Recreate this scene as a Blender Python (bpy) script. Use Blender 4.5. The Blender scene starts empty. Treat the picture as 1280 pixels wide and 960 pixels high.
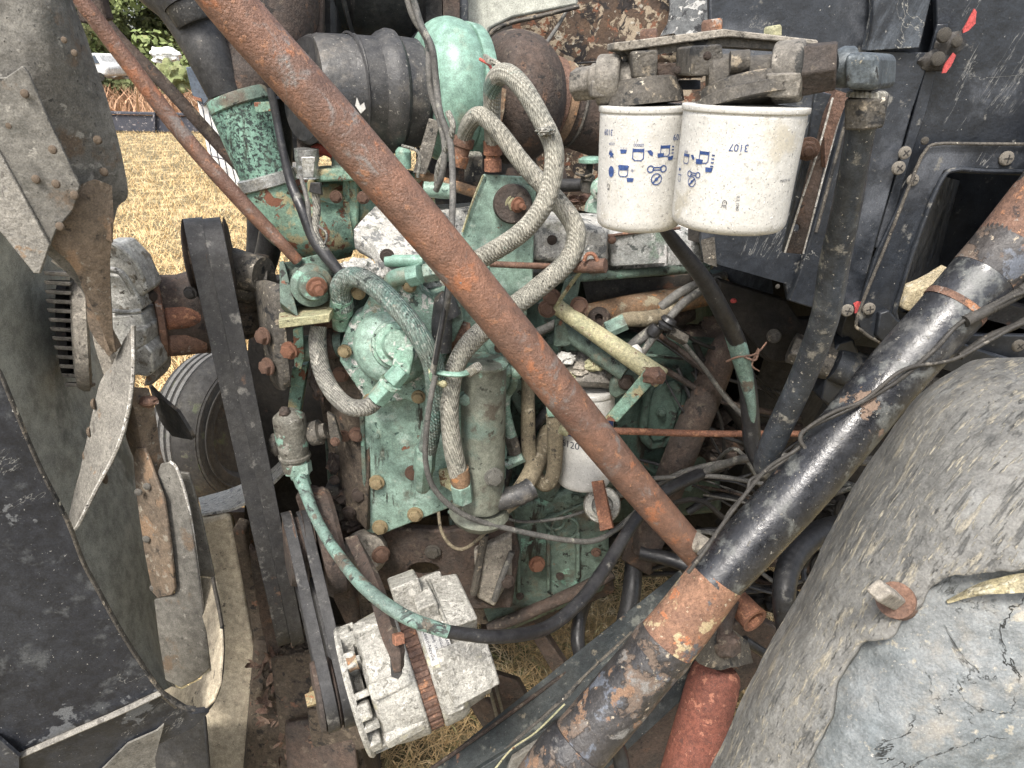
import bpy, bmesh, math, random
from math import radians as R, sin, cos, pi
from mathutils import Vector as V, Matrix, noise as MN
from mathutils.geometry import delaunay_2d_cdt
import numpy as np
random.seed(7)
SC = bpy.context.scene; COL = SC.collection
# ---------------- camera, sky, sun, exposure ----------------
F = 850.0; PITCH = R(25); CZ = 1.7
FWD = V((0, cos(PITCH), -sin(PITCH))); UP = V((0, sin(PITCH), cos(PITCH))); CAM = V((0, 0, CZ))
cd = bpy.data.cameras.new('camera'); cam = bpy.data.objects.new('camera', cd); COL.objects.link(cam)
cam.location = CAM; cam.rotation_euler = (pi/2 - PITCH, 0, 0)
cd.sensor_width = 36; cd.lens = F/1280*36; cd.clip_start = .01; cd.clip_end = 3000
SC.camera = cam
SUN_EL, SUN_AZ = R(56), R(200)      # direction the light comes from
w = bpy.data.worlds.new('World'); SC.world = w; w.use_nodes = True
nt = w.node_tree; bg = nt.nodes['Background']
sky = nt.nodes.new('ShaderNodeTexSky'); sky.sky_type = 'NISHITA'; sky.sun_disc = False
sky.sun_elevation = SUN_EL; sky.sun_rotation = SUN_AZ; sky.air_density = 1.0; sky.dust_density = 4; sky.ozone_density = 1
hs = nt.nodes.new('ShaderNodeHueSaturation'); hs.inputs['Saturation'].default_value = .5
nt.links.new(sky.outputs[0], hs.inputs['Color']); nt.links.new(hs.outputs[0], bg.inputs[0]); bg.inputs[1].default_value = .12
sl = bpy.data.lights.new('sun', 'SUN'); sl.energy = 1.5; sl.angle = R(10); sl.color = (1, .95, .88)
so = bpy.data.objects.new('sun', sl); COL.objects.link(so)
sd = V((sin(SUN_AZ)*cos(SUN_EL), cos(SUN_AZ)*cos(SUN_EL), sin(SUN_EL)))
so.rotation_euler = sd.to_track_quat('Z', 'Y').to_euler(); so.location = (0, 0, 8)
SC.view_settings.view_transform = 'Standard'; SC.view_settings.look = 'None'
SC.view_settings.exposure = 1.52; SC.view_settings.gamma = 1

# ---------------- placing: a pixel of the photo and a world distance y give a point ----------------
def dep(py, y): return y/(cos(PITCH) - sin(PITCH)*(py-480)/F)
def P(px, py, y):
    d = dep(py, y)
    return CAM + d*(FWD + V((1,0,0))*((px-640)/F) - UP*((py-480)/F))
def PX(py, y): return dep(py, y)/F        # metres per pixel there
def GP(px, py):
    v = (py-480)/F; y = CZ*(cos(PITCH)-sin(PITCH)*v)/(sin(PITCH)+cos(PITCH)*v)
    return P(px, py, y)

# ---------------- materials ----------------
MATS = {}
def lay(c, s=30, t=.58, w=.03, up=0, h=0, r=None, d=0, st=None): return dict(c=c, s=s, t=t, w=w, up=up, h=h, r=r, d=d, st=st)
def mat(name, c1, c2, s=14, layers=(), rough=.7, metal=0, bump=.35, bs=160, st=None, weave=0, spec=.4, coat=0, fine=.3, grit=.3):
    m = bpy.data.materials.new(name); m.use_nodes = True; N = m.node_tree.nodes; L = m.node_tree.links
    b = N['Principled BSDF']
    tc = N.new('ShaderNodeTexCoord'); oi = N.new('ShaderNodeObjectInfo')
    mul = N.new('ShaderNodeVectorMath'); mul.operation = 'MULTIPLY_ADD'
    cb = N.new('ShaderNodeCombineXYZ')
    for i in range(3): L.new(oi.outputs['Random'], cb.inputs[i])
    L.new(cb.outputs[0], mul.inputs[0]); mul.inputs[1].default_value = (37, 53, 71); L.new(tc.outputs['Object'], mul.inputs[2])
    vec = mul.outputs[0]
    def noise(sc, det=8, ro=.62, dist=0, stv=None):
        v = vec
        if stv and stv[0] == 'dir':
            dv = V(stv[1]).normalized(); q = N.new('ShaderNodeVectorMath'); q.operation = 'DOT_PRODUCT'; q.inputs[1].default_value = dv; L.new(vec, q.inputs[0])
            q2 = N.new('ShaderNodeVectorMath'); q2.operation = 'SCALE'; q2.inputs[0].default_value = dv*(1-stv[2]); L.new(q.outputs['Value'], q2.inputs['Scale'])
            q3 = N.new('ShaderNodeVectorMath'); q3.operation = 'SUBTRACT'; L.new(vec, q3.inputs[0]); L.new(q2.outputs[0], q3.inputs[1]); v = q3.outputs[0]
        elif stv:
            q = N.new('ShaderNodeVectorMath'); q.operation = 'MULTIPLY'; q.inputs[1].default_value = stv; L.new(vec, q.inputs[0]); v = q.outputs[0]
        n = N.new('ShaderNodeTexNoise'); n.inputs['Scale'].default_value = sc; n.inputs['Detail'].default_value = det
        n.inputs['Roughness'].default_value = ro; n.inputs['Distortion'].default_value = dist
        L.new(v, n.inputs['Vector']); return n.outputs[0]
    def mr(v, a, c, lo=0, hi=1):
        q = N.new('ShaderNodeMapRange'); q.interpolation_type = 'SMOOTHSTEP'
        q.inputs[1].default_value = a; q.inputs[2].default_value = c; q.inputs[3].default_value = lo; q.inputs[4].default_value = hi
        L.new(v, q.inputs[0]); return q.outputs[0]
    def mt(op, a, c):
        q = N.new('ShaderNodeMath'); q.operation = op
        for i, x in enumerate((a, c)):
            if isinstance(x, (int, float)): q.inputs[i].default_value = x
            else: L.new(x, q.inputs[i])
        return q.outputs[0]
    def mix(f, a, c):
        q = N.new('ShaderNodeMix'); q.data_type = 'RGBA'
        L.new(f, q.inputs[0])
        for i, x in ((6, a), (7, c)):
            if isinstance(x, tuple): q.inputs[i].default_value = (*x, 1)
            else: L.new(x, q.inputs[i])
        return q.outputs[2]
    col = mix(mr(noise(s, 10, .7, 0, st), .36, .64), c1, c2)
    # fine tonal mottling
    fn = noise(s*9, 6, .7)
    g = N.new('ShaderNodeHueSaturation'); L.new(col, g.inputs['Color']); L.new(mr(fn, .3, .7, 1-fine, 1+fine), g.inputs['Value']); col = g.outputs[0]
    ro = mr(noise(s*3, 5), .3, .7, max(rough-.13, .05), min(rough+.13, 1)); hgt = noise(bs, 7, .6)
    hgt = mt('MULTIPLY', hgt, bump)
    geo = N.new('ShaderNodeNewGeometry'); sx = N.new('ShaderNodeSeparateXYZ'); L.new(geo.outputs['Normal'], sx.inputs[0])
    for l in layers:
        if l['t'] == 'vein':
            nn = noise(l['s'], 6, .6, l['d'], l['st']); mk = mr(mt('ABSOLUTE', mt('SUBTRACT', nn, .5), 0), 0, l['w'], 1, 0)
            mk = mt('MULTIPLY', mk, mr(noise(l['s']*.45, 4, .6), .555, .6))
        else: mk = mr(noise(l['s'], 9, .66, l['d'], l['st']), l['t'], l['t']+l['w'])
        if l['up']:
            mk = mt('MULTIPLY', mk, mr(sx.outputs[2], -.1, .9, 1-l['up'], 1))
        col = mix(mk, col, l['c'])
        if l['h']: hgt = mt('ADD', hgt, mt('MULTIPLY', mk, l['h']))
        if l['r'] is not None:
            a = mt('MULTIPLY', mk, l['r']); c_ = mt('MULTIPLY', mt('SUBTRACT', 1, mk), ro); ro = mt('ADD', a, c_)
    if weave:
        for dr in ((1, 1, .35), (1, -1, .35)):
            q = N.new('ShaderNodeVectorMath'); q.operation = 'DOT_PRODUCT'; q.inputs[1].default_value = V(dr).normalized()*weave
            L.new(tc.outputs['Object'], q.inputs[0]); sn = mt('SINE', q.outputs['Value'], 0)
            hgt = mt('ADD', hgt, mt('MULTIPLY', sn, .22))
            g2 = N.new('ShaderNodeHueSaturation'); L.new(col, g2.inputs['Color']); L.new(mr(sn, -1, 1, .86, 1.1), g2.inputs['Value']); col = g2.outputs[0]
    if grit:
        g = N.new('ShaderNodeHueSaturation'); L.new(col, g.inputs['Color']); L.new(mr(noise(520, 4, .75), .3, .7, 1-grit, 1+grit), g.inputs['Value'])
        g.inputs['Saturation'].default_value = .93; col = g.outputs[0]
    L.new(col, b.inputs['Base Color']); L.new(ro, b.inputs['Roughness']); b.inputs['Metallic'].default_value = metal
    b.inputs['Specular IOR Level'].default_value = spec
    if coat: b.inputs['Coat Weight'].default_value = coat; b.inputs['Coat Roughness'].default_value = .25
    bp = N.new('ShaderNodeBump'); bp.inputs['Strength'].default_value = .75; bp.inputs['Distance'].default_value = .0035
    L.new(hgt, bp.inputs['Height']); L.new(bp.outputs[0], b.inputs['Normal'])
    MATS[name] = m; return m
RU = (.16, .06, .03); RUo = (.30, .11, .045); RUd = (.07, .035, .022); DU = (.34, .29, .21); BK = (.018, .019, .021)
mat('mint', (.205, .30, .245), (.145, .225, .18), 9, [lay((.028, .024, .018), 26, .59, .07, st=('dir', (.1, 0, 1), .2)), lay((.15, .145, .11), 7, .54, .12), lay((.28, .38, .325), 25, .54, .1), lay((.10, .105, .08), 13, .57, .12), lay(DU, 50, .57, .1, up=.7), lay((.045, .085, .07), 75, .63, .03, h=-.4, d=.6), lay(RU, 30, .67, .02, h=-.3), lay((.03, .04, .035), 340, .66, .02)], .52, bump=.25)
mat('mint_clean', (.18, .305, .24), (.15, .26, .205), 7, [lay((.26, .42, .34), 30, .58, .1), lay((.22, .23, .17), 9, .56, .14), lay((.05, .09, .07), 220, .68, .02), lay((.10, .15, .12), 12, .66, .1)], .42, bump=.12)
mat('mint_peeled', (.17, .30, .23), (.11, .21, .16), 12, [lay((.028, .024, .018), 26, .59, .07, st=('dir', (.1, 0, 1), .2)), lay((.03, .045, .04), 170, .52, .03, h=-.6, d=.6), lay((.05, .065, .05), 22, .58, .06), lay((.23, .36, .29), 60, .63, .04), lay(RU, 18, .66, .03)], .55)
mat('green_rusty', (.16, .28, .21), (.12, .19, .135), 16, [lay((.30, .26, .14), 24, .52, .08), lay(RU, 32, .56, .03, h=-.3, d=.5), lay((.04, .03, .02), 60, .62, .03), lay(RUo, 70, .66, .03)], .6)
mat('green_grimy', (.070, .098, .078), (.115, .165, .13), 11, [lay((.028, .024, .018), 26, .59, .07, st=('dir', (.1, 0, 1), .2)), lay((.085, .07, .05), 8, .55, .12), lay((.17, .32, .24), 22, .6, .06), lay((.14, .12, .08), 35, .55, .1, up=.5), lay((.02, .022, .018), 50, .59, .04, h=-.2), lay(RU, 30, .66, .03)], .65)
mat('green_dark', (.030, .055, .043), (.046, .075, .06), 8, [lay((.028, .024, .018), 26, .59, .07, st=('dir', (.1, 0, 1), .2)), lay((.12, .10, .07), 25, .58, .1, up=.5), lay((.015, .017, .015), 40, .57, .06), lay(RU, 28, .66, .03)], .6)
mat('green_cast', (.15, .27, .20), (.24, .33, .27), 14, [lay((.38, .40, .36), 45, .55, .03, d=.8), lay((.03, .045, .035), 60, .6, .03, h=-.4), lay((.12, .16, .11), 20, .58, .06)], .6, bump=.7)
mat('rust', (.155, .083, .053), (.10, .058, .042), 14, [lay((.31, .14, .065), 35, .57, .06, h=.15), lay((.24, .20, .17), 70, .60, .05), lay((.05, .035, .03), 45, .62, .05), lay((.40, .20, .09), 180, .66, .02)], .8, bump=.8, bs=260)
mat('rust_strut', (.20, .098, .06), (.125, .075, .056), 9, [lay((.185, .16, .145), 22, .55, .12, d=.8), lay((.30, .115, .05), 20, .565, .07, h=.12), lay((.27, .13, .07), 70, .58, .06, h=.1), lay((.13, .062, .04), 9, .55, .12), lay((.10, .055, .04), 16, .60, .08), lay((.13, .19, .23), 20, .69, .02), lay((.38, .34, .29), 320, .68, .02), lay((.07, .04, .03), 260, .65, .03, h=-.4)], .5, bump=.75, bs=340, fine=.25, grit=.25)  # the broad grey layer paints a dull sheen into the rust colour
mat('rust_dark', (.068, .046, .035), (.042, .034, .029), 14, [lay((.12, .068, .042), 30, .58, .07), lay((.16, .13, .095), 45, .57, .08, up=.8), lay((.02, .017, .015), 60, .60, .04), lay((.25, .21, .16), 250, .67, .02)], .85, bump=.9, bs=200)
mat('rust_bright', (.24, .10, .052), (.15, .065, .038), 30, [lay((.36, .17, .085), 90, .57, .05), lay((.09, .045, .03), 60, .62, .04), lay((.30, .24, .18), 120, .65, .04)], .78, bump=.8, bs=320)
mat('pipe_orange', (.20, .12, .065), (.13, .088, .055), 20, [lay((.28, .25, .17), 40, .56, .06, up=.6), lay((.33, .15, .05), 60, .58, .05), lay((.05, .035, .025), 50, .62, .05)], .75, bump=.6)
mat('pipe_khaki', (.33, .30, .17), (.24, .24, .14), 22, [lay((.45, .40, .27), 60, .56, .05), lay((.15, .08, .035), 60, .60, .03, h=-.4), lay((.05, .045, .035), 130, .64, .03, h=-.4), lay((.10, .17, .11), 25, .62, .05)], .7, bump=.7)
mat('black_tube', (.014, .015, .018), (.030, .032, .037), 9, [lay((.10, .105, .10), 26, .52, .12, h=.05, r=.55), lay((.20, .19, .16), 150, .62, .05, h=.1, r=.8), lay((.36, .33, .26), 400, .66, .03, r=.9), lay((.17, .115, .08), 16, .63, .02, h=-.4, r=.85), lay((.12, .12, .115), 7, .56, .16, r=.45)], .30, bump=.25, spec=.6)
mat('black_tube_rust', (.022, .022, .024), (.05, .045, .042), 10, [lay((.11, .08, .06), 13, .53, .03, h=-.4, r=.85), lay((.17, .10, .06), 34, .59, .04, r=.9), lay((.16, .155, .145), 26, .56, .1, r=.8), lay((.32, .27, .20), 70, .62, .04, r=.9), lay((.09, .10, .12), 18, .58, .05)], .42, bump=.6)
mat('band_rust', (.23, .12, .07), (.15, .08, .052), 20, [lay((.38, .30, .17), 35, .55, .05), lay((.09, .09, .095), 26, .60, .05, h=.2), lay((.42, .37, .27), 120, .62, .03), lay((.36, .13, .05), 60, .6, .04)], .85, bump=1.0, bs=330)
mat('black_panel', (.012, .0145, .019), (.021, .025, .032), 6, [lay((.12, .14, .165), 9, .56, .16, st=('dir', (.35, 0, 1), .18), r=.45), lay((.075, .082, .095), 5, .54, .14, r=.5), lay((.14, .135, .12), 26, .61, .07, up=0, r=.8), lay((.32, .31, .28), 210, .665, .02, r=.9), lay((.24, .235, .21), 7, 'vein', .004, d=1.5, r=.8), lay((.16, .16, .15), 20, 'vein', .004, d=.5, r=.8, st=('dir', (.4, 0, 1), .12))], .40, bump=.22, spec=.5)
mat('black_sheet', (.018, .02, .026), (.030, .033, .04), 7, [lay((.11, .115, .12), 5.5, .585, .012, r=.65), lay((.07, .075, .08), 16, .56, .1), lay((.38, .37, .34), 260, .665, .02), lay((.30, .29, .26), 5, 'vein', .003, d=1.5), lay((.20, .20, .19), 16, 'vein', .004, st=('dir', (1, 0, .6), .1))], .42, bump=.22)
mat('black_rubber', (.022, .022, .023), (.038, .037, .036), 12, [lay((.10, .092, .078), 30, .57, .12, up=.6), lay((.24, .22, .19), 220, .66, .03)], .5, bump=.3)
mat('pipe_black', (.045, .053, .064), (.026, .03, .036), 9, [lay((.13, .14, .145), 7, .52, .14), lay((.20, .19, .165), 40, .57, .09), lay((.36, .34, .29), 260, .63, .03)], .4, bump=.3)
mat('rubber_boot', (.026, .028, .032), (.052, .050, .047), 8, [lay((.13, .115, .095), 14, .53, .16), lay((.20, .19, .165), 200, .60, .06), lay((.10, .075, .055), 9, .57, .12)], .5, bump=.4)
mat('hose_black', (.016, .016, .018), (.03, .03, .031), 15, [lay((.14, .135, .12), 35, .60, .1, up=.5), lay((.2, .19, .17), 200, .66, .03)], .42, bump=.2)
mat('shade_black', (.010, .009, .0085), (.020, .017, .014), 14, [lay((.05, .04, .03), 30, .62, .1, up=.7), lay((.04, .022, .014), 22, .64, .05)], .8, bump=.6)  # near-black base colour paints in the shade of the deep cavities
mat('casting_tan', (.17, .155, .13), (.115, .105, .09), 14, [lay((.28, .255, .215), 50, .56, .08), lay((.03, .03, .028), 26, .60, .05), lay((.045, .04, .036), 130, .62, .03, h=-.5)], .8, bump=.7, bs=220)
mat('hose_grey', (.16, .155, .135), (.25, .24, .205), 18, [lay((.38, .36, .31), 50, .56, .06, up=.6), lay((.07, .08, .07), 60, .58, .05), lay((.10, .17, .14), 16, .61, .06)], .82, weave=1900, bump=.5)
mat('hose_light', (.30, .285, .235), (.22, .215, .18), 18, [lay((.45, .42, .35), 45, .55, .06, up=.6), lay((.13, .19, .16), 16, .61, .06), lay((.09, .09, .075), 90, .61, .04, h=-.2)], .85, weave=1900, bump=.5)
mat('hose_green', (.10, .17, .145), (.16, .18, .155), 18, [lay((.27, .30, .27), 140, .55, .05), lay((.035, .045, .04), 60, .58, .05), lay((.30, .28, .23), 40, .6, .06, up=.6)], .8, weave=1700, bump=.5)
mat('hose_brown', (.20, .165, .105), (.14, .115, .075), 18, [lay((.32, .28, .20), 45, .57, .06), lay((.05, .042, .033), 70, .60, .04)], .85, bump=.6)
mat('painted_hose', (.145, .235, .195), (.10, .14, .12), 14, [lay((.10, .085, .065), 22, .56, .05), lay((.04, .045, .042), 38, .55, .06, h=-.2, d=.8), lay((.34, .34, .28), 150, .63, .03)], .55, bump=.3)
mat('cable_grey', (.075, .073, .068), (.12, .115, .104), 14, [lay((.25, .24, .2), 60, .58, .06, up=.5), lay((.04, .045, .04), 50, .6, .04)], .7, bump=.2)
mat('cable_dark', (.028, .026, .023), (.05, .046, .04), 14, [lay((.16, .145, .12), 60, .60, .06, up=.5)], .7, bump=.3)
mat('aluminium', (.36, .35, .31), (.27, .26, .23), 16, [lay((.50, .48, .43), 70, .55, .06, h=.2), lay((.21, .20, .17), 90, .585, .04, h=-.3), lay((.48, .45, .32), 14, .59, .08), lay((.11, .105, .09), 210, .64, .03, h=-.4)], .72, metal=.15, bump=.9, bs=260)
mat('corroded_white', (.40, .39, .355), (.50, .49, .455), 16, [lay((.20, .205, .20), 55, .56, .04, h=-.5), lay((.65, .64, .60), 90, .57, .04, h=.4), lay((.10, .105, .10), 130, .62, .03, h=-.5), lay((.24, .24, .20), 12, .60, .08)], .85, bump=1.3, bs=240)
mat('corroded_side', (.33, .33, .315), (.22, .235, .225), 12, [lay((.52, .51, .50), 60, .55, .05, st=(1, 1, .3)), lay((.09, .10, .095), 55, .58, .04, h=-.3), lay((.15, .20, .16), 12, .57, .08), lay((.17, .09, .05), 10, .65, .06)], .8, bump=1.0, bs=200)
mat('filter_white', (.50, .49, .455), (.45, .44, .41), 8, [lay((.42, .39, .32), 20, .58, .12), lay((.20, .195, .185), 430, .60, .03), lay((.36, .345, .31), 160, .60, .06), lay((.16, .15, .13), 240, .695, .015), lay((.74, .73, .69), 300, .60, .03, h=.2)], .55, bump=.22, fine=.08, grit=.1)
mat('print_blue', (.012, .04, .15), (.02, .055, .18), 60, [], .55, fine=.1)
mat('print_dark', (.025, .027, .045), (.035, .04, .06), 60, [], .6, fine=.1)
mat('belt', (.020, .020, .021), (.036, .035, .034), 12, [lay((.12, .115, .105), 30, .57, .1), lay((.25, .24, .22), 300, .665, .02), lay((.10, .06, .04), 14, .63, .06)], .62, bump=.2)
mat('grease', (.05, .038, .028), (.085, .065, .045), 18, [lay((.20, .16, .11), 40, .57, .07, up=.6), lay((.02, .017, .014), 50, .57, .05), lay((.14, .07, .04), 22, .62, .05)], .9, bump=1.4, bs=150)
mat('dark_metal', (.026, .026, .026), (.05, .045, .040), 14, [lay((.13, .105, .075), 30, .58, .1, up=.6), lay((.10, .05, .03), 22, .62, .05), lay((.2, .18, .15), 240, .67, .02)], .6, bump=.5)
mat('cast_dark', (.055, .050, .043), (.095, .084, .068), 16, [lay((.24, .20, .145), 48, .57, .07), lay((.02, .02, .02), 30, .56, .04), lay((.42, .38, .30), 110, .63, .03)], .75, bump=1.0, bs=170)
mat('dusty_metal', (.26, .235, .195), (.19, .17, .14), 12, [lay((.37, .33, .27), 60, .56, .08), lay((.10, .09, .075), 70, .59, .05, h=-.3), lay((.15, .085, .045), 18, .63, .05)], .85, bump=.8, bs=220)
mat('tan_beam', (.42, .36, .255), (.34, .29, .21), 8, [lay((.36, .31, .225), 50, .55, .08), lay((.10, .085, .065), 45, .62, .05), lay((.06, .05, .04), 170, .67, .02)], .92, bump=.6)
mat('blade_grey', (.115, .108, .094), (.155, .147, .128), 8, [lay((.085, .082, .07), 14, .56, .1), lay((.13, .095, .065), 10, .575, .07), lay((.28, .265, .23), 45, .60, .06), lay((.05, .048, .042), 120, .63, .03, h=-.3)], .66, bump=.55, bs=120)
mat('blade_rust', (.17, .125, .085), (.13, .10, .072), 10, [lay((.23, .15, .09), 16, .54, .08), lay((.26, .23, .18), 55, .58, .05), lay((.06, .048, .037), 40, .60, .05, h=-.3)], .75, bump=.7, bs=180)
mat('blade_pale', (.24, .225, .195), (.17, .16, .14), 22, [lay((.52, .50, .46), 50, .58, .04, st=(1, 1, .35)), lay((.12, .11, .095), 50, .57, .05, st=(1, 1, .35)), lay((.22, .15, .09), 20, .62, .05)], .65, bump=.7)
mat('worn_edge', (.42, .40, .36), (.28, .26, .22), 60, [lay((.6, .58, .54), 120, .56, .03), lay((.1, .09, .08), 140, .6, .03, h=-.5)], .6, bump=.9)
mat('shroud_olive', (.33, .335, .285), (.38, .385, .33), 3.5, [lay((.31, .30, .245), 7, .57, .14), lay((.15, .16, .135), 5, .56, .12), lay((.2, .2, .16), 180, .66, .03)], .75, bump=.3)
FD = ('dir', (.31, .17, .33), .12)
mat('fender_shell', (.15, .146, .132), (.10, .099, .092), 8, [lay((.215, .22, .21), 5, .53, .12), lay((.245, .22, .165), 130, .54, .12, st=FD, h=.15), lay((.07, .07, .066), 120, .56, .10, st=FD, h=-.3), lay((.32, .29, .22), 300, .575, .08, st=FD, h=.25), lay((.05, .05, .047), 220, .61, .05, h=-.3, st=FD)], .52, bump=.9, bs=130, grit=.22, fine=.25)
mat('fender_under', (.10, .118, .125), (.145, .155, .155), 7, [lay((.20, .19, .165), 14, .54, .12), lay((.27, .25, .20), 70, .59, .08), lay((.065, .085, .098), 6, .54, .14), lay((.035, .035, .033), 11, 'vein', .007, h=-1.4, d=.7), lay((.05, .05, .046), 30, 'vein', .006, h=-.8, d=.8), lay((.3, .29, .26), 300, .63, .04)], .5, bump=.9, bs=110, grit=.22, fine=.25)
mat('canister_grime', (.115, .12, .092), (.155, .165, .13), 6, [lay((.10, .14, .115), 5, .52, .1), lay((.20, .31, .245), 9, .585, .03), lay((.04, .038, .03), 40, .60, .05), lay((.07, .06, .045), 14, .58, .1)], .6, bump=.35)
mat('fitting_grime', (.12, .115, .095), (.085, .078, .062), 16, [lay((.17, .29, .23), 26, .57, .03), lay((.22, .21, .18), 50, .58, .06), lay((.035, .03, .024), 40, .59, .05)], .7, bump=.7)
mat('flaked', (.19, .29, .235), (.15, .235, .19), 14, [lay((.48, .48, .45), 70, .545, .02, d=.8, h=-.3), lay((.035, .055, .05), 80, .585, .03, h=-.4), lay((.25, .24, .17), 20, .58, .08)], .6, bump=.6)
mat('bright_alu', (.40, .395, .365), (.29, .285, .26), 14, [lay((.52, .51, .48), 60, .55, .06), lay((.17, .15, .12), 40, .58, .06), lay((.07, .065, .055), 110, .62, .03, h=-.4)], .5, metal=.3, bump=.6)
mat('steel_elbow', (.055, .065, .072), (.085, .10, .108), 12, [lay((.17, .19, .195), 30, .56, .08), lay((.30, .27, .2), 90, .62, .04), lay((.03, .03, .03), 60, .6, .04)], .45, metal=.3, bump=.35)
mat('shell_edge', (.36, .31, .17), (.26, .23, .15), 30, [lay((.46, .42, .30), 80, .55, .06), lay((.11, .10, .075), 70, .58, .05)], .9, bump=1.2)
mat('rail_paint', (.024, .030, .032), (.045, .050, .048), 8, [lay((.11, .115, .10), 18, .57, .08), lay((.17, .15, .11), 40, .61, .06), lay((.3, .28, .24), 240, .66, .02), lay((.14, .07, .04), 22, .66, .03)], .5, bump=.4)
mat('red_oxide', (.19, .058, .034), (.14, .045, .028), 16, [lay((.33, .13, .075), 60, .58, .05), lay((.10, .04, .028), 55, .61, .05), lay((.34, .22, .17), 240, .66, .02)], .8, bump=.8, bs=420)
mat('peeling', (.055, .037, .026), (.10, .062, .038), 10, [lay((.30, .24, .165), 24, .525, .015, h=.5, d=1.4), lay((.17, .07, .035), 34, .565, .03), lay((.40, .36, .29), 50, .60, .02, h=.3), lay((.025, .02, .018), 26, .56, .03, d=1)], .85, bump=.8)
mat('grey_flakes', (.11, .115, .115), (.16, .165, .165), 9, [lay((.48, .47, .44), 34, .55, .015, h=.4, d=1.4), lay((.035, .035, .037), 22, .56, .03)], .7, bump=.6)
mat('bright_steel', (.45, .45, .43), (.33, .33, .31), 30, [lay((.14, .13, .11), 60, .60, .05)], .35, metal=.7, bump=.3)
mat('brass_bolt', (.30, .245, .13), (.22, .17, .09), 60, [lay((.28, .12, .05), 90, .56, .04), lay((.38, .38, .27), 120, .6, .04)], .55, metal=.2, bump=.5, bs=300)
mat('red_paint', (.40, .04, .035), (.28, .03, .03), 40, [], .6)
mat('red_hose', (.42, .06, .035), (.30, .05, .03), 30, [lay((.04, .03, .03), 40, .6, .05)], .55)
mat('pink_plastic', (.60, .08, .14), (.5, .07, .12), 40, [], .5)
mat('foam', (.45, .38, .24), (.33, .28, .18), 30, [lay((.55, .5, .38), 70, .55, .05, h=.4)], .95, bump=1.5)
mat('tyre', (.020, .019, .018), (.034, .032, .028), 8, [lay((.07, .065, .05), 20, .58, .1), lay((.045, .055, .025), 10, .58, .1)], .8, bump=.5)
mat('tyre_tread', (.12, .118, .11), (.08, .077, .073), 20, [], .85, bump=.5)
mat('ground_dirt', (.14, .11, .055), (.085, .075, .035), 1.5, [lay((.32, .25, .12), 18, .55, .06), lay((.42, .33, .17), 3, .5, .1), lay((.05, .06, .02), 6, .6, .08)], 1, bump=1.5, bs=60)
mat('dry_grass', (.70, .49, .225), (.54, .365, .155), 2, [lay((.74, .61, .38), 9, .56, .1), lay((.30, .20, .09), 6, .63, .1)], .9, bump=0)
mat('near_grass', (.40, .31, .14), (.12, .14, .035), 14, [lay((.50, .42, .24), 30, .56, .08), lay((.06, .08, .02), 24, .6, .05)], .9, bump=0)
mat('russet_brush', (.36, .19, .10), (.46, .28, .16), 1.2, [lay((.55, .40, .25), 6, .57, .1)], .95, bump=0)
mat('leaf_green', (.13, .18, .05), (.20, .24, .08), .8, [lay((.20, .21, .075), 3, .58, .1)], .8, bump=0)
mat('leaf_olive', (.13, .16, .055), (.21, .22, .095), .8, [lay((.25, .24, .13), 3, .58, .1)], .8, bump=0)
mat('bark', (.07, .055, .04), (.11, .09, .07), 6, [], .95)
mat('white_paint', (.72, .72, .70), (.62, .62, .60), 1.5, [lay((.42, .40, .36), 4, .6, .1)], .5, bump=.05)
mat('blue_steel', (.030, .034, .05), (.05, .052, .065), 4, [lay((.24, .22, .22), 9, .56, .05), lay((.16, .09, .06), 12, .62, .05)], .6)
mat('window_glass', (.05, .07, .10), (.07, .09, .12), 2, [], .1, bump=0, spec=.8)
mat('dead_leaf', (.09, .05, .035), (.20, .135, .095), 25, [], .85)
mat('green_lens', (.1, .2, .15), (.1, .2, .15), 5, [], .3)

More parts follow.
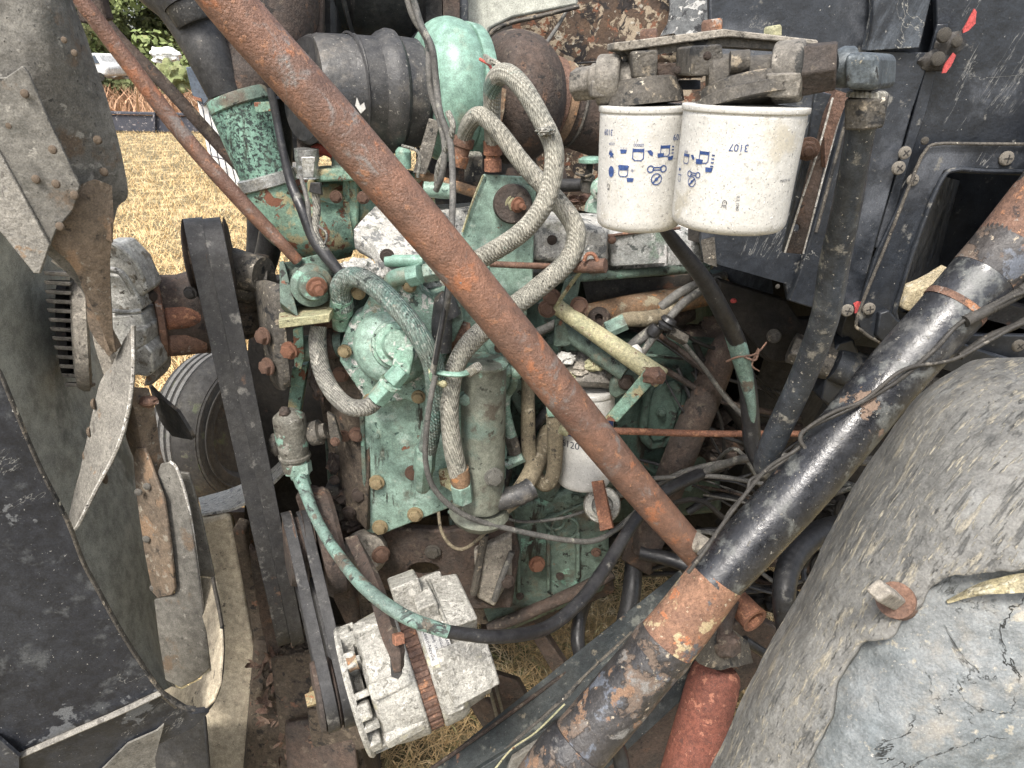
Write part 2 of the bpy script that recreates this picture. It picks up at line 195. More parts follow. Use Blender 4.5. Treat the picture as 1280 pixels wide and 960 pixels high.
# ---------------- mesh building ----------------
def crom(pts, k):
    out = []
    n = len(pts)
    if n == 2:
        return [pts[0].lerp(pts[1], i/k) for i in range(k+1)]
    for i in range(n-1):
        p0 = pts[i-1] if i else pts[0]*2-pts[1]; p1 = pts[i]; p2 = pts[i+1]; p3 = pts[i+2] if i+2 < n else pts[i+1]*2-pts[i]
        for j in range(k):
            t = j/k
            out.append(.5*((2*p1)+(p2-p0)*t+(2*p0-5*p1+4*p2-p3)*t*t+(3*p1-p0-3*p2+p3)*t*t*t))
    out.append(pts[-1].copy()); return out
class M:
    def __init__(s): s.v = []; s.f = []
    def add(s, vs, fs):
        o = len(s.v); s.v += [V(a) for a in vs]; s.f += [tuple(i+o for i in f) for f in fs]; return s
    def tube(s, spec, r=8, n=12, k=6, cap=True, wob=0, rib=None, flat=1, lin=False):
        """spec: (px, py, y[, radius in px]) control points; rib=(count, depth) gives ridges along it"""
        P4 = [V((*P(*q[:3]), (q[3] if len(q) > 3 else r)*PX(q[1], q[2]))) for q in spec]
        return s.tube3(P4, n, 1 if lin else k, cap, wob, rib, flat)
    def tube3(s, P4, n=12, k=6, cap=True, wob=0, rib=None, flat=1):
        pts = crom([V(p) for p in P4], k)
        c = [V(p[:3]) for p in pts]; rr = [p[3] for p in pts]
        m = len(c); T = []
        for i in range(m):
            a = c[max(i-1, 0)]; b = c[min(i+1, m-1)]; T.append((b-a).normalized() if (b-a).length > 1e-9 else V((0, 0, 1)))
        up = V((0, 0, 1)) if abs(T[0].z) < .9 else V((1, 0, 0))
        A = T[0].cross(up).normalized(); vs = []; fs = []; sd_ = random.random()*99
        for i in range(m):
            A = (A - T[i]*A.dot(T[i])).normalized(); B = T[i].cross(A)
            rad = rr[i]
            if rib: rad *= 1 + rib[1]*(.5+.5*cos(2*pi*rib[0]*i/(m-1)))
            for j in range(n):
                a = 2*pi*j/n; q = rad
                if wob: q *= 1 + wob*MN.noise(c[i]*30+V((cos(a), sin(a), sd_))*1.2)
                vs.append(c[i]+A*cos(a)*q+B*sin(a)*q*flat)
        for i in range(m-1):
            for j in range(n):
                j2 = (j+1) % n; fs.append((i*n+j, i*n+j2, (i+1)*n+j2, (i+1)*n+j))
        if cap: fs.append(tuple(range(n-1, -1, -1))); fs.append(tuple((m-1)*n+j for j in range(n)))
        return s.add(vs, fs)
    def lathe(s, a, b, prof, n=32, rpx=True, cap=True, wob=0, noisy=None):
        """a, b: (px,py,y) ends of the axis; prof: (fraction along it, radius px)"""
        A3 = P(*a) if rpx else V(a); B3 = P(*b) if rpx else V(b); ax = B3-A3; L = ax.length; ax.normalize()
        k = PX(a[1], a[2]) if rpx else 1
        u = V((0, 0, 1)) if abs(ax.z) < .9 else V((1, 0, 0)); X = ax.cross(u).normalized(); Y = ax.cross(X)
        vs = []; fs = []; m = len(prof)
        for t, r in prof:
            for j in range(n):
                q = 2*pi*j/n; rad = max(r*k, 1e-5)
                if wob: rad *= 1+wob*MN.noise(V((cos(q)*1.5, sin(q)*1.5, t*3+len(s.v))))
                vs.append(A3+ax*t*L+X*cos(q)*rad+Y*sin(q)*rad)
        for i in range(m-1):
            for j in range(n):
                j2 = (j+1) % n; fs.append((i*n+j, i*n+j2, (i+1)*n+j2, (i+1)*n+j))
        if cap: fs.append(tuple(range(n-1, -1, -1))); fs.append(tuple((m-1)*n+j for j in range(n)))
        return s.add(vs, fs)
    def slab(s, out, y, th=.006, holes=(), plane=None, jag=0):
        """outline in photo pixels laid on the vertical plane at distance y (or on the plane through 3 points), extruded away from the viewer"""
        if plane:
            a, b, c = [P(*q) for q in plane]; n = (b-a).cross(c-a).normalized(); o = a
        else: n = V((0, -1, 0)); o = V((0, y, 0))
        if n.dot(CAM-o) < 0: n = -n
        def hit(px, py):
            d = (FWD + V((1, 0, 0))*((px-640)/F) - UP*((py-480)/F)); t = (o-CAM).dot(n)/d.dot(n); return CAM+d*t
        rings = [[hit(*q) for q in out]]+[[hit(*q) for q in h] for h in holes]
        return s.poly3(rings, n, th, jag)
    def poly3(s, rings, n, th, jag=0):
        X = n.orthogonal().normalized(); Y = n.cross(X); o = rings[0][0]
        if jag:
            r0 = rings[0]; nr = []
            for i, p in enumerate(r0):
                q = r0[(i+1) % len(r0)]; nn = max(1, int((q-p).length/(jag*2.2)))
                for j in range(nn): nr.append(p.lerp(q, j/nn)+(X*random.uniform(-1, 1)+Y*random.uniform(-1, 1))*jag*.35)
            rings = [nr]+rings[1:]
        pts = []; ed = []
        for r_ in rings:
            b = len(pts); pts += [V(((p-o).dot(X), (p-o).dot(Y))) for p in r_]; ed += [(b+i, b+(i+1) % len(r_)) for i in range(len(r_))]
        vc, _, fc, *_r = delaunay_2d_cdt(pts, ed, [], 1, 1e-7)
        def inside(p, ring):
            c = False; m = len(ring)
            for i in range(m):
                a = ring[i]; b = ring[(i+1) % m]
                if (a.y > p.y) != (b.y > p.y) and p.x < (b.x-a.x)*(p.y-a.y)/(b.y-a.y)+a.x: c = not c
            return c
        b = 0; R2 = []
        for r_ in rings: R2.append(pts[b:b+len(r_)]); b += len(r_)
        keep = []
        for f in fc:
            c = sum((vc[i] for i in f), V((0, 0)))/len(f)
            if inside(c, R2[0]) and not any(inside(c, h) for h in R2[1:]): keep.append(f)
        m = len(vc); top = [o+X*p.x+Y*p.y for p in vc]; bot = [p-n*th for p in top]
        fs = []; cnt = {}
        for f in keep:
            a, b_, c = [vc[i] for i in f[:3]]
            if (b_-a).cross(c-a) < 0: f = f[::-1]
            fs.append(tuple(f)); fs.append(tuple(i+m for i in f[::-1]))
            for i in range(len(f)):
                e = (f[i], f[(i+1) % len(f)]); cnt[e] = 1
        for (i, j) in cnt:
            if (j, i) not in cnt: fs.append((j, i, i+m, j+m))
        return s.add(top+bot, fs)
    def hexa(s, q1, q2):
        a = [P(*q) if not isinstance(q, V) else q for q in q1+q2]
        return s.add(a, [(0, 1, 2, 3), (7, 6, 5, 4), (0, 4, 5, 1), (1, 5, 6, 2), (2, 6, 7, 3), (3, 7, 4, 0)])
    def box(s, c, sx, sy, sz, rz=0, rx=0, ry=0):
        m = Matrix.Rotation(rz, 3, 'Z') @ Matrix.Rotation(ry, 3, 'Y') @ Matrix.Rotation(rx, 3, 'X'); c = V(c)
        vs = [c+m @ V((x*sx/2, y*sy/2, z*sz/2)) for z in (-1, 1) for x, y in ((-1, -1), (1, -1), (1, 1), (-1, 1))]
        return s.add(vs, [(3, 2, 1, 0), (4, 5, 6, 7), (0, 1, 5, 4), (1, 2, 6, 5), (2, 3, 7, 6), (3, 0, 4, 7)])
    def surf(s, rows, ku=4, kv=4, th=.004, wob=0, wf=12):
        """rows of (px,py,y) control points, smoothed both ways, with a thickness"""
        Rw = [crom([P(*q) for q in r_], ku) for r_ in rows]
        cols = [crom([r_[j] for r_ in Rw], kv) for j in range(len(Rw[0]))]
        nu = len(cols); nv = len(cols[0]); g = [[cols[i][j] for i in range(nu)] for j in range(nv)]
        N_ = [[None]*nu for _ in range(nv)]
        for j in range(nv):
            for i in range(nu):
                a = g[j][min(i+1, nu-1)]-g[j][max(i-1, 0)]; b = g[min(j+1, nv-1)][i]-g[max(j-1, 0)][i]; n = a.cross(b).normalized()
                if n.dot(CAM-g[j][i]) < 0 and False: n = -n
                N_[j][i] = n
        mid = N_[nv//2][nu//2]; sg = 1 if mid.dot(CAM-g[nv//2][nu//2]) > 0 else -1
        vs = []; fs = []
        for j in range(nv):
            for i in range(nu):
                q = g[j][i]
                if wob: q = q+N_[j][i]*sg*wob*(MN.fractal(q*wf, 1, 2, 4))
                g[j][i] = q; vs.append(q)
        for j in range(nv):
            for i in range(nu): vs.append(g[j][i]-N_[j][i]*sg*th)
        o = nu*nv
        for j in range(nv-1):
            for i in range(nu-1):
                q = (j*nu+i, j*nu+i+1, (j+1)*nu+i+1, (j+1)*nu+i)
                fs.append(q if sg > 0 else q[::-1]); q2 = tuple(a+o for a in q); fs.append(q2[::-1] if sg > 0 else q2)
        bd = [(i, i+1) for i in range(nu-1)]+[((j*nu)+nu-1, (j+1)*nu+nu-1) for j in range(nv-1)]+[((nv-1)*nu+i+1, (nv-1)*nu+i) for i in range(nu-1)]+[((j+1)*nu, j*nu) for j in range(nv-1)]
        for a, b in bd: fs.append((b, a, a+o, b+o) if sg > 0 else (a, b, b+o, a+o))
        return s.add(vs, fs)
    def blob(s, px, py, y, rx, ry, rz=None, am=.25, fr=2.2, lv=3, rot=0):
        k = PX(py, y); rz = rx if rz is None else rz; bm = bmesh.new(); bmesh.ops.create_icosphere(bm, subdivisions=lv, radius=1)
        c = P(px, py, y); sd_ = V((random.random()*50, 3, 7)); ms = Matrix.Rotation(rot, 3, 'Y')
        vs = []
        for v_ in bm.verts:
            n = v_.co; q = 1+am*MN.fractal(n*fr+sd_, 1, 2, 4); vs.append(c+ms @ V((n.x*rx*k*q, n.y*rz*k*q, n.z*ry*k*q)))
        fs = [tuple(v_.index for v_ in f.verts) for f in bm.faces]; bm.free(); return s.add(vs, fs)
    def hexprism(s, a, b, r, n=6, ph=0, r2=None):
        A3 = P(*a); B3 = P(*b); k = PX(a[1], a[2]); ax = (B3-A3).normalized(); u = V((0, 0, 1)) if abs(ax.z) < .9 else V((1, 0, 0))
        X = ax.cross(u).normalized(); Y = ax.cross(X); vs = []
        for c, q in ((A3, r), (B3, r2 or r)):
            for j in range(n): t = 2*pi*j/n+ph; vs.append(c+(X*cos(t)+Y*sin(t))*q*k)
        fs = [(j, (j+1) % n, n+(j+1) % n, n+j) for j in range(n)]+[tuple(range(n-1, -1, -1)), tuple(range(n, 2*n))]
        return s.add(vs, fs)
WL = {}
def tagset(o, label=None, cat=None, group=None, kind=None):
    if label: o['label'] = label
    if cat: o['category'] = cat
    if group: o['group'] = group
    if kind: o['kind'] = kind
def obj(name, m, mt, parent=None, label=None, cat=None, group=None, kind=None, bev=0, ang=38, seg=2, sub=0):
    me = bpy.data.meshes.new(name)
    lo = V((min(v.x for v in m.v), min(v.y for v in m.v), min(v.z for v in m.v))); hi = V((max(v.x for v in m.v), max(v.y for v in m.v), max(v.z for v in m.v)))
    c = (lo+hi)/2
    me.from_pydata([v-c for v in m.v], [], m.f)
    bm = bmesh.new(); bm.from_mesh(me); bmesh.ops.recalc_face_normals(bm, faces=bm.faces); bm.to_mesh(me); bm.free()
    me.materials.append(MATS[mt]); me.shade_smooth(); me.set_sharp_from_angle(angle=R(ang))
    o = bpy.data.objects.new(name, me); COL.objects.link(o); WL[o] = c
    if parent: o.parent = parent; o.location = c-WL[parent]
    else: o.location = c
    if bev:
        b = o.modifiers.new('bevel', 'BEVEL'); b.width = bev; b.segments = seg; b.limit_method = 'ANGLE'; b.angle_limit = R(35)
        b.harden_normals = False
    tagset(o, label, cat, group, kind); return o
def T(name, label, cat, at, group=None, kind=None):
    o = bpy.data.objects.new(name, None); COL.objects.link(o); o.empty_display_size = .02
    c = P(*at) if not isinstance(at, V) else at; o.location = c; WL[o] = c; tagset(o, label, cat, group, kind); return o
def thing(name, label, cat, m, mt, group=None, **k): return obj(name, m, mt, None, label, cat, group, **k)
# shared fasteners, built once along +Z, radius 1
BM_ = {}
def fast(kind, mt):
    if (kind, mt) in BM_: return BM_[(kind, mt)]
    m = M()
    def lt(prof, n=18): m.lathe((0, 0, 0), (0, 0, 1), prof, n, rpx=False)
    def hx(z0, z1, r_, n=6, ph=.3):
        vs = []
        for z, q in ((z0, r_), (z1-.12, r_), (z1, r_*.86)):
            vs += [V((cos(2*pi*j/n+ph)*q, sin(2*pi*j/n+ph)*q, z)) for j in range(n)]
        fs = [(i*n+j, i*n+(j+1) % n, (i+1)*n+(j+1) % n, (i+1)*n+j) for i in range(2) for j in range(n)]+[tuple(range(n-1, -1, -1)), tuple(range(2*n, 3*n))]
        m.add(vs, fs)
    if kind == 'hex': lt([(-.1, 1.05), (.16, 1.05), (.2, .98)]); hx(.18, .8, .82); lt([(.78, .6), (.84, .5), (.86, .0)])
    elif kind == 'flat': lt([(-.1, 1.15), (.1, 1.15), (.14, 1.1)]); hx(.12, .55, .9)
    elif kind == 'stud': lt([(-.1, 1.1), (.14, 1.1), (.18, 1.05)]); hx(.16, .8, .85); lt([(.7, .42), (1.5, .42), (1.6, .36)], 14)
    elif kind == 'rivet': lt([(-.1, 1), (.1, 1), (.35, .86), (.52, .55), (.6, .0)], 14)
    elif kind == 'screw':
        lt([(-.1, 1), (.1, 1), (.33, .85), (.46, .5), (.47, 0)], 18)
        for a in (0.4, .4+pi/2):
            m.box((0, 0, .45), 1.1, .2, .08, rz=a)
    elif kind == 'nut': hx(-.05, .75, 1)
    me = bpy.data.meshes.new(kind); me.from_pydata(m.v, [], m.f); me.materials.append(MATS[mt]); me.shade_smooth(); me.set_sharp_from_angle(angle=R(30))
    if kind == 'screw':
        me.materials.append(MATS['dark_metal'])
        for p in me.polygons[-12:]: p.material_index = 1
    BM_[(kind, mt)] = me; return me
def bolt(parent, px, py, y, r, mt='rust', kind='hex', n=(0, -1, 0), name=None, spin=None, lift=0):
    o = bpy.data.objects.new(name or {'rivet': 'rivet', 'screw': 'screw', 'nut': 'nut'}.get(kind, 'bolt'), fast(kind, mt)); COL.objects.link(o)
    c = P(px, py, y); nn = V(n).normalized(); k = r*PX(py, y); c = c+nn*lift
    o.rotation_mode = 'QUATERNION'
    o.rotation_quaternion = nn.to_track_quat('Z', 'Y') @ Matrix.Rotation(spin if spin is not None else random.random()*3, 3, 'Z').to_quaternion()
    o.scale = (k, k, k); WL[o] = c
    if parent: o.parent = parent; o.location = c-WL[parent]
    else: o.location = c
    return o
def hose(name, label, cat, spec, r, mt, group=None, parent=None, **k):
    o = obj(name, M().tube(spec, r, **k), mt, parent, label, cat, group); return o
def clampband(parent, spec, r, w, mt='bright_steel', name='hose_clamp', screw=True):
    """a thin band around a tube at a point: spec two nearby points giving the direction"""
    (a, b) = spec
    m = M().lathe(a, b, [(0, r*.98), (0, r*1.05), (1, r*1.05), (1, r*.98)], 32, cap=False)
    return obj(name, m, mt, parent)

# ================= GROUND, FIELD, BACKGROUND =================
def ground():
    m = M(); n = 40
    xs = [-600+1200*i/n for i in range(n+1)]
    def ax(a): return math.copysign(abs(a)**2.2, a)
    vs = [V((ax(-1+2*i/60)*900, ax(-1+2*j/60)*900+3, 0)) for j in range(61) for i in range(61)]
    for v in vs: v.z = .02*MN.noise(v*1.7)
    fs = [(j*61+i, j*61+i+1, (j+1)*61+i+1, (j+1)*61+i) for j in range(60) for i in range(60)]
    obj('ground', m.add(vs, fs), 'ground_dirt', kind='structure')
ground()
def grass(name, n, reg, h, wd, mt, seed, label, lean=.5, zb=0, cat='grass'):
    rg = np.random.default_rng(seed); pos = reg(rg, n); n = len(pos)
    H = h*rg.uniform(.45, 1.25, n); a = rg.uniform(0, 2*pi, n); dx = np.cos(a); dy = np.sin(a); W_ = wd*rg.uniform(.6, 1.4, n)
    la = rg.uniform(0, 2*pi, n); lm = H*lean*rg.uniform(.2, 1.6, n); lx = np.cos(la)*lm; ly = np.sin(la)*lm
    v = np.zeros((n, 5, 3))
    for i, (t, ww, lf) in enumerate(((0, 1, 0), (0, -1, 0), (.55, .8, .35), (.55, -.8, .35), (1, 0, 1))):
        v[:, i, 0] = pos[:, 0]+dx*W_*ww*.5+lx*lf; v[:, i, 1] = pos[:, 1]+dy*W_*ww*.5+ly*lf; v[:, i, 2] = zb+H*t*(1-.3*lf*lean)
    me = bpy.data.meshes.new(name); me.vertices.add(n*5); me.vertices.foreach_set('co', v.ravel())
    b = (np.arange(n)*5)[:, None]
    lp = np.concatenate([b+np.array([[0, 1, 3, 2]]), b+np.array([[2, 3, 4]])], 1).ravel()
    me.loops.add(len(lp)); me.loops.foreach_set('vertex_index', lp.astype(np.int32))
    ls = (np.arange(n)*7)[:, None]+np.array([[0, 4]]); lt = np.tile([4, 3], n)
    me.polygons.add(2*n); me.polygons.foreach_set('loop_start', ls.ravel().astype(np.int32)); me.polygons.foreach_set('loop_total', lt.astype(np.int32))
    me.update(calc_edges=True); me.validate(); me.materials.append(MATS[mt])
    o = bpy.data.objects.new(name, me); COL.objects.link(o); WL[o] = V((0, 0, 0)); tagset(o, label, cat, None, 'stuff'); return o
def field(rg, n):
    y = 1.9+22*rg.uniform(0, 1, n)**1.9; ang = rg.uniform(-.78, .02, n); return np.stack([np.tan(ang)*y, y], 1)
grass('dry_field_grass', 110000, field, .13, .006, 'dry_grass', 3, 'tall dry golden grass of the field beyond the truck', 1.3)
def near(rg, n): return np.stack([rg.uniform(-.9, 1.3, n), rg.uniform(.9, 3.0, n)], 1)
grass('ground_grass', 30000, near, .055, .0035, 'dry_grass', 5, 'straw-coloured dead grass lying under the engine', 2.2)
grass('green_grass', 12000, near, .045, .004, 'near_grass', 8, 'short green grass sprouting under the engine', 1.0)
def brush(rg, n): return np.stack([rg.uniform(-30, -3, n), rg.uniform(24, 34, n)], 1)
grass('russet_brush', 9000, brush, 1.1, .07, 'russet_brush', 9, 'russet dried weeds standing behind the blue steel beam', .5, cat='weeds')
bm_ = T('fence_beam', 'dark blue steel beam lying across the far edge of the golden field', 'beam', GP(190, 160))
yb = GP(190, 166).y
obj('beam_web', M().slab([(60, 142), (330, 148), (330, 168), (60, 162)], yb, .2), 'blue_steel', bm_, bev=.02)
obj('beam_flange', M().slab([(60, 138), (330, 144), (330, 147), (60, 141)], yb-.06, .3), 'blue_steel', bm_, bev=.01)
for x in (125, 191, 262): obj('beam_post', M().slab([(x, 140), (x+2.5, 140), (x+2.5, 166), (x, 166)], yb-.12, .1), 'blue_steel', bm_)

def tree(px, y, h, cw, seed, mt, label):
    rg = random.Random(seed); x = P(px, 84, y).x; base = V((x, y, 0))
    t = T('leafy_tree', label, 'tree', base, 'trees beyond the field')
    tp = [(x+rg.uniform(-.1, .1)*i, y+rg.uniform(-.1, .1)*i, h*.8*i/5, .22*h/6*(1-i/6.5)) for i in range(6)]
    m = M().tube3([V(p) for p in tp], 8, 3)
    for i in range(6):
        z = h*rg.uniform(.2, .6); a = rg.uniform(0, 6.3); e = V((x+cos(a)*cw*.35, y+sin(a)*cw*.35, z+h*.2))
        m.tube3([V((x, y, z, .07)), V(((x+e.x)/2, (y+e.y)/2, z+h*.13, .05)), V((*e, .02))], 6, 3)
    obj('trunk', m, 'bark', t)
    cl = []
    for i in range(44):
        a = rg.uniform(0, 6.3); q = rg.uniform(0, 1)**.6*cw*.55; z = rg.uniform(.04, 1)
        q *= (1-.65*max(0, z-.45)/.55); cl.append((V((x+cos(a)*q, y+sin(a)*q, h*z)), rg.uniform(.3, .62)*cw*.33))
    vs = []; fs = []
    for c, r_ in cl:
        for k in range(230):
            d = V((rg.gauss(0, 1), rg.gauss(0, 1), rg.gauss(0, 1))).normalized()*r_*rg.uniform(.5, 1.05); d.z *= .8; p = c+d
            n = (d.normalized()+V((rg.uniform(-.8, .8), rg.uniform(-.8, .8), rg.uniform(-.3, 1)))).normalized(); X = n.orthogonal().normalized()
            X.rotate(Matrix.Rotation(rg.uniform(0, 6.3), 3, n)); Y = n.cross(X); s_ = rg.uniform(.08, .19)
            o = len(vs); vs += [p+X*s_, p+Y*s_*.6, p-X*s_, p-Y*s_*.6]; fs.append((o, o+1, o+2, o+3))
    m = M(); m.v = vs; m.f = fs
    me = bpy.data.meshes.new('crown'); me.from_pydata([v-base for v in vs], [], fs); me.materials.append(MATS[mt])
    o = bpy.data.objects.new('crown', me); COL.objects.link(o); o.parent = t; WL[o] = base
tree(70, 31, 6.0, 5.5, 1, 'leaf_olive', 'olive green tree partly behind the top of the fan blade')
tree(140, 33, 7.5, 6, 2, 'leaf_green', 'bright green tree seen just right of the fan blade')
tree(205, 36, 8.5, 6.5, 3, 'leaf_olive', 'broad olive green tree above the white tarpaulin')
tree(265, 33, 7.5, 6, 4, 'leaf_green', 'leafy green tree behind the black air intake elbow')
tree(340, 37, 8, 7, 5, 'leaf_olive', 'green tree mostly hidden behind the intake ducts')
# white tarp heap and white trailer
tp_ = M().blob(207, 70, 27, 17, 10, 14, am=.35, lv=4); thing('tarpaulin', 'crumpled white tarpaulin heaped in front of the trees', 'tarpaulin', tp_, 'white_paint')
thing('dead_shrub', 'brown dead shrub below the white tarpaulin', 'shrub', M().blob(216, 98, 26, 20, 18, 20, am=.5, lv=4), 'leaf_olive')
thing('rubble_pile', 'pale rubble and branches heaped beside the russet weeds', 'rubble', M().blob(142, 90, 29, 30, 7, 14, am=.6, lv=4), 'aluminium')
uv = T('utility_vehicle', 'small white pickup parked in front of the trees at the left', 'vehicle', GP(108, 104))
obj('body', M().slab([(84, 84), (96, 80), (104, 67), (120, 66), (128, 80), (134, 83), (134, 95), (84, 97)], 25, 1.5), 'white_paint', uv, bev=.08)
obj('window', M().slab([(104, 70), (118, 69), (124, 79), (100, 80)], 24.97, .04), 'window_glass', uv)
for x in (94, 125): obj('wheel', M().lathe((x, 96, 24.9), (x-.6, 96, 25.3), [(0, 0), (.02, 5), (1, 5), (1, 0)], 20), 'tyre', uv)
tr = T('white_trailer', 'white trailer with a dark window and red stripe standing in the field', 'trailer', GP(290, 235))
ty = GP(270, 236).y
obj('side_wall', M().slab([(243, 112), (330, 96), (345, 246), (296, 236), (262, 205)], ty, 1.4), 'white_paint', tr, bev=.03)
obj('window', M().slab([(232, 84), (250, 82), (264, 120), (252, 134), (240, 118)], ty-.1, .12), 'window_glass', tr, bev=.01)
obj('stripe', M().slab([(240, 120), (251, 123), (252, 127), (242, 124)], ty-.13, .02), 'rust_bright', tr)
for k in range(5):
    x = 252+k*9; obj('side_rail', M().tube([(x, 128+k*10, ty-.12), (x+16, 214+k*5, ty-.12)], .7, 6), 'blue_steel', tr)
obj('side_rail', M().tube([(248, 158, ty-.14), (300, 180, ty-.14)], .9, 6), 'window_glass', tr)
obj('side_rail', M().tube([(248, 190, ty-.14), (300, 205, ty-.14)], .9, 6), 'blue_steel', tr)

# far-side road wheel
t = T('road_wheel', 'worn road tyre on the ground behind the fan belts', 'wheel', (292, 640, 2.6))
A_ = (258, 528, 2.62); B_ = (300, 534, 2.56)
obj('tyre', M().lathe(A_, B_, [(0, 62), (.02, 78), (.12, 90), (.3, 94), (.9, 94), (1.15, 89), (1.28, 82), (1.3, 60), (1.15, 54)], 64), 'tyre', t)
for q in (.38, .55, .72): obj('tread_band', M().lathe(A_, B_, [(q-.05, 93), (q-.045, 96), (q+.045, 96), (q+.05, 93)], 64, cap=False), 'tyre_tread', t)
for q, r_ in ((1.2, 85), (1.29, 74)): obj('sidewall_ridge', M().lathe(A_, B_, [(q, r_-1), (q+.05, r_), (q+.05, r_-2), (q, r_-3)], 64, cap=False), 'tyre', t)
obj('rim', M().lathe(A_, B_, [(.5, 54), (.9, 54), (1.0, 50), (.95, 20), (1.05, 18), (1.05, 0)], 40), 'dark_metal', t)

# ================= FAR SIDE OF THE ENGINE BAY / CAB =================
t = T('cab_firewall', 'dark cab firewall behind the turbocharger with peeling brown and cream paint', 'firewall', (760, 500, 1.62))
obj('wall_panel', M().slab([(520, -160), (905, -160), (905, 330), (600, 330), (520, 260)], 1.62, .05), 'dark_metal', t)
obj('peeling_panel', M().slab([(640, 30), (690, -60), (790, -60), (900, -60), (900, 130), (780, 260), (680, 260), (655, 120)], 1.585, .012, jag=.02), 'peeling', t)
obj('flaking_patch', M().slab([(835, -60), (905, -60), (905, 60), (880, 66), (842, 44), (826, 46), (840, 10)], 1.55, .01, jag=.012), 'grey_flakes', t)
obj('insulation_seam', M().tube([(690, 82, 1.57), (760, 76, 1.57), (800, 74, 1.57)], 1.2, 8), 'dark_metal', t)
obj('fender_flange', M().slab([(560, -60), (730, -60), (722, 6), (640, 22), (612, 36), (604, 62), (590, 68), (572, 40)], 1.46, .02), 'shroud_olive', t, bev=.004)
obj('flange_lip', M().tube([(724, 8, 1.44), (676, 20, 1.44), (634, 30, 1.44), (612, 44, 1.44), (604, 70, 1.44), (600, 100, 1.44)], 4.5, 10, flat=.6), 'cast_dark', t)
for x, mt_ in ((500, 'black_panel'), (530, 'dark_metal'), (552, 'rust_dark'), (562, 'black_panel')):
    obj('panel_rib', M().slab([(x, -60), (x+22, -60), (x+24, 130), (x+4, 130)], 1.40+.01*(x % 3), .03), mt_, t, bev=.004)
hose('control_cable', 'thin grey cable running down the peeling firewall', 'cable', [(722, -12, 1.5), (700, 28, 1.45), (682, 56, 1.42), (672, 82, 1.4), (665, 100, 1.42)], 2.4, 'cable_grey')

# dark backdrop added behind the engine bay, under the cab; near-black paints shade
t = T('transmission', 'greasy transmission housing painted shade-dark behind the engine under the cab', 'transmission', (960, 700, 1.75))
obj('case', M().lathe((700, 470, 2.0), (1300, 560, 2.0), [(0, 170), (.2, 190), (.25, 220), (.3, 220), (.32, 170), (.7, 150), (.72, 170), (1, 160)], 40, wob=.03), 'shade_black', t)
obj('bell_housing', M().lathe((860, 440, 1.75), (960, 470, 1.8), [(0, 150), (.5, 150), (1, 110)], 36, wob=.05), 'shade_black', t)
for i in range(7): bolt(t, 880+14*i, 400+34*i, 1.58, 6, 'dark_metal')
t = T('cab_floor', 'dark underside of the cab floor over the transmission', 'cab floor', (1150, 300, 1.6))
obj('floor_panel', M().hexa([(860, 300, .97), (1500, 470, .97), (1500, 380, 3.2), (880, 270, 3.2)], [(860, 282, .97), (1500, 440, .97), (1500, 360, 3.2), (880, 255, 3.2)]), 'dark_metal', t)
obj('far_frame', M().slab([(560, 610), (1500, 610), (1500, 720), (560, 700)], 2.3, .1), 'shade_black', t)
# ================= ENGINE =================
E = T('engine', 'large green diesel engine with flaking paint filling the middle of the bay', 'engine', (600, 800, 1.25))
def ep(name, m, mt, **k): return obj(name, m, mt, E, **k)
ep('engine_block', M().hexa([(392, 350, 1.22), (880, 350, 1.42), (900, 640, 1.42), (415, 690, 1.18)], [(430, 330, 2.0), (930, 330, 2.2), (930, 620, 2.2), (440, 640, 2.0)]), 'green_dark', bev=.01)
ep('block_front', M().hexa([(385, 420, 1.12), (462, 400, 1.1), (468, 660, 1.06), (425, 640, 1.1)], [(385, 420, 1.3), (470, 400, 1.3), (470, 660, 1.28), (425, 640, 1.28)]), 'grease', bev=.006)  # dark grease tone also paints in the shade between belts and engine
ep('front_casting', M().hexa([(412, 395, 1.05), (470, 392, 1.045), (458, 664, 1.0), (428, 628, 1.06)], [(400, 395, 1.12), (480, 392, 1.12), (480, 660, 1.1), (425, 628, 1.12)]), 'grease', bev=.004)
gc = ep('gear_cover', M().slab([(452, 500), (470, 420), (520, 372), (585, 360), (632, 372), (640, 470), (632, 600), (575, 618), (560, 636), (476, 669), (458, 665)], 1.02, .05), 'mint', bev=.003)
ep('cover_rim', M().tube([(452, 505, 1.018), (455, 580, 1.017), (459, 660, 1.016)], 3, 8), 'green_grimy')
for x, y, mt_ in ((471, 603, 'brass_bolt'), (475, 659, 'brass_bolt'), (519, 643, 'brass_bolt'), (516, 591, 'rust'), (446, 543, 'rust'), (449, 618, 'rust_dark')):
    bolt(E, x, y, 1.017, 9.5, mt_, n=(0, -1, .1))
# water pump cover
pf = ep('pump_flange', M().slab([(424, 436), (432, 412), (440, 396), (450, 392), (466, 362), (490, 354), (502, 346), (520, 350), (526, 366), (545, 380), (556, 410), (556, 452), (540, 480), (532, 500), (520, 506), (506, 500), (484, 506), (470, 514), (458, 508), (452, 494), (438, 474), (424, 452)], .985, .04), 'flaked', bev=.005, seg=3)
ep('pump_cover', M().lathe((492, 432, .988), (494, 431, .955), [(0, 50), (.12, 50), (.45, 47), (.7, 40), (.9, 30), (1, 0)], 40), 'mint', ang=50)
ep('pump_hub', M().lathe((496, 431, .955), (499, 431, .905), [(0, 32), (.15, 31), (.2, 26), (.4, 25), (.42, 28), (.55, 27), (.6, 20), (1, 17)], 32), 'green_cast')
for x, y in ((431, 439), (463, 500), (512, 357), (523, 496), (448, 366)): bolt(E, x, y, .98, 8.5, 'brass_bolt')
for x, y, r_ in ((426, 468, 9), (430, 545, 7)): bolt(E, x, y, 1.02, r_, 'rust', 'flat')
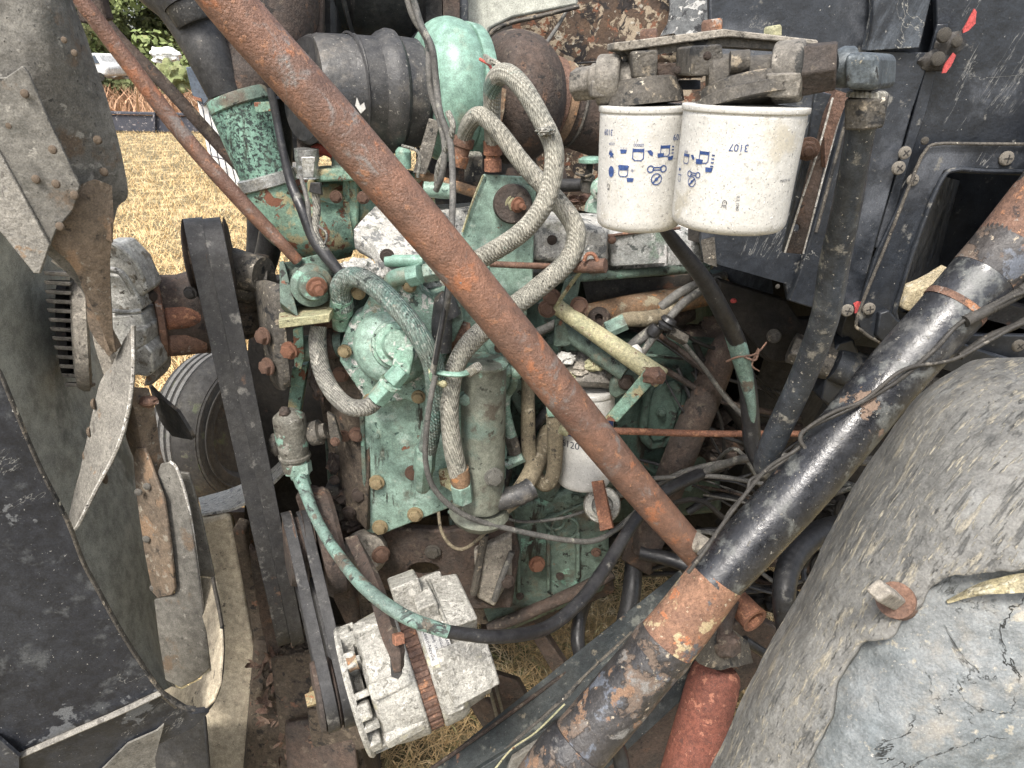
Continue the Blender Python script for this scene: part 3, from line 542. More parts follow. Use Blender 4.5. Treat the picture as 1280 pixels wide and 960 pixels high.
# elbow at pump
ep('elbow_fitting', M().hexa([(494, 432, .90), (518, 440, .90), (512, 470, .885), (490, 458, .885)], [(496, 430, .93), (520, 438, .93), (514, 468, .915), (492, 456, .915)]), 'green_cast', bev=.004)
ep('fitting_nut', M().hexprism((504, 461, .895), (489, 478, .888), 13), 'mint_clean', bev=.0012)
ep('fitting_nut', M().hexprism((488, 479, .888), (470, 500, .885), 13.5), 'mint_clean', bev=.0012)
ep('fitting_collar', M().lathe((490, 477, .888), (487, 481, .888), [(0, 15), (1, 15)], 20), 'green_cast')
# vertical canister (oil/fuel pump body)
cn = ep('canister', M().lathe((605, 448, .965), (603, 634, .955), [(0, 24), (.005, 27), (.02, 31), (.035, 31), (.04, 28.5), (.9, 29.5), (.96, 29), (.99, 27), (1, 20)], 40), 'canister_grime')
ep('canister_foot', M().lathe((600, 632, .965), (598, 652, .965), [(0, 34), (.4, 38), (.7, 34), (1, 26)], 36), 'canister_grime')
bolt(E, 617, 596, .925, 11.5, 'hose_grey', n=(.25, -1, .1)); bolt(E, 583, 498, .945, 10, 'mint', n=(-.2, -1, .1))
ep('canister_bracket', M().slab([(598, 382), (622, 396), (628, 440), (612, 446), (600, 420)], .985, .008), 'mint', bev=.002)
bolt(E, 624, 435, .965, 6, 'rust'); bolt(E, 545, 600, 1.015, 11, 'mint', 'flat')
ep('foot_bracket', M().slab([(548, 590), (575, 584), (578, 602), (566, 616), (550, 606)], .99, .01), 'pipe_khaki', bev=.002)
ep('outlet_pipe', M().tube([(612, 640, .975), (630, 632, .975), (652, 612, .98), (672, 575, 1.03), (686, 540, 1.1)], 12, 14), 'hose_brown')
ep('outlet_sleeve', M().tube([(620, 626, .95), (650, 618, .95), (664, 610, .96)], 13, 14, rib=(4, .08)), 'rubber_boot')
# adaptor and elbows above pump
ep('top_elbow', M().tube([(492, 372, 1.0), (490, 352, .99), (500, 346, .985), (520, 343, .98)], 11, 14), 'mint_clean')
ep('elbow_nut', M().hexprism((512, 346, .98), (526, 342, .975), 14), 'mint_clean', bev=.001)
ep('elbow_nut', M().hexprism((530, 342, .975), (552, 338, .975), 12.5), 'mint', bev=.001)
ep('top_nipple', M().lathe((482, 326, 1.0), (530, 326, .99), [(0, 0), (.01, 7.5), (1, 7.5)], 20), 'mint_clean')
bolt(E, 484, 320, 1.0, 8, 'rust_dark', 'flat')
ep('side_lug', M().slab([(540, 372), (556, 366), (575, 378), (580, 400), (566, 430), (548, 420)], .995, .03), 'mint', bev=.004)
# front mounting bracket with rubber isolator
mb = T('mount_bracket', 'green angle bracket with a round rubber isolator left of the pump', 'bracket', (385, 410, 1.0))
obj('back_plate', M().slab([(352, 330), (408, 316), (416, 322), (418, 392), (372, 402), (354, 350)], 1.02, .008), 'green_grimy', mb, bev=.002)
obj('side_web', M().hexa([(349, 328, .985), (355, 327, .985), (374, 398, .95), (350, 378, .95)], [(349, 327, 1.03), (355, 326, 1.03), (376, 398, 1.03), (352, 392, 1.03)]), 'green_grimy', mb, bev=.0015)
obj('shelf', M().hexa([(348, 400, .94), (412, 392, .94), (425, 372, 1.03), (350, 384, 1.03)], [(349, 411, .94), (412, 403, .94), (425, 380, 1.03), (350, 392, 1.03)]), 'pipe_khaki', mb, bev=.0015)
obj('isolator', M().lathe((386, 356, 1.02), (392, 358, .96), [(0, 27), (.2, 27), (.3, 22), (.5, 25), (.7, 25), (.75, 18), (1, 16)], 32), 'green_grimy', mb)
bolt(mb, 396, 359, .96, 12, 'rust_bright', 'stud', n=(.5, -1, -.1))
# front strap
st = T('belt_guard_strap', 'grimy bent strap bolted beside the fan belts', 'bracket', (345, 480, 1.0))
obj('strap', M().surf([[(304, 356, 1.06), (330, 350, 1.03), (352, 356, 1.0)], [(318, 372, 1.05), (336, 368, 1.0), (354, 372, .99)], [(326, 420, 1.03), (340, 420, .985), (358, 420, .985)], [(336, 470, 1.03), (348, 472, .985), (362, 470, .985)], [(346, 486, 1.03), (354, 488, .99), (364, 484, 1.0)]], 4, 5, .006, .001), 'cast_dark', st)
obj('housing', M().lathe((298, 352, 1.08), (340, 352, 1.08), [(0, 24), (.3, 26), (.5, 22), (1, 18)], 28, wob=.1), 'cast_dark', st)
for x, y in ((330, 420), (335, 458)): bolt(st, x, y, .985, 11, 'rust', n=(-.7, -1, .1))
bolt(st, 362, 438, .975, 11, 'rust_bright', n=(-.3, -1, 0))
for q in ((300, 376, 26, 20), (322, 330, 14, 12), (308, 400, 18, 24)): obj('grease_lump', M().blob(q[0], q[1], 1.1, q[2], q[3], 20), 'grease', st)
thing('link_strap', 'narrow green strap hanging below the angle bracket', 'bracket', M().slab([(366, 412), (378, 408), (380, 448), (376, 462), (368, 458)], .99, .005), 'green_rusty', bev=.001)
ep('shade_backing', M().slab([(310, 430), (324, 350), (430, 350), (470, 900), (300, 900)], 1.36, .04), 'shade_black')  # near-black sheet added to paint the shade behind the belts
# block front nozzle + rods behind
ep('stub_pipe', M().tube([(372, 438, 1.02), (392, 434, 1.02), (430, 430, 1.02)], 16, 16), 'green_grimy')
ep('stub_collar', M().lathe((398, 432, 1.02), (420, 428, 1.02), [(0, 20), (1, 19)], 24), 'rust_dark')
ep('lower_web', M().slab([(365, 460), (384, 456), (374, 520), (358, 522)], 1.05, .02), 'green_rusty', bev=.003)
# coolant outlet (left green neck) and thermostat housing
cp = T('coolant_outlet', 'flaking mint green coolant neck with steel band clamps at the left of the engine', 'pipe', (350, 300, 1.16))
obj('neck', M().lathe((297, 122, 1.13), (338, 232, 1.12), [(0, 36), (.03, 38.5), (.2, 38), (1, 33)], 40), 'mint_peeled', cp)
obj('neck_band', M().lathe((297, 118, 1.128), (304, 134, 1.127), [(0, 39), (.2, 40.5), (.9, 40.5), (1, 39)], 40), 'green_grimy', cp)
obj('clamp_screw', M().slab([(317, 128), (338, 127), (339, 139), (319, 141)], 1.08, .008), 'green_rusty', cp, bev=.001)
obj('hose_clamp', M().lathe((332, 217, 1.12), (338, 233, 1.12), [(0, 34), (.1, 36.5), (.9, 36.5), (1, 34)], 40), 'bright_steel', cp)
obj('elbow', M().tube([(334, 222, 1.12, 31), (344, 250, 1.12, 33), (362, 275, 1.13, 37), (400, 288, 1.15, 38), (430, 285, 1.17, 36)], 34, 28, wob=.03), 'green_rusty', cp)
obj('thermostat_housing', M().tube([(376, 262, 1.2, 42), (430, 262, 1.2, 42), (478, 256, 1.22, 40), (540, 250, 1.24, 36)], 40, 28, wob=.05), 'green_rusty', cp)
for x in (384, 428, 436): obj('housing_rib', M().slab([(x, 224), (x+9, 222), (x+12, 262), (x+12, 312), (x+2, 314)], 1.135, .03), 'green_rusty', cp, bev=.004)
obj('housing_flange', M().hexa([(392, 212, 1.1), (470, 206, 1.12), (500, 224, 1.12), (396, 228, 1.1)], [(392, 208, 1.24), (470, 203, 1.24), (520, 214, 1.24), (396, 220, 1.24)]), 'green_rusty', cp, bev=.004)
obj('cap', M().lathe((432, 196, 1.15), (433, 216, 1.14), [(0, 0), (.02, 17), (.8, 18), (.82, 22), (1, 22)], 28), 'mint', cp)
for x, y in ((420, 246), (454, 247)): bolt(cp, x, y, 1.115, 7, 'rust', 'flat')
obj('vent_pipe', M().tube([(383, 190, 1.1), (384, 205, 1.1), (385, 222, 1.1)], 13, 16, rib=(3, .12)), 'bright_steel', cp)
obj('bonnet_ring', M().lathe((383, 186, 1.1), (384, 200, 1.1), [(0, 15), (1, 15)], 24), 'bright_steel', cp)
obj('upper_duct', M().lathe((384, 120, 1.2), (384, 192, 1.16), [(0, 14), (1, 12)], 20), 'rust_dark', cp)
thing('red_hose_end', 'short red rubber hose elbow behind the diagonal rusty strut', 'hose', M().tube([(393, 190, 1.15), (404, 186, 1.15), (418, 192, 1.15), (424, 206, 1.15)], 8, 14), 'red_hose')
# valve covers
V1 = T('front_valve_cover', 'white corroded valve cover behind the middle of the diagonal strut', 'valve cover', (520, 340, 1.15))
obj('cover', M().hexa([(440, 290, 1.06), (485, 322, 1.0), (500, 345, 1.0), (442, 312, 1.06)], [(470, 257, 1.16), (600, 300, 1.14), (640, 352, 1.18), (480, 330, 1.18)]), 'corroded_white', V1, bev=.008)
obj('cover_top', M().surf([[(442, 286, 1.07), (468, 260, 1.14), (480, 257, 1.2)], [(470, 312, 1.02), (520, 290, 1.10), (545, 268, 1.2)], [(494, 345, .99), (560, 335, 1.06), (620, 300, 1.2)]], 5, 5, .02, .003, 40), 'corroded_white', V1)
obj('cover_rear', M().hexa([(512, 268, 1.14), (606, 256, 1.15), (612, 300, 1.14), (560, 345, 1.10)], [(512, 258, 1.3), (640, 250, 1.32), (640, 300, 1.3), (560, 345, 1.3)]), 'corroded_white', V1, bev=.004)
obj('corroded_lump', M().blob(448, 336, 1.0, 22, 12, 14, am=.5, lv=4), 'corroded_white', V1)
obj('corroded_lump', M().blob(470, 348, 1.0, 16, 9, 12, am=.6, lv=4), 'corroded_white', V1)
obj('cover_skirt', M().slab([(505, 345), (600, 340), (600, 362), (500, 372)], 1.06, .05), 'corroded_side', V1, bev=.004)
V2 = T('rear_valve_cover', 'streaky white and grey valve cover below the two white filters', 'valve cover', (770, 340, 1.25))
obj('cover', M().hexa([(648, 282, 1.17), (870, 300, 1.27), (890, 340, 1.26), (650, 348, 1.15)], [(655, 262, 1.26), (860, 268, 1.36), (900, 330, 1.42), (655, 340, 1.36)]), 'corroded_side', V2, bev=.01)
obj('cover_boss', M().hexa([(668, 270, 1.11), (758, 288, 1.13), (758, 330, 1.12), (666, 326, 1.10)], [(676, 262, 1.2), (762, 272, 1.22), (764, 326, 1.22), (668, 322, 1.2)]), 'corroded_white', V2, bev=.008)
obj('cover_rail', M().tube([(655, 352, 1.13), (760, 344, 1.16), (885, 334, 1.22)], 6, 12), 'green_grimy', V2)
obj('cover_step', M().slab([(762, 292), (836, 286), (836, 330), (764, 334)], 1.15, .06), 'corroded_side', V2, bev=.004)
obj('rust_seam', M().tube([(760, 295, 1.145), (800, 290, 1.15), (850, 285, 1.16)], 2, 8), 'rust', V2)
ep('head_side', M().slab([(728, 352), (890, 342), (900, 372), (736, 384)], 1.24, .05), 'dark_metal')
ep('exhaust_manifold', M().tube([(728, 394, 1.17, 13), (790, 384, 1.19, 16), (850, 374, 1.23, 16), (905, 362, 1.28, 15)], 15, 18, wob=.04), 'pipe_orange')
ep('manifold_socket', M().lathe((750, 400, 1.17), (748, 396, 1.12), [(0, 14), (.6, 14), (.7, 11), (.72, 5), (.5, 5)], 24, cap=True), 'rust_dark')
for q in ((770, 395, 30, 14), (800, 402, 26, 14), (845, 392, 24, 18), (860, 425, 34, 20), (900, 420, 30, 30)): ep('grease_lump', M().blob(q[0], q[1], 1.27, q[2], q[3], 20, am=.4), 'rust_dark')
# green lifting plate behind turbo lines
lp = T('lifting_plate', 'green steel plate with a large washer bolted behind the looping hoses', 'plate', (620, 370, 1.08))
obj('plate', M().slab([(604, 218), (672, 222), (668, 262), (666, 372), (574, 372), (577, 288)], 1.08, .008), 'mint', lp, bev=.002)
obj('plate_edge', M().tube([(604, 219, 1.075), (590, 254, 1.075), (578, 290, 1.075)], 1.6, 6), 'pipe_khaki', lp)
obj('washer', M().lathe((640, 255, 1.08), (641, 255, 1.045), [(0, 24), (.8, 24), (1, 22)], 32), 'rust_dark', lp)
bolt(lp, 642, 255, 1.05, 10, 'pipe_khaki', 'flat', n=(.35, -1, 0)); bolt(lp, 647, 256, 1.035, 9, 'rust_bright', 'stud', n=(.7, -1, -.1))
# lower engine: block side wall, cylinder access covers, oil pan
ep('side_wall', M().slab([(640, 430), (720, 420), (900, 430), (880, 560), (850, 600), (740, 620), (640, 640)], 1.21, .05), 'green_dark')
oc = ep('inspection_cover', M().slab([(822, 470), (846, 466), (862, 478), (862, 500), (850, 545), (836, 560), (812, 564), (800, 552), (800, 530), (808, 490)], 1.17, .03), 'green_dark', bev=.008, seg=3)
oc2 = obj('cover_recess', M().slab([(826, 480), (844, 476), (853, 486), (852, 502), (842, 538), (830, 550), (816, 552), (809, 540), (812, 510), (817, 490)], 1.163, .008), 'green_dark', oc, bev=.003)
bolt(E, 827, 515, 1.155, 6, 'green_dark', 'hex')
ep('lower_block', M().slab([(560, 640), (640, 632), (760, 600), (762, 690), (756, 740), (640, 790), (612, 786)], 1.13, .3), 'green_grimy', bev=.01)
for x in (646, 683, 720):
    ep('block_rib', M().slab([(x, 668), (x+5, 666), (x+5, 752-.4*(x-646)), (x, 756-.4*(x-646))], 1.115, .02), 'green_grimy', bev=.003)
ep('pan_rail', M().tube([(612, 786, 1.11), (660, 766, 1.11), (730, 735, 1.12), (765, 715, 1.13)], 8, 12, wob=.1), 'rust_dark')
ep('oil_pan', M().slab([(600, 790), (765, 720), (770, 742), (640, 800), (600, 810)], 1.2, .4), 'rust_dark', bev=.01)
bolt(E, 671, 705, 1.105, 10, 'rust_bright', n=(.2, -1, .2))
for x, y, r_ in ((693, 652, 12), (706, 660, 17)):
    ep('casting_ring', M().tube([(x+r_*cos(a)*1.0, y+r_*sin(a)*.8, 1.12) for a in [i*2*pi/12 for i in range(13)]], 2, 6), 'green_grimy')
for x, y in ((576, 700), (590, 720), (560, 710)): pass
# engine front mount, brown
mt2 = T('engine_mount_plate', 'brown greasy mounting plate with an oval hole above the alternator', 'mount', (540, 740, 1.1))
hole = [(530+20*cos(a), 714+10*sin(a)) for a in [i*2*pi/16 for i in range(16)]]
obj('plate', M().slab([(448, 664), (470, 660), (560, 664), (640, 650), (650, 690), (640, 760), (590, 762), (560, 722), (500, 734), (470, 742), (448, 700)], 1.05, .02, holes=[hole]), 'rust_dark', mt2, bev=.004)
obj('back_web', M().slab([(440, 650), (660, 640), (660, 780), (450, 780)], 1.15, .03), 'grease', mt2)
obj('gusset', M().slab([(592, 690), (640, 668), (640, 720), (618, 760), (596, 748)], 1.035, .03), 'dusty_metal', mt2, bev=.005)
obj('gusset_edge', M().tube([(606, 668, 1.03), (600, 700, 1.03), (592, 742, 1.03)], 5, 8), 'cast_dark', mt2)
obj('spacer', M().lathe((452, 690, 1.03), (462, 690, 1.0), [(0, 26), (.6, 28), (1, 20)], 28), 'dusty_metal', mt2)
bolt(mt2, 476, 693, .985, 11, 'rust', n=(.5, -1, .1)); bolt(mt2, 541, 690, 1.045, 9, 'cast_dark', 'flat')
obj('drain_tube', M().tube([(640, 690, 1.03), (628, 720, 1.02), (618, 750, 1.02)], 4, 8), 'cable_grey', mt2)
bolt(mt2, 634, 726, 1.02, 9, 'rust_dark')

# ================= TURBOCHARGER =================
tb = T('turbocharger', 'turbocharger with a mint green compressor and brown rusty turbine', 'turbocharger', (620, 200, 1.26))
obj('compressor_housing', M().lathe((524, 112, 1.20), (598, 117, 1.245), [(-.02, 50), (0, 58), (.02, 63), (.05, 68), (.1, 73), (.16, 77.5), (.22, 80.5), (.29, 83), (.36, 84.5), (.43, 85), (.5, 84.6), (.57, 83.6), (.63, 82), (.67, 80.6), (.685, 79.6), (.69, 78), (.70, 78), (.705, 81.5), (.72, 81.8), (.88, 80.5), (.91, 79), (.92, 70), (1.0, 60), (1.0, 20)], 80), 'mint_clean', tb, ang=32)
obj('center_housing', M().lathe((600, 118, 1.25), (640, 120, 1.27), [(0, 46), (.3, 34), (.7, 34), (1, 52)], 36), 'dark_metal', tb)
obj('turbine_housing', M().lathe((606, 120, 1.26), (690, 128, 1.31), [(0, 50), (.03, 58), (.08, 66), (.15, 73), (.24, 77), (.34, 79), (.44, 79.5), (.54, 78.5), (.64, 76.5), (.74, 71), (.83, 64), (.9, 57), (.96, 50), (1.0, 44)], 64, wob=.008), 'rust_dark', tb, ang=50)
obj('outlet_flange', M().lathe((682, 126, 1.305), (692, 128, 1.31), [(0, 50), (.15, 53), (1, 52)], 40), 'rust', tb)
hx_ = T('exhaust_pipe', 'rusty brown exhaust pipe with band clamp running right from the turbine', 'exhaust pipe', (740, 160, 1.27))
obj('pipe', M().tube([(688, 128, 1.31, 47), (720, 136, 1.325, 47), (760, 150, 1.345, 47), (830, 170, 1.39, 45)], 46, 36), 'rust_dark', hx_)
obj('clamp', M().lathe((712, 134, 1.322), (716, 135, 1.324), [(0, 48), (.5, 49.5), (1, 48)], 36, cap=False), 'cast_dark', hx_)
obj('sleeve', M().lathe((692, 129, 1.312), (704, 132, 1.318), [(0, 49), (.1, 51), (.9, 51), (1, 49)], 36, cap=False), 'pipe_orange', hx_)
ib = T('intake_boot', 'ribbed black rubber boot joining the air duct to the green compressor', 'hose', (470, 190, 1.25))
obj('boot', M().lathe((392, 113, 1.125), (532, 118, 1.205), [(0, 62), (.05, 65), (.34, 66), (.36, 67.5), (.37, 66), (.52, 66), (.57, 72), (.63, 76), (.68, 75), (.72, 68), (.74, 62), (.98, 60), (1, 56)], 48), 'rubber_boot', ib)
obj('boot_band', M().lathe((494, 117, 1.185), (521, 118, 1.20), [(0, 62), (.1, 65), (.9, 63.5), (1, 60)], 48, cap=False), 'rubber_boot', ib)
obj('clamp_wire', M().lathe((437, 115, 1.15), (440, 115, 1.152), [(0, 66), (.5, 68.5), (1, 66)], 48, cap=False), 'black_rubber', ib)
obj('torn_label', M().slab([(446, 122), (450, 132), (455, 128), (457, 136), (451, 142), (444, 132)], 1.055, .002), 'filter_white', ib)
obj('inner_tube', M().lathe((392, 114, 1.13), (380, 112, 1.12), [(0, 62), (.5, 64), (1, 60)], 40), 'black_rubber', ib)
# black ducts at the top
t = T('air_cleaner', 'large round black air cleaner at the top edge behind the strut', 'air cleaner', (460, 60, 1.4))
obj('canister', M().lathe((400, -60, 1.45), (520, -40, 1.5), [(0, 62), (.04, 92), (.12, 100), (.2, 96), (.26, 96), (.3, 101), (.9, 100), (1, 90)], 56), 'black_rubber', t)
obj('rolled_edge', M().lathe((412, -52, 1.42), (424, -50, 1.42), [(0, 96), (.3, 104), (.7, 104), (1, 98)], 56, cap=False), 'cast_dark', t)
obj('lid_ring', M().lathe((440, -50, 1.4), (446, -50, 1.4), [(0, 97), (.5, 103), (1, 97)], 56, cap=False), 'black_rubber', t)
t = T('intake_duct', 'brown-black sheet duct behind the upper part of the diagonal strut', 'duct', (330, 110, 1.2))
obj('duct', M().tube([(340, -60, 1.28, 66), (338, 0, 1.24, 62), (330, 50, 1.2, 52), (312, 96, 1.15, 38), (302, 122, 1.14, 34)], 50, 30), 'rust_dark', t)
obj('duct_wall', M().slab([(360, -60), (420, -60), (420, 120), (398, 200), (352, 205), (332, 130)], 1.34, .1), 'black_rubber', t, bev=.01)
obj('pillar', M().slab([(382, -40), (404, -40), (402, 60), (396, 100), (386, 60)], 1.24, .02), 'rust_dark', t, bev=.004)
thing('hose_behind_neck', 'dark hose running down behind the coolant neck', 'hose', M().tube([(345, 120, 1.22), (350, 200, 1.24), (338, 300, 1.28), (326, 345, 1.3)], 15, 14), 'black_rubber')
t = T('air_elbow', 'dark tapered rubber elbow curving down onto the green coolant neck', 'hose', (270, 120, 1.12))
obj('elbow', M().tube([(185, -50, 1.15, 46), (222, -10, 1.13, 40), (242, 30, 1.12, 30), (262, 72, 1.11, 26), (282, 118, 1.11, 22)], 30, 28), 'black_rubber', t)
obj('elbow_cuff', M().lathe((232, 2, 1.1), (246, 30, 1.1), [(0, 24), (.1, 27), (.9, 25), (1, 23)], 30), 'rubber_boot', t)
obj('cuff_ring', M().lathe((230, -4, 1.1), (234, 3, 1.1), [(0, 30), (1, 30)], 30), 'black_rubber', t)
thing('lower_duct', 'dark vertical pipe beside the field below the coolant neck', 'pipe', M().tube([(322, 250, 1.4), (322, 300, 1.4), (318, 345, 1.4)], 13, 16), 'black_rubber')

# ================= LEFT: SHROUD, FAN, BELTS =================
sh = T('radiator_shroud', 'black radiator shroud with an olive inner face at the lower left', 'shroud', (100, 900, .8))
obj('inner_face', M().surf([[(-120, 120, .86), (20, 160, 1.05), (70, 200, 1.3), (60, 240, 1.5)], [(-120, 360, .78), (30, 400, 1.0), (120, 440, 1.25), (150, 460, 1.5)], [(-100, 560, .72), (60, 600, .92), (170, 620, 1.15), (205, 640, 1.35)], [(-80, 740, .68), (90, 770, .84), (185, 790, 1.0), (208, 800, 1.15)], [(-60, 900, .64), (120, 890, .78), (205, 880, .9), (222, 868, 1.0)]], 6, 6, .006), 'shroud_olive', sh)
obj('front_panel', M().slab([(-60, 430), (2, 468), (20, 512), (52, 586), (84, 648), (104, 700), (122, 734), (150, 785), (176, 826), (202, 862), (26, 941), (-60, 960)], .62, .004, plane=[(0, 468, .62), (202, 862, .66), (-60, 960, .56)]), 'black_sheet', sh, bev=.001)
obj('panel_lip', M().tube([(-8, 455, .62), (2, 470, .62), (20, 514, .62), (52, 588, .625), (84, 650, .63), (104, 702, .636), (122, 736, .64), (150, 787, .645), (176, 828, .65), (202, 864, .655), (226, 882, .66), (244, 886, .665)], 3.4, 8, k=5, flat=.6), 'cast_dark', sh)
obj('fold_edge', M().tube([(26, 944, .585), (90, 916, .605), (150, 890, .63), (201, 866, .655)], 4.6, 8, flat=.7), 'blade_pale', sh)
obj('lower_panel', M().slab([(24, 948), (110, 910), (202, 868), (240, 892), (262, 890), (240, 912), (200, 930), (150, 952), (140, 1010), (-40, 1010)], .66, .01, plane=[(24, 948, .585), (202, 868, .66), (200, 960, .67)]), 'black_sheet', sh, bev=.001)
obj('scraped_patch', M().slab([(135, 985), (122, 968), (160, 930), (196, 914), (205, 906), (194, 946), (196, 1000)], .66, .003, plane=[(24, 948, .58), (202, 868, .655), (200, 960, .665)]), 'blade_grey', sh)
obj('curved_lip', M().slab([(240, 728), (254, 722), (268, 726), (275, 770), (277, 810), (274, 854), (266, 876), (252, 890), (238, 888), (226, 884), (214, 874), (202, 864), (214, 858), (226, 862), (248, 850), (264, 838), (258, 790)], .85, .004, plane=[(240, 728, .90), (272, 740, .83), (226, 884, .74)]), 'tan_beam', sh, bev=.001)
obj('lip_rim', M().tube([(266, 722, .80), (278, 790, .775), (275, 854, .74), (256, 890, .705), (228, 888, .68), (203, 868, .66)], 3.2, 8, flat=.7), 'cast_dark', sh)
obj('support_leg', M().hexa([(178, 905, .86), (258, 893, .86), (268, 1020, .82), (170, 1020, .82)], [(178, 905, 1.0), (258, 893, 1.0), (268, 1020, .96), (170, 1020, .96)]), 'black_rubber', sh, bev=.006)
obj('corner_face', M().slab([(-40, 900), (0, 925), (24, 946), (22, 1010), (-40, 1010)], .575, .004), 'black_sheet', sh)

fan = T('cooling_fan', 'weathered steel engine cooling fan with riveted blades at the left', 'fan', (155, 400, 1.0))
def fp(name, m, mt, par=fan, **k): return obj(name, m, mt, par, **k)
# hub
fp('hub', M().lathe((122, 400, 1.02), (196, 394, 1.055), [(0, 46), (.05, 62), (.25, 72), (.5, 74), (.55, 68), (.8, 62), (.85, 52), (1, 40)], 40), 'bright_alu')
for pts, yy, mt_ in (([(124, 306), (146, 306), (168, 328), (184, 364), (176, 372), (150, 345), (124, 340)], .95, 'bright_alu'), ([(126, 342), (150, 344), (170, 366), (178, 388), (138, 392), (128, 380)], .945, 'bright_alu'), ([(138, 394), (176, 392), (182, 410), (168, 425), (146, 440), (140, 420)], .95, 'bright_alu'), ([(166, 410), (182, 410), (182, 432), (168, 440), (160, 430)], .94, 'bright_alu'), ([(164, 442), (180, 430), (190, 440), (192, 466), (184, 472), (164, 468)], .94, 'bright_alu'), ([(182, 470), (196, 446), (197, 470), (190, 482), (178, 484)], .96, 'dusty_metal')):
    fp('hub_casting', M().slab(pts, yy, .05), mt_, bev=.004, seg=3)
fp('hub_fin', M().tube([(124, 303, .94), (145, 306, .93), (166, 325, .93), (182, 360, .935)], 4, 8), 'bright_alu')
fp('hub_fin', M().tube([(122, 336, .935), (150, 340, .925), (168, 366, .93)], 4, 8), 'bright_alu')
fp('hub_fin', M().tube([(138, 388, .92), (160, 390, .92), (176, 388, .93)], 3, 8), 'bright_alu')
for x, y in ((188, 370), (187, 402), (178, 345), (196, 442)): bolt(fan, x, y, .98, 8, 'rust_dark', n=(1, -.2, 0))
# fan clutch disc and fins
cl_ = fp('clutch_disc', M().lathe((90, 411, 1.04), (112, 411, 1.052), [(0, 55), (.15, 74), (.5, 79), (.85, 79), (1, 70), (1, 0)], 48), 'dusty_metal')
for i in range(13):
    y = 338+i*11.6; x = 50+i*1.9+.14*(i-5)**2
    fp('clutch_fin', M().hexa([(x, y+1, .99), (x+34, y+3, .99), (x+34, y+8, .99), (x+3, y+6, .99)], [(x+6, y, 1.04), (x+40, y+1, 1.05), (x+40, y+5, 1.05), (x+7, y+4, 1.04)]), 'casting_tan', bev=.0015)
fp('clutch_back', M().lathe((76, 411, 1.06), (88, 411, 1.066), [(0, 58), (1, 58)], 40), 'shade_black')
# top blade
b1 = fp('blade', M().surf([[(-60, -60, .80), (30, -60, .83), (70, -40, .86), (84, -20, .90)], [(-60, 40, .80), (40, 50, .82), (84, 60, .85), (112, 60, .90)], [(-50, 130, .80), (44, 140, .82), (104, 150, .86), (138, 138, .9)], [(-30, 190, .80), (56, 205, .82), (120, 215, .87), (160, 238, .9)], [(0, 250, .80), (70, 262, .83), (118, 275, .87), (146, 262, .89)], [(40, 300, .82), (92, 320, .84), (124, 330, .87), (138, 320, .88)], [(100, 360, .86), (122, 380, .87), (132, 390, .875), (140, 385, .88)], [(134, 430, .89), (138, 436, .89), (140, 438, .89), (143, 440, .89)]], 6, 6, .006, .0015, 20), 'blade_grey')
fp('blade_root', M().surf([[(96, 232, .835), (118, 225, .84), (140, 232, .855)], [(70, 275, .82), (105, 270, .83), (142, 282, .85)], [(64, 305, .815), (104, 315, .83), (138, 322, .85)], [(92, 335, .83), (118, 350, .84), (138, 360, .855)], [(122, 400, .85), (132, 408, .855), (141, 412, .86)], [(138, 438, .865), (141, 440, .87), (144, 441, .87)]], 5, 5, .005, .001, 25), 'blade_rust')
dp = fp('doubler', M().slab([(-30, 100), (8, 96), (28, 82), (36, 92), (60, 148), (100, 232), (92, 262), (70, 288), (62, 308), (-6, 178), (-30, 160)], .80, .005, plane=[(-10, 120, .79), (30, 84, .80), (64, 308, .80)]), 'blade_grey', bev=.0012)
fp('doubler', M().slab([(-40, 178), (-6, 180), (20, 228), (62, 306), (50, 342), (42, 342), (2, 292), (-40, 260)], .80, .005, plane=[(-10, 180, .785), (62, 306, .795), (40, 340, .79)]), 'blade_pale', bev=.0012)
for x, y in ((31, 117), (10, 157), (66, 187), (45, 224), (93, 244), (75, 283), (70, 230), (93, 66), (80, 50), (122, 175), (130, 215)):
    bolt(fan, x, y, .795 if x < 100 else .86, 5.5 if y > 100 else 4, 'blade_rust', 'rivet')
fp('notch_tab', M().slab([(118, 275), (138, 278), (140, 304), (132, 300), (120, 282)], .845, .004), 'blade_rust', bev=.001)
# inner spider arm
fp('spider_arm', M().surf([[(56, 316, .85), (66, 308, .84)], [(84, 330, .85), (92, 322, .84)], [(106, 368, .86), (118, 352, .85)], [(112, 410, .87), (126, 398, .86)], [(136, 446, .88), (144, 438, .87)]], 4, 6, .012, .001), 'blade_rust')
fp('spider_arm', M().surf([[(64, 326, .88), (80, 318, .86)], [(96, 352, .88), (108, 345, .87)], [(112, 392, .89), (120, 385, .88)], [(118, 430, .9), (130, 424, .89)], [(130, 470, .9), (142, 462, .89)]], 4, 6, .01, .001), 'dusty_metal')
# edge-on blade to lower left
fp('blade', M().surf([[(146, 446, .90), (154, 428, .885), (166, 407, .87)], [(124, 480, .895), (144, 478, .875), (165, 470, .86)], [(113, 530, .89), (134, 532, .87), (157, 524, .85)], [(104, 570, .885), (122, 574, .862), (143, 566, .842)], [(92, 620, .875), (104, 622, .855), (118, 612, .838)], [(83, 656, .865), (87, 664, .85), (96, 656, .838)]], 6, 6, .005, .0012, 30), 'blade_pale')
fp('worn_edge', M().tube([(166, 407, .868), (166, 470, .858), (158, 524, .848), (144, 566, .84), (119, 613, .836), (97, 657, .836), (86, 665, .848)], 2.2, 6), 'worn_edge')
for x, y in ((118, 505), (113, 540), (132, 598), (108, 570)): bolt(fan, x, y, .89, 7, 'blade_rust', 'rivet', n=(-1, -.3, 0))
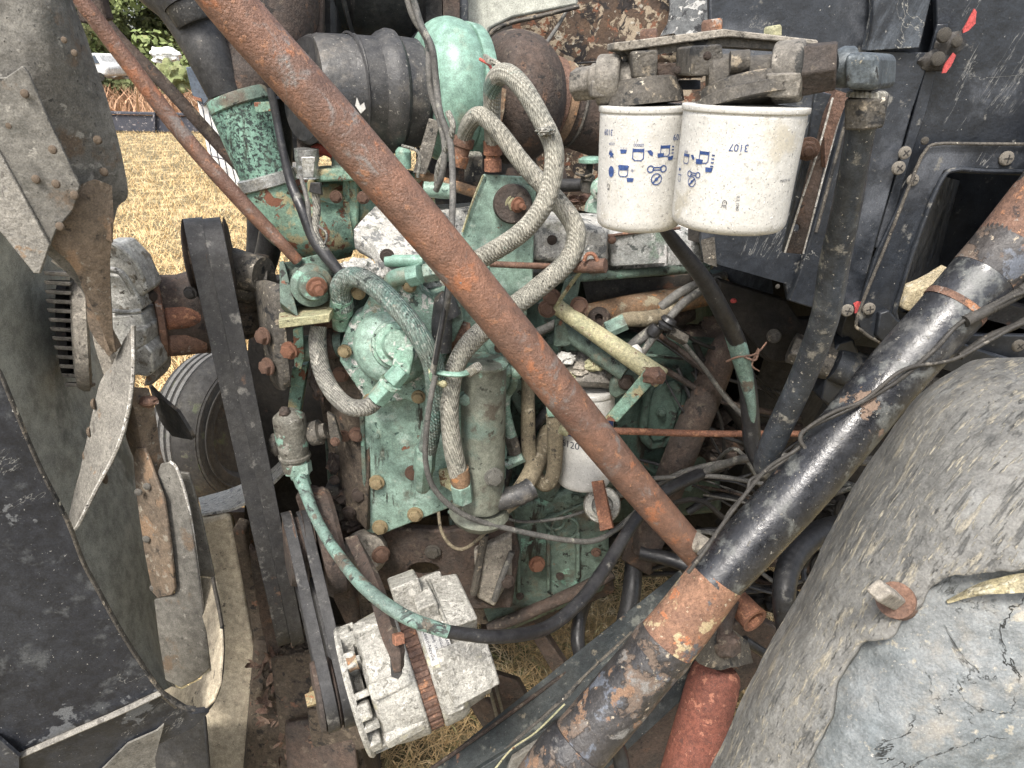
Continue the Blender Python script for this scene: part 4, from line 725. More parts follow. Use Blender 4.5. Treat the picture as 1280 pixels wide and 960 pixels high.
# lower arms
fp('spider_arm', M().surf([[(140, 476, .9), (158, 484, .88), (186, 486, .9)], [(152, 520, .9), (170, 520, .88), (194, 518, .9)], [(160, 556, .9), (178, 560, .88), (200, 560, .9)], [(180, 600, .89), (192, 600, .88), (212, 596, .9)]], 4, 5, .008, .0015), 'blade_rust')
fp('spider_arm', M().surf([[(150, 498, .93), (166, 520, .9)], [(172, 560, .92), (184, 562, .9)], [(186, 610, .9), (194, 606, .89)]], 4, 5, .006), 'dusty_metal')
fp('arm_bolt', M().blob(186, 502, .88, 12, 7, 8, am=.3), 'rust')
fp('blade', M().slab([(166, 570), (170, 560), (180, 560), (204, 624), (212, 680), (218, 736), (214, 744), (197, 748), (190, 740), (180, 690), (170, 620)], .865, .005, plane=[(166, 574, .885), (182, 560, .87), (205, 745, .845)]), 'blade_rust', bev=.0015, label='brown riveted doubler strip of the lower blade')
for x, y in ((173, 615), (184, 608), (183, 674), (196, 668), (192, 735), (205, 730)): bolt(fan, x, y, .862, 5, 'blade_grey', 'rivet')
fp('blade', M().slab([(196, 592), (200, 580), (214, 577), (223, 590), (236, 640), (250, 740), (259, 806), (262, 836), (246, 850), (226, 860), (206, 850), (198, 800), (192, 750), (218, 742), (212, 680)], .85, .005, plane=[(197, 583, .87), (222, 588, .86), (240, 850, .82)]), 'blade_grey', bev=.002)
fp('worn_edge', M().tube([(212, 577, .862), (222, 588, .858), (237, 640, .852), (251, 740, .838), (260, 806, .826), (262, 836, .82)], 1.8, 6), 'worn_edge')
fp('blade', M().slab([(220, 590), (236, 592), (250, 640), (266, 712), (268, 722), (246, 720), (236, 650)], .90, .005), 'blade_grey', bev=.0015)
fp('blade', M().surf([[(186, 482, .98), (204, 500, .95), (222, 515, .93)], [(200, 525, .98), (222, 530, .95), (240, 545, .93)], [(215, 545, .98), (228, 548, .95), (240, 550, .94)]], 5, 5, .005), 'dark_metal')
# fan drive spool + hydraulic-like rusty hub
fd = T('fan_drive', 'rusty fan drive spool between the fan and the belts', 'pulley hub', (218, 390, 1.05))
obj('spool', M().lathe((194, 392, 1.04), (256, 388, 1.075), [(0, 46), (.02, 48), (.5, 47), (.8, 52), (1, 56)], 40), 'rust_dark', fd)
obj('flange', M().lathe((191, 391, 1.035), (201, 390, 1.041), [(0, 56), (.1, 60), (.8, 60), (1, 56)], 44), 'rust', fd)
obj('spool_lobe', M().lathe((206, 398, 1.0), (255, 394, 1.03), [(0, 13), (.05, 15), (1, 15)], 20), 'rust_bright', fd)
obj('spool_lobe', M().lathe((208, 426, 1.01), (255, 422, 1.04), [(0, 18), (.05, 20), (1, 20)], 20), 'rust', fd)
bolt(fd, 238, 366, .985, 8, 'dark_metal', 'hex')

bl = T('fan_belts', 'pair of worn black fan belts looped over the rusty upper pulley', 'belts', (320, 560, .98))
BC = []
def belt(top, bot, rt, rb, wpx, hpx, name='belt', parent=None, mt='belt', seg=14):
    """closed loop lying in a plane of nearly constant x; the near run is in front"""
    f1 = P(*top); f2 = P(*bot); c1 = f1; c2 = f2; X = V((.91, .41, 0)); ax = (c2-c1).normalized()
    X = (X-ax*X.dot(ax)).normalized(); N = ax.cross(X).normalized()
    if N.dot(CAM-c1) < 0: N = -N
    c1 = f1-N*rt+ax*rt*.15; c2 = f2-N*rb-ax*rb*.1; BC.append((c1, c2, X)); path = []
    for i in range(seg+1): a = -pi/2+pi*i/seg; path.append((c1+N*rt*(-sin(a))*1+(-ax)*rt*cos(a), (N*(-sin(a))-ax*cos(a)).normalized()))
    path = [(c1+(N*cos(a)-ax*sin(a))*rt, (N*cos(a)-ax*sin(a))) for a in [pi*i/seg for i in range(seg+1)]][::-1]
    path += [(c1.lerp(c2, i/10)+N*(rt+(rb-rt)*i/10), N) for i in range(1, 10)]
    path += [(c2+(N*cos(a)+ax*sin(a))*rb, (N*cos(a)+ax*sin(a))) for a in [pi*i/seg for i in range(seg+1)]]
    path += [(c2.lerp(c1, i/10)-N*(rb+(rt-rb)*i/10), -N) for i in range(1, 10)]
    vs = []; fs = []; m = len(path)
    w1, w2 = wpx
    for p, nn in path:
        t = max(0, min(1, (p-c1).dot(ax)/(c2-c1).length)); w_ = (w1*(1-t)+w2*t)
        for sx, dn in ((-.5, 0), (.5, 0), (.34, hpx), (-.34, hpx)): vs.append(p+X*w_*sx-nn*dn)
    for i in range(m):
        j = (i+1) % m
        for k in range(4): fs.append((i*4+k, i*4+(k+1) % 4, j*4+(k+1) % 4, j*4+k))
    return obj(name, M().add(vs, fs), mt, parent, bev=.0015)
belt((250, 318, .985), (352, 790, .915), .058, .07, (.0282, .0245), .011, parent=bl)
belt((273, 318, .99), (370, 790, .922), .058, .07, (.0282, .0245), .011, parent=bl)
up_ = T('upper_pulley', 'rusty grooved pulley carrying the top of the fan belts', 'pulley', (262, 330, 1.05))
def wpulley(ca, cb, X, prof, mt_, par, name='pulley', ext=.02):
    return obj(name, M().lathe(tuple(ca-X*ext), tuple(cb+X*ext), prof, 44, rpx=False), mt_, par)
X_ = BC[0][2] if BC[0][2].x > 0 else -BC[0][2]
wpulley(BC[0][0], BC[1][0], X_, [(0, .045), (.05, .058), (.12, .046), (.44, .046), (.5, .056), (.56, .046), (.88, .046), (.95, .058), (1, .045)], 'rust_dark', up_)
obj('bearing_shaft', M().lathe((292, 338, 1.08), (330, 344, 1.06), [(0, 28), (.3, 26), (1, 22)], 30), 'cast_dark', up_)
lb = T('alternator_belts', 'pair of dusty drive belts running down to the alternator pulley', 'belts', (390, 780, .95))
belt((363, 660, .90), (409, 862, .70), .062, .054, (.0185, .0185), .010, parent=lb)
belt((383, 658, .91), (430, 856, .71), .062, .054, (.0185, .0185), .010, parent=lb)
cpul = T('crank_pulley', 'broad rusty crank pulley disc behind the alternator belts', 'pulley', (410, 740, 1.05))
obj('pulley', M().lathe(tuple(BC[2][0]-X_*.013), tuple(BC[3][0]+X_*.012), [(0, .04), (.05, .06), (.3, .064), (.36, .052), (.55, .052), (.6, .062), (.65, .052), (.85, .052), (.9, .064), (1, .04)], 48, rpx=False), 'rust_dark', cpul)
obj('damper', M().lathe(tuple(BC[3][0]+X_*.014), tuple(BC[3][0]+X_*.05), [(0, .088), (.2, .094), (.8, .094), (1, .088)], 56, rpx=False), 'rust_dark', cpul)
obj('hub_boss', M().lathe((436, 700, 1.06), (452, 700, 1.05), [(0, 30), (1, 26)], 24), 'cast_dark', cpul)
thing('belt_tensioner_arm', 'brown dusty flat bar leaning above the alternator', 'bar', M().slab([(368, 622), (380, 612), (396, 614), (400, 640), (446, 752), (452, 800), (436, 790), (398, 712)], .99, .02), 'rust_dark', bev=.005)
# idler/tubes below belts
t = T('front_crossmember', 'greasy brown crossmember ledge below the fan belts', 'crossmember', (350, 900, 1.1))
obj('ledge', M().hexa([(318, 800, 1.05), (420, 806, 1.05), (470, 1010, .95), (300, 1010, .98)], [(318, 780, 1.3), (440, 780, 1.3), (480, 960, 1.25), (300, 960, 1.28)]), 'grease', t, bev=.01)
obj('angle_iron', M().slab([(310, 684), (318, 690), (324, 682), (332, 700), (352, 820), (376, 900), (392, 960), (372, 1000), (356, 930), (336, 830), (318, 740)], 1.0, .012, jag=.008), 'rust_dark', t, bev=.002)
obj('block', M().hexa([(338, 822, .98), (392, 812, .98), (412, 900, .95), (350, 920, .95)], [(338, 806, 1.08), (392, 796, 1.08), (412, 880, 1.05), (350, 900, 1.05)]), 'grease', t, bev=.008)
obj('block', M().hexa([(356, 905, .92), (440, 890, .90), (452, 1000, .86), (362, 1010, .88)], [(356, 890, 1.02), (440, 878, 1.02), (452, 980, 1.0), (362, 990, 1.0)]), 'rust_dark', t, bev=.008)
obj('grease_lump', M().blob(372, 812, 1.0, 18, 8, 12, am=.5, lv=4), 'grease', t)
obj('grease_lump', M().blob(330, 860, 1.02, 16, 30, 12, am=.35, lv=4), 'grease', t)
obj('bracket_block', M().hexa([(384, 888, .90), (470, 880, .88), (482, 930, .88), (392, 952, .90)], [(384, 870, 1.0), (470, 860, 1.0), (480, 910, 1.0), (392, 930, 1.0)]), 'grease', t, bev=.006)
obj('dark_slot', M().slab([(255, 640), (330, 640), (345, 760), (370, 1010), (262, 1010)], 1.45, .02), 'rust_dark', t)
bolt(t, 397, 868, .90, 12, 'brass_bolt', n=(-.6, -1, .2))
obj('ledge_ridge', M().tube([(392, 880, .92), (430, 880, .9), (470, 866, .88)], 5, 8, wob=.2), 'grease', t)
t = T('frame_crossmember', 'wide tan dusty frame member running down beside the shroud', 'frame member', (290, 900, 1.1))
obj('top_face', M().hexa([(250, 650, 1.22), (288, 640, 1.22), (356, 1010, 1.0), (262, 1010, .98)], [(240, 640, 1.34), (292, 640, 1.34), (360, 1010, 1.12), (262, 1010, 1.12)]), 'tan_beam', t, bev=.012)
obj('flange', M().slab([(290, 660), (304, 664), (334, 800), (366, 1010), (354, 1010), (320, 820)], 1.1, .04), 'grease', t, bev=.006)
thing('scrap_strip', 'pale curved strip of sheet metal lying behind the belts', 'metal strip', M().surf([[(248, 622, 1.42), (252, 642, 1.25)], [(290, 610, 1.42), (294, 634, 1.25)], [(325, 592, 1.40), (330, 612, 1.25)], [(356, 568, 1.38), (360, 584, 1.25)]], 4, 5, .006), 'corroded_white')
rg = random.Random(4)
lv_ = M()
for i in range(90):
    px = rg.uniform(300, 352)+(i % 3)*3; py = rg.uniform(800, 962); px += (py-850)*.12+14; c = P(px, py, 1.0+rg.uniform(-.02, .02)); s_ = rg.uniform(.006, .015)
    n = V((rg.uniform(-1, 1), rg.uniform(-1.2, 0), rg.uniform(0, 1))).normalized(); X = n.orthogonal().normalized(); X.rotate(Matrix.Rotation(rg.uniform(0, 6), 3, n)); Y = n.cross(X)
    k_ = n*s_*rg.uniform(.2, .6); lv_.add([c+X*s_*1.6+k_, c+X*s_*.7+Y*s_*.45, c-X*s_*.7+Y*s_*.5+k_*.3, c-X*s_*1.5+k_*1.2, c-X*s_*.6-Y*s_*.42+k_*.2, c+X*s_*.8-Y*s_*.4, c+X*s_*.1-n*s_*.15], [(0, 1, 6), (1, 2, 6), (2, 3, 6), (3, 4, 6), (4, 5, 6), (5, 0, 6)])
obj('dead_leaves', lv_, 'dead_leaf', None, 'dry brown leaves caught beside the tan frame member', 'leaves', kind='stuff')
# green grease tensioner cylinder + painted oil hose
t = T('valve_fitting', 'corroded upright cylinder fitting with mint flakes left of the gear cover', 'fitting', (365, 580, .98))
obj('body', M().lathe((360, 512, .98), (371, 590, .97), [(0, 8), (.03, 12), (.1, 19), (.15, 20), (.45, 20), (.7, 18), (.72, 20), (.76, 20), (.78, 18), (.95, 17), (1, 13)], 28, wob=.05), 'fitting_grime', t)
obj('tip', M().blob(356, 515, .97, 7, 7, 7), 'rust_dark', t)
obj('nut', M().hexprism((372, 578, .97), (374, 592, .965), 17), 'mint', t, bev=.0015)
obj('side_stub', M().lathe((378, 545, .99), (408, 538, .99), [(0, 10), (.3, 10), (.35, 15), (.75, 16), (.8, 10), (1, 10)], 18), 'cast_dark', t)
obj('side_ear', M().blob(345, 556, .99, 9, 16, 9, am=.2), 'cast_dark', t)
obj('flange', M().slab([(408, 516), (418, 522), (427, 552), (420, 562), (412, 550)], .985, .01), 'cast_dark', t, bev=.002)
bolt(t, 419, 552, .985, 6, 'rust')
t = T('painted_oil_hose', 'green and black painted hose curving from the fitting across the alternator', 'hose', (620, 790, .8))
HP = [(374, 590, .965, 9), (381, 612, .93, 8), (396, 650, .87, 7), (420, 690, .80, 7.5), (455, 733, .71, 8.5), (505, 770, .655, 9), (560, 790, .65, 8.5), (620, 796, .68, 8.5), (680, 786, .74, 8.5), (722, 755, .80, 8.5), (755, 712, .87, 8.5), (785, 664, .94, 8), (806, 636, .98, 8), (838, 610, 1.02, 8), (900, 582, 1.1, 8)]
obj('painted_section', M().tube(HP[:7], 8.5, 16, k=8), 'painted_hose', t); obj('black_section', M().tube([(555, 789, .65, 8.3)]+HP[7:], 8.5, 16, k=8), 'hose_black', t)
obj('ferrule', M().lathe((373, 588, .965), (380, 608, .95), [(0, 12), (.4, 12), (.5, 10), (1, 9.5)], 20), 'mint', t)

# ================= ALTERNATOR =================
# axis runs from the pulley (left, slightly low) to the rear cover (right, up)
al = T('alternator', 'large dusty grey cast alternator hanging at the bottom of the engine', 'alternator', (530, 940, .72))
aA = (450, 860, .735); aB = (582, 806, .795)
aa = P(*aA); ab = P(*aB); aw = (ab-aa).normalized(); aL = (ab-aa).length
ae = (CAM-aa); ae = (ae-aw*ae.dot(aw)).normalized(); asd = aw.cross(ae)
ak = PX(830, .76)*.9
def AP(t, th, r):      # t along the axis, th angle from the viewer side, r in px
    return aa+aw*aL*t+(ae*cos(th)+asd*sin(th))*r*ak
def alathe(prof, n=48, **k): return M().lathe(tuple(aa), tuple(ab), [(t, r*ak) for t, r in prof], n, rpx=False, **k)
obj('front_housing', alathe([(.07, 50), (.10, 76), (.13, 84), (.30, 88), (.47, 89), (.48, 86), (.49, 60)]), 'aluminium', al, bev=.0015)
obj('stator', alathe([(.46, 83), (.62, 83)], 96), 'rust', al)
for i in range(40):
    th = 2*pi*i/40
    c = AP(.54, th, 84.5); n = (ae*cos(th)+asd*sin(th)); tg = aw.cross(n)
    X, Y, Z = aw*aL*.115*.5, tg*ak*3.6, n*ak*2.2
    vs = [c+X*a+Y*b+Z*d for d in (-1, 1) for a, b in ((-1, -1), (1, -1), (1, 1), (-1, 1))]
    obj('stator_tooth', M().add(vs, [(3, 2, 1, 0), (4, 5, 6, 7), (0, 1, 5, 4), (1, 2, 6, 5), (2, 3, 7, 6), (3, 0, 4, 7)]), 'rust', al, bev=.0008, seg=1)
obj('rear_housing', alathe([(.60, 60), (.605, 87), (.62, 89), (.78, 88), (.84, 84), (.86, 78), (1.0, 74), (1.04, 68), (1.05, 30)]), 'aluminium', al, bev=.0015)
def ablock(name, t0, t1, th0, th1, r0, r1, mt='aluminium', bev=.003, r1b=None):
    vs = []
    for (t, r1_) in ((t0, r1), (t1, r1b or r1)):
        for th, r_ in ((th0, r0), (th1, r0), (th1, r1_), (th0, r1_)): vs.append(AP(t, th, r_))
    m = M().add(vs, [(0, 1, 2, 3), (7, 6, 5, 4), (0, 4, 5, 1), (1, 5, 6, 2), (2, 6, 7, 3), (3, 7, 4, 0)])
    return obj(name, m, mt, al, bev=bev)
ablock('terminal_box', .86, 1.12, -1.3, -.25, 40, 108, r1b=100)
ablock('terminal_box_rim', .84, .875, -1.34, -.2, 40, 112)
ablock('rear_lug', .66, .84, -1.35, -.6, 70, 112)
ablock('regulator', .70, 1.14, -.08, .75, 40, 100, r1b=92)
ablock('rear_cap', 1.0, 1.1, .85, 1.9, 30, 78)
ablock('housing_step', .63, .80, .2, .9, 80, 95)
ablock('mount_foot', .50, .76, -1.45, -.95, 70, 126)
ablock('rear_boss', .80, .98, -1.6, -1.25, 50, 112)
for i in range(12):
    th = 2*pi*i/12+.1; ablock('drive_end_rib', -.05, .10, th-.05, th+.05, 40, 86, bev=.0015)
obj('drive_end_ring', alathe([(-.07, 40), (-.07, 86), (-.045, 88), (-.02, 86), (-.02, 40)], cap=False), 'aluminium', al)
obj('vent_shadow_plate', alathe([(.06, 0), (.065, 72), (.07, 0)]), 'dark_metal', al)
for th in (-1.15, -.45, .35, 1.05): ablock('front_pad', -.04, .07, th-.13, th+.13, 62, 87, bev=.003)
for th in (-.9, .12, .95): ablock('front_lug', .10, .46, th-.12, th+.12, 80, 96, r1b=90, bev=.005)
obj('fan_hub', alathe([(-.06, 0), (-.055, 38), (.05, 38)], 32), 'aluminium', al)
obj('copper_bolt', M().tube3([V((*AP(-.01, -.42, 78), .010)), V((*AP(.07, -.42, 78), .010))], 12, 4, rib=(3, .15)), 'pipe_orange', al)
cl = (AP(0, -.55, 40))
obj('slot_groove', M().slab([(486, 800), (498, 796), (503, 842), (498, 849), (489, 846)], .62, .002, plane=[tuple((486, 800, .665)), (503, 842, .650), (520, 800, .668)]), 'dark_metal', al)
ab_ = thing('adjusting_arm', 'rusty slotted adjusting bar lying over the front of the alternator', 'bar', M().surf([[(430, 672, .90), (446, 668, .90)], [(456, 730, .80), (470, 724, .79)], [(474, 790, .685), (490, 784, .68)], [(486, 820, .655), (500, 815, .652)], [(492, 842, .648), (501, 840, .646)]], 3, 5, .012, .0006), 'rust_dark', bev=.001)
thing('square_nut', 'small square rusty nut on the adjusting bar', 'nut', M().hexprism((496, 797, .664), (500, 800, .655), 9, 4, .6), 'rust_bright', bev=.001)
# printed label: lines of text wrapped onto the rear housing
def cyl_frame(a, b):
    w_ = (b-a).normalized(); c = (a+b)/2; e = CAM-c; e = (e-w_*e.dot(w_)).normalized(); return w_, e, w_.cross(e)
def text_mesh(s_, size):
    cu = bpy.data.curves.new('tmp', 'FONT'); cu.body = s_; cu.size = size; cu.align_x = 'CENTER'; cu.align_y = 'CENTER'; cu.resolution_u = 3
    o = bpy.data.objects.new('tmp', cu); COL.objects.link(o); dg = bpy.context.evaluated_depsgraph_get(); dg.update()
    me = bpy.data.meshes.new_from_object(o.evaluated_get(dg)); vs = [v.co.copy() for v in me.vertices]; fs = [tuple(p.vertices) for p in me.polygons]
    bpy.data.objects.remove(o); bpy.data.meshes.remove(me); bpy.data.curves.remove(cu); return vs, fs
def wrap(parent, name, mt, shapes, a, rfun, w_, e, sd_):
    """shapes: list of (verts2d, faces) with u around (m, + to the right as seen) and v along the axis (m)"""
    m = M()
    for vs, fs in shapes:
        q = []
        for p in vs:
            r_ = rfun(p[1])+.0004; th = p[0]/r_; q.append(a+w_*p[1]+(e*cos(th)+sd_*sin(th))*r_)
        m.add(q, fs)
    me = bpy.data.meshes.new(name); c = sum(m.v, V())/len(m.v)
    me.from_pydata([v-c for v in m.v], [], m.f); me.materials.append(MATS[mt])
    o = bpy.data.objects.new(name, me); COL.objects.link(o); WL[o] = c; o.parent = parent; o.location = c-WL[parent]; return o
def T2(s_, size, u, v, rot=0, sx=1):
    vs, fs = text_mesh(s_, size); return [((p.x*sx*cos(rot)-p.y*sin(rot)+u), (p.x*sx*sin(rot)+p.y*cos(rot)+v)) for p in vs], fs
def strk(pts, w_, u=0, v=0, s_=1, closed=False):
    pts = [V((p[0]*s_+u, p[1]*s_+v)) for p in pts]
    if closed: pts.append(pts[0])
    vs = []; fs = []
    for i in range(len(pts)-1):
        d = (pts[i+1]-pts[i]).normalized()*w_/2; n = V((-d.y, d.x)); o = len(vs)
        vs += [tuple(pts[i]-d+n), tuple(pts[i]-d-n), tuple(pts[i+1]+d-n), tuple(pts[i+1]+d+n)]; fs.append((o, o+1, o+2, o+3))
    return vs, fs
def fill(pts, u=0, v=0, s_=1): return [(p[0]*s_+u, p[1]*s_+v) for p in pts], [tuple(range(len(pts)))]
def circ(r_, n=20, cx=0, cy=0, ry=None): return [(cx+r_*cos(2*pi*i/n), cy+(ry or r_)*sin(2*pi*i/n)) for i in range(n)]
lab = []
for i, (tx, sz) in enumerate((('Leece-Neville', .0078), ('4864J  145A', .0056), ('12V  NEG GRD', .0056), ('REMAN', .006))):
    lab.append(T2(tx, sz, .004, (.665+.05*i)*aL, 0))
R_ = 89.5*ak
bgp = [(-.022+.052*i/6, .61*aL+.0008) for i in range(7)]+[(.030-.052*i/6, .835*aL) for i in range(7)]
def grid2(u0, u1, v0, v1, nu):
    vs = [(u0+(u1-u0)*i/nu, v) for v in (v0, v1) for i in range(nu+1)]; return vs, [(i, i+1, i+nu+2, i+nu+1) for i in range(nu)]
def lwrap(name, mt, shapes, dr):
    q = [([(p[0]-.022, p[1]) for p in vs], fs) for vs, fs in shapes]
    return wrap(al, name, mt, q, aa, lambda v: R_+dr, aw, ae, asd)
lwrap('rating_sticker', 'filter_white', [grid2(-.022, .032, .635*aL, .84*aL, 10)], .0003)
lwrap('sticker_print', 'print_dark', lab, .0008)
ap = T('alternator_pulley', 'dusty brown grooved pulley on the alternator shaft', 'pulley', (440, 870, .735))
wpulley(BC[2][1], BC[3][1], X_, [(0, .03), (.02, .05), (.12, .052), (.2, .044), (.42, .044), (.5, .052), (.58, .044), (.8, .044), (.9, .054), (.98, .052), (1, .03)], 'rust_dark', ap, ext=.017)
obj('pulley_bolt', M().lathe(tuple(BC[2][1]-X_*.03), tuple(BC[2][1]-X_*.015), [(0, .010), (1, .011)], 6, rpx=False), 'brass_bolt', ap)
w1 = T('alternator_wires', 'short grey wires with a pink connector behind the alternator', 'wire', (605, 820, .84))
obj('wire', M().tube([(590, 814, .83), (606, 816, .83), (612, 826, .84), (606, 838, .85), (612, 860, .9), (622, 900, 1.0)], 2.2, 8), 'cable_grey', w1)
obj('wire', M().tube([(586, 800, .86), (604, 806, .85), (614, 822, .86), (618, 850, .9), (628, 890, 1.0)], 2.2, 8), 'cable_grey', w1)
obj('connector', M().blob(612, 831, .83, 6, 4.5, 5, am=.2), 'pink_plastic', w1)
t = T('rusty_struts', 'rusty flat bars slanting down to the ground behind the alternator', 'bars', (620, 900, 1.1))
obj('bar', M().hexa([(585, 880, 1.0), (606, 872, 1.0), (650, 930, 1.0), (640, 970, 1.0)], [(590, 878, 1.02), (612, 870, 1.02), (660, 930, 1.02), (650, 970, 1.02)]), 'rust_dark', t, bev=.003)
obj('bar', M().hexa([(664, 796, 1.2), (678, 790, 1.2), (712, 838, 1.2), (696, 850, 1.2)], [(670, 792, 1.24), (684, 786, 1.24), (716, 834, 1.24), (700, 846, 1.24)]), 'rust_dark', t, bev=.003)
obj('bar', M().hexa([(606, 838, 1.05), (646, 850, 1.05), (664, 884, 1.05), (620, 900, 1.05)], [(612, 834, 1.1), (650, 846, 1.1), (668, 880, 1.1), (626, 896, 1.1)]), 'rust_dark', t, bev=.003)

# ================= DIAGONAL STRUT AND STAY RODS =================
hose('diagonal_strut', 'thick rusty brown pipe strut crossing the whole engine diagonally', 'pipe', [(238, -60, .735, 32), (300, 20, .75, 31.5), (420, 155, .775, 30.5), (560, 318, .80, 28), (700, 490, .83, 25), (800, 612, .855, 21.5), (872, 694, .87, 18.5)], 30, 'rust_strut', n=40, k=14)
t = T('strut_end_bolt', 'dusty bolt where the rusty strut meets the black tube', 'bolt', (880, 684, .84)); obj('stub', M().lathe((868, 676, .86), (888, 688, .83), [(0, 12), (.6, 12), (.7, 8), (1, 8)], 20), 'dusty_metal', t)
hose('stay_rod', 'long thin rusty stay rod running from the top left down to the bracket', 'rod', [(92, -12, .95, 10.5), (160, 78, .97, 10.5), (230, 170, .98, 10), (300, 250, .99, 9.5), (338, 290, 1.0, 8.5), (352, 304, 1.0, 7.5), (372, 326, 1.01, 7)], 10, 'pipe_khaki' if False else 'rust_strut', n=20, k=6)
hose('stay_rod', 'darker second stay rod behind and above the long rusty one', 'rod', [(118, 10, 1.15, 8), (150, 50, 1.15, 8), (210, 110, 1.15, 8), (282, 190, 1.15, 8), (300, 208, 1.15, 8)], 8, 'rust_dark', n=18)
thing('rod_bracket', 'dark rusty bracket holding the stay rods at the top left', 'bracket', M().slab([(84, -40), (126, -40), (127, 2), (134, 24), (110, 30), (98, 28)], 1.0, .02), 'rust_dark', bev=.003)

# ================= TWO WHITE SPIN-ON FILTERS =================
def spin_filter(name, label, a, b, R_, grp):
    t = T(name, label, 'filter', b, grp)
    obj('can', M().lathe(a, b, [(0, R_*.97), (.004, R_*.995), (.01, R_*1.0), (.04, R_*1.0), (.048, R_*.99), (.052, R_*.966), (.06, R_*.962), (.066, R_*.97), (.09, R_*.97), (.5, R_*.962), (.88, R_*.957), (.925, R_*.948), (.955, R_*.92), (.975, R_*.87), (.988, R_*.79), (.995, R_*.68), (.99, R_*.5), (1, 0)], 72), 'filter_white', t, ang=50)
    return t
fA = ((807, 131, .665), (797, 284, .665)); RA = 58
fB = ((932, 131, .60), (908, 284, .60)); RB = 77.5
f1 = spin_filter('fuel_filter', 'smaller left white spin-on filter with blue pictogram print', *fA, RA, 'two white filters under the casting')
f2 = spin_filter('fuel_filter', 'larger right white spin-on filter marked 3107 upside down', *fB, RB, 'two white filters under the casting')
def icons(parent, a, b, R_, spec, mt_):
    a3 = P(*a); b3 = P(*b); w_, e, s_ = cyl_frame(a3, b3); k = PX(a[1], a[2])
    if s_.x < 0: s_ = -s_
    rr = R_*.966*k
    shp = []
    for (kind, du, dv, sz, *ex) in spec:     # du, dv in photo px from the top centre of the can
        u = math.asin(max(-.98, min(.98, du/(R_*.966))))*rr; v = dv*k; z = sz*k
        W = z*.09
        if kind == 'text':
            shp.append(T2(ex[0], z, u, v, (ex[1] if len(ex) > 1 else 0), ex[2] if len(ex) > 2 else 1))
        elif kind == 'can':
            shp += [strk([(-.5, -.5), (-.5, .35), (-.3, .55), (.3, .55), (.5, .35), (.5, -.5)], W, u, v, z), fill([(-.5, -.5), (-.5, -.2), (.5, -.2), (.5, -.5)], u, v, z)]
        elif kind == 'cup': shp += [strk([(-.5, -.4), (-.5, .35), (-.3, .55), (.3, .55), (.5, .35), (.5, -.4)], W, u, v, z), strk([(-.55, -.45), (.55, -.45)], W*1.6, u, v, z)]
        elif kind == 'dot': shp.append(fill(circ(.5, 20, ry=.75), u, v, z))
        elif kind == 'hand': shp += [fill([(-.4, -.2), (-.2, -.6), (-.05, -.2), (.1, -.6), (.2, -.15), (.5, 0), (.3, .2), (.5, .55), (.1, .35), (-.2, .6), (-.15, .2), (-.5, .1)], u, v, z)]
        elif kind == 'drop': shp.append(fill([(-.5, -.3), (.1, -.4), (.5, .0), (.4, .5), (.0, .3)], u, v, z))
        elif kind == 'ring': shp += [strk(circ(.5, 24), W, u, v, z, True), strk([(-.3, .3), (.3, -.3)], W*1.6, u, v, z), fill(circ(.16, 10), u, v, z)]
        elif kind == 'wrench': shp += [strk(circ(.25, 14, -.55, 0), W, u, v, z, True), strk(circ(.25, 14, .55, 0), W, u, v, z, True), strk([(-.35, .08), (.35, .08)], W, u, v, z), strk([(-.35, -.12), (.35, -.12)], W, u, v, z)]
        elif kind == 'bar': shp.append(fill([(-.5, -.25), (.5, -.25), (.4, .25), (-.4, .3)], u, v, z))
        elif kind == 'dash':
            for i in range(4): shp.append(fill([(-.12, -.5+.27*i), (.12, -.5+.27*i), (.12, -.4+.27*i), (-.12, -.4+.27*i)], u, v, z))
    return wrap(parent, 'printed_marking', mt_, shp, a3, lambda v: rr, w_, e, s_)
def T2(s_, size, u, v, rot=0, sx=1):      # v grows downwards here, so the glyphs are flipped about the u axis
    vs, fs = text_mesh(s_, size); return [((p.x*sx*cos(rot)-(-p.y)*sin(rot)+u), (p.x*sx*sin(rot)+(-p.y)*cos(rot)+v)) for p in vs], fs
icons(f1, *fA, RA, [('text', -43, 29, 10, '3109', pi, .85), ('text', 42, 34, 10, '3109', pi, .95), ('text', -38, 42, 4, 'STOP', pi), ('hand', -38, 54, 9), ('text', -23, 46, 4, '= = =', pi), ('bar', -23, 50, 9), ('text', -5, 42, 5, '00000', pi), ('can', -5, 53, 13), ('drop', 9, 51, 8), ('can', 27, 49, 12), ('bar', 22, 54, 9), ('dash', 36, 51, 14), ('bar', 34, 58, 8), ('dot', -37, 75, 9), ('cup', -22, 73, 12), ('bar', -22, 69, 12), ('bar', -13, 83, 9), ('text', -11, 72, 5, 'IIi', .5), ('wrench', 19, 70, 15), ('ring', 19, 82, 13)], 'print_blue')
icons(f1, *fA, RA, [('text', -40, 94, 7, 'C9', pi/2), ('text', 44, 99, 7, 'CE', pi/2)], 'print_dark')
icons(f2, *fB, RB, [('text', 0, 44, 12, '3107', pi, .95), ('text', -62, 55, 4, '0000', pi), ('can', -61, 63, 11), ('drop', -53, 60, 7), ('can', -39, 58, 13), ('bar', -44, 64, 11), ('dash', -28, 62, 16), ('bar', -31, 72, 10), ('text', -39, 53, 5, 'IIIII', pi), ('bar', -68, 78, 6), ('cup', -67, 88, 8), ('wrench', -49, 80, 13), ('ring', -50, 89, 12)], 'print_blue')
icons(f2, *fB, RB, [('text', -7, 110, 8, 'CE', pi/2), ('text', 9, 108, 5, '0401 2 B', -pi/2-.1), ('text', 60, 82, 5, 'MADE 04', .0), ('text', -70, 70, 5, 'V', 0), ('text', 66, 96, 5, '4', 0)], 'print_dark')
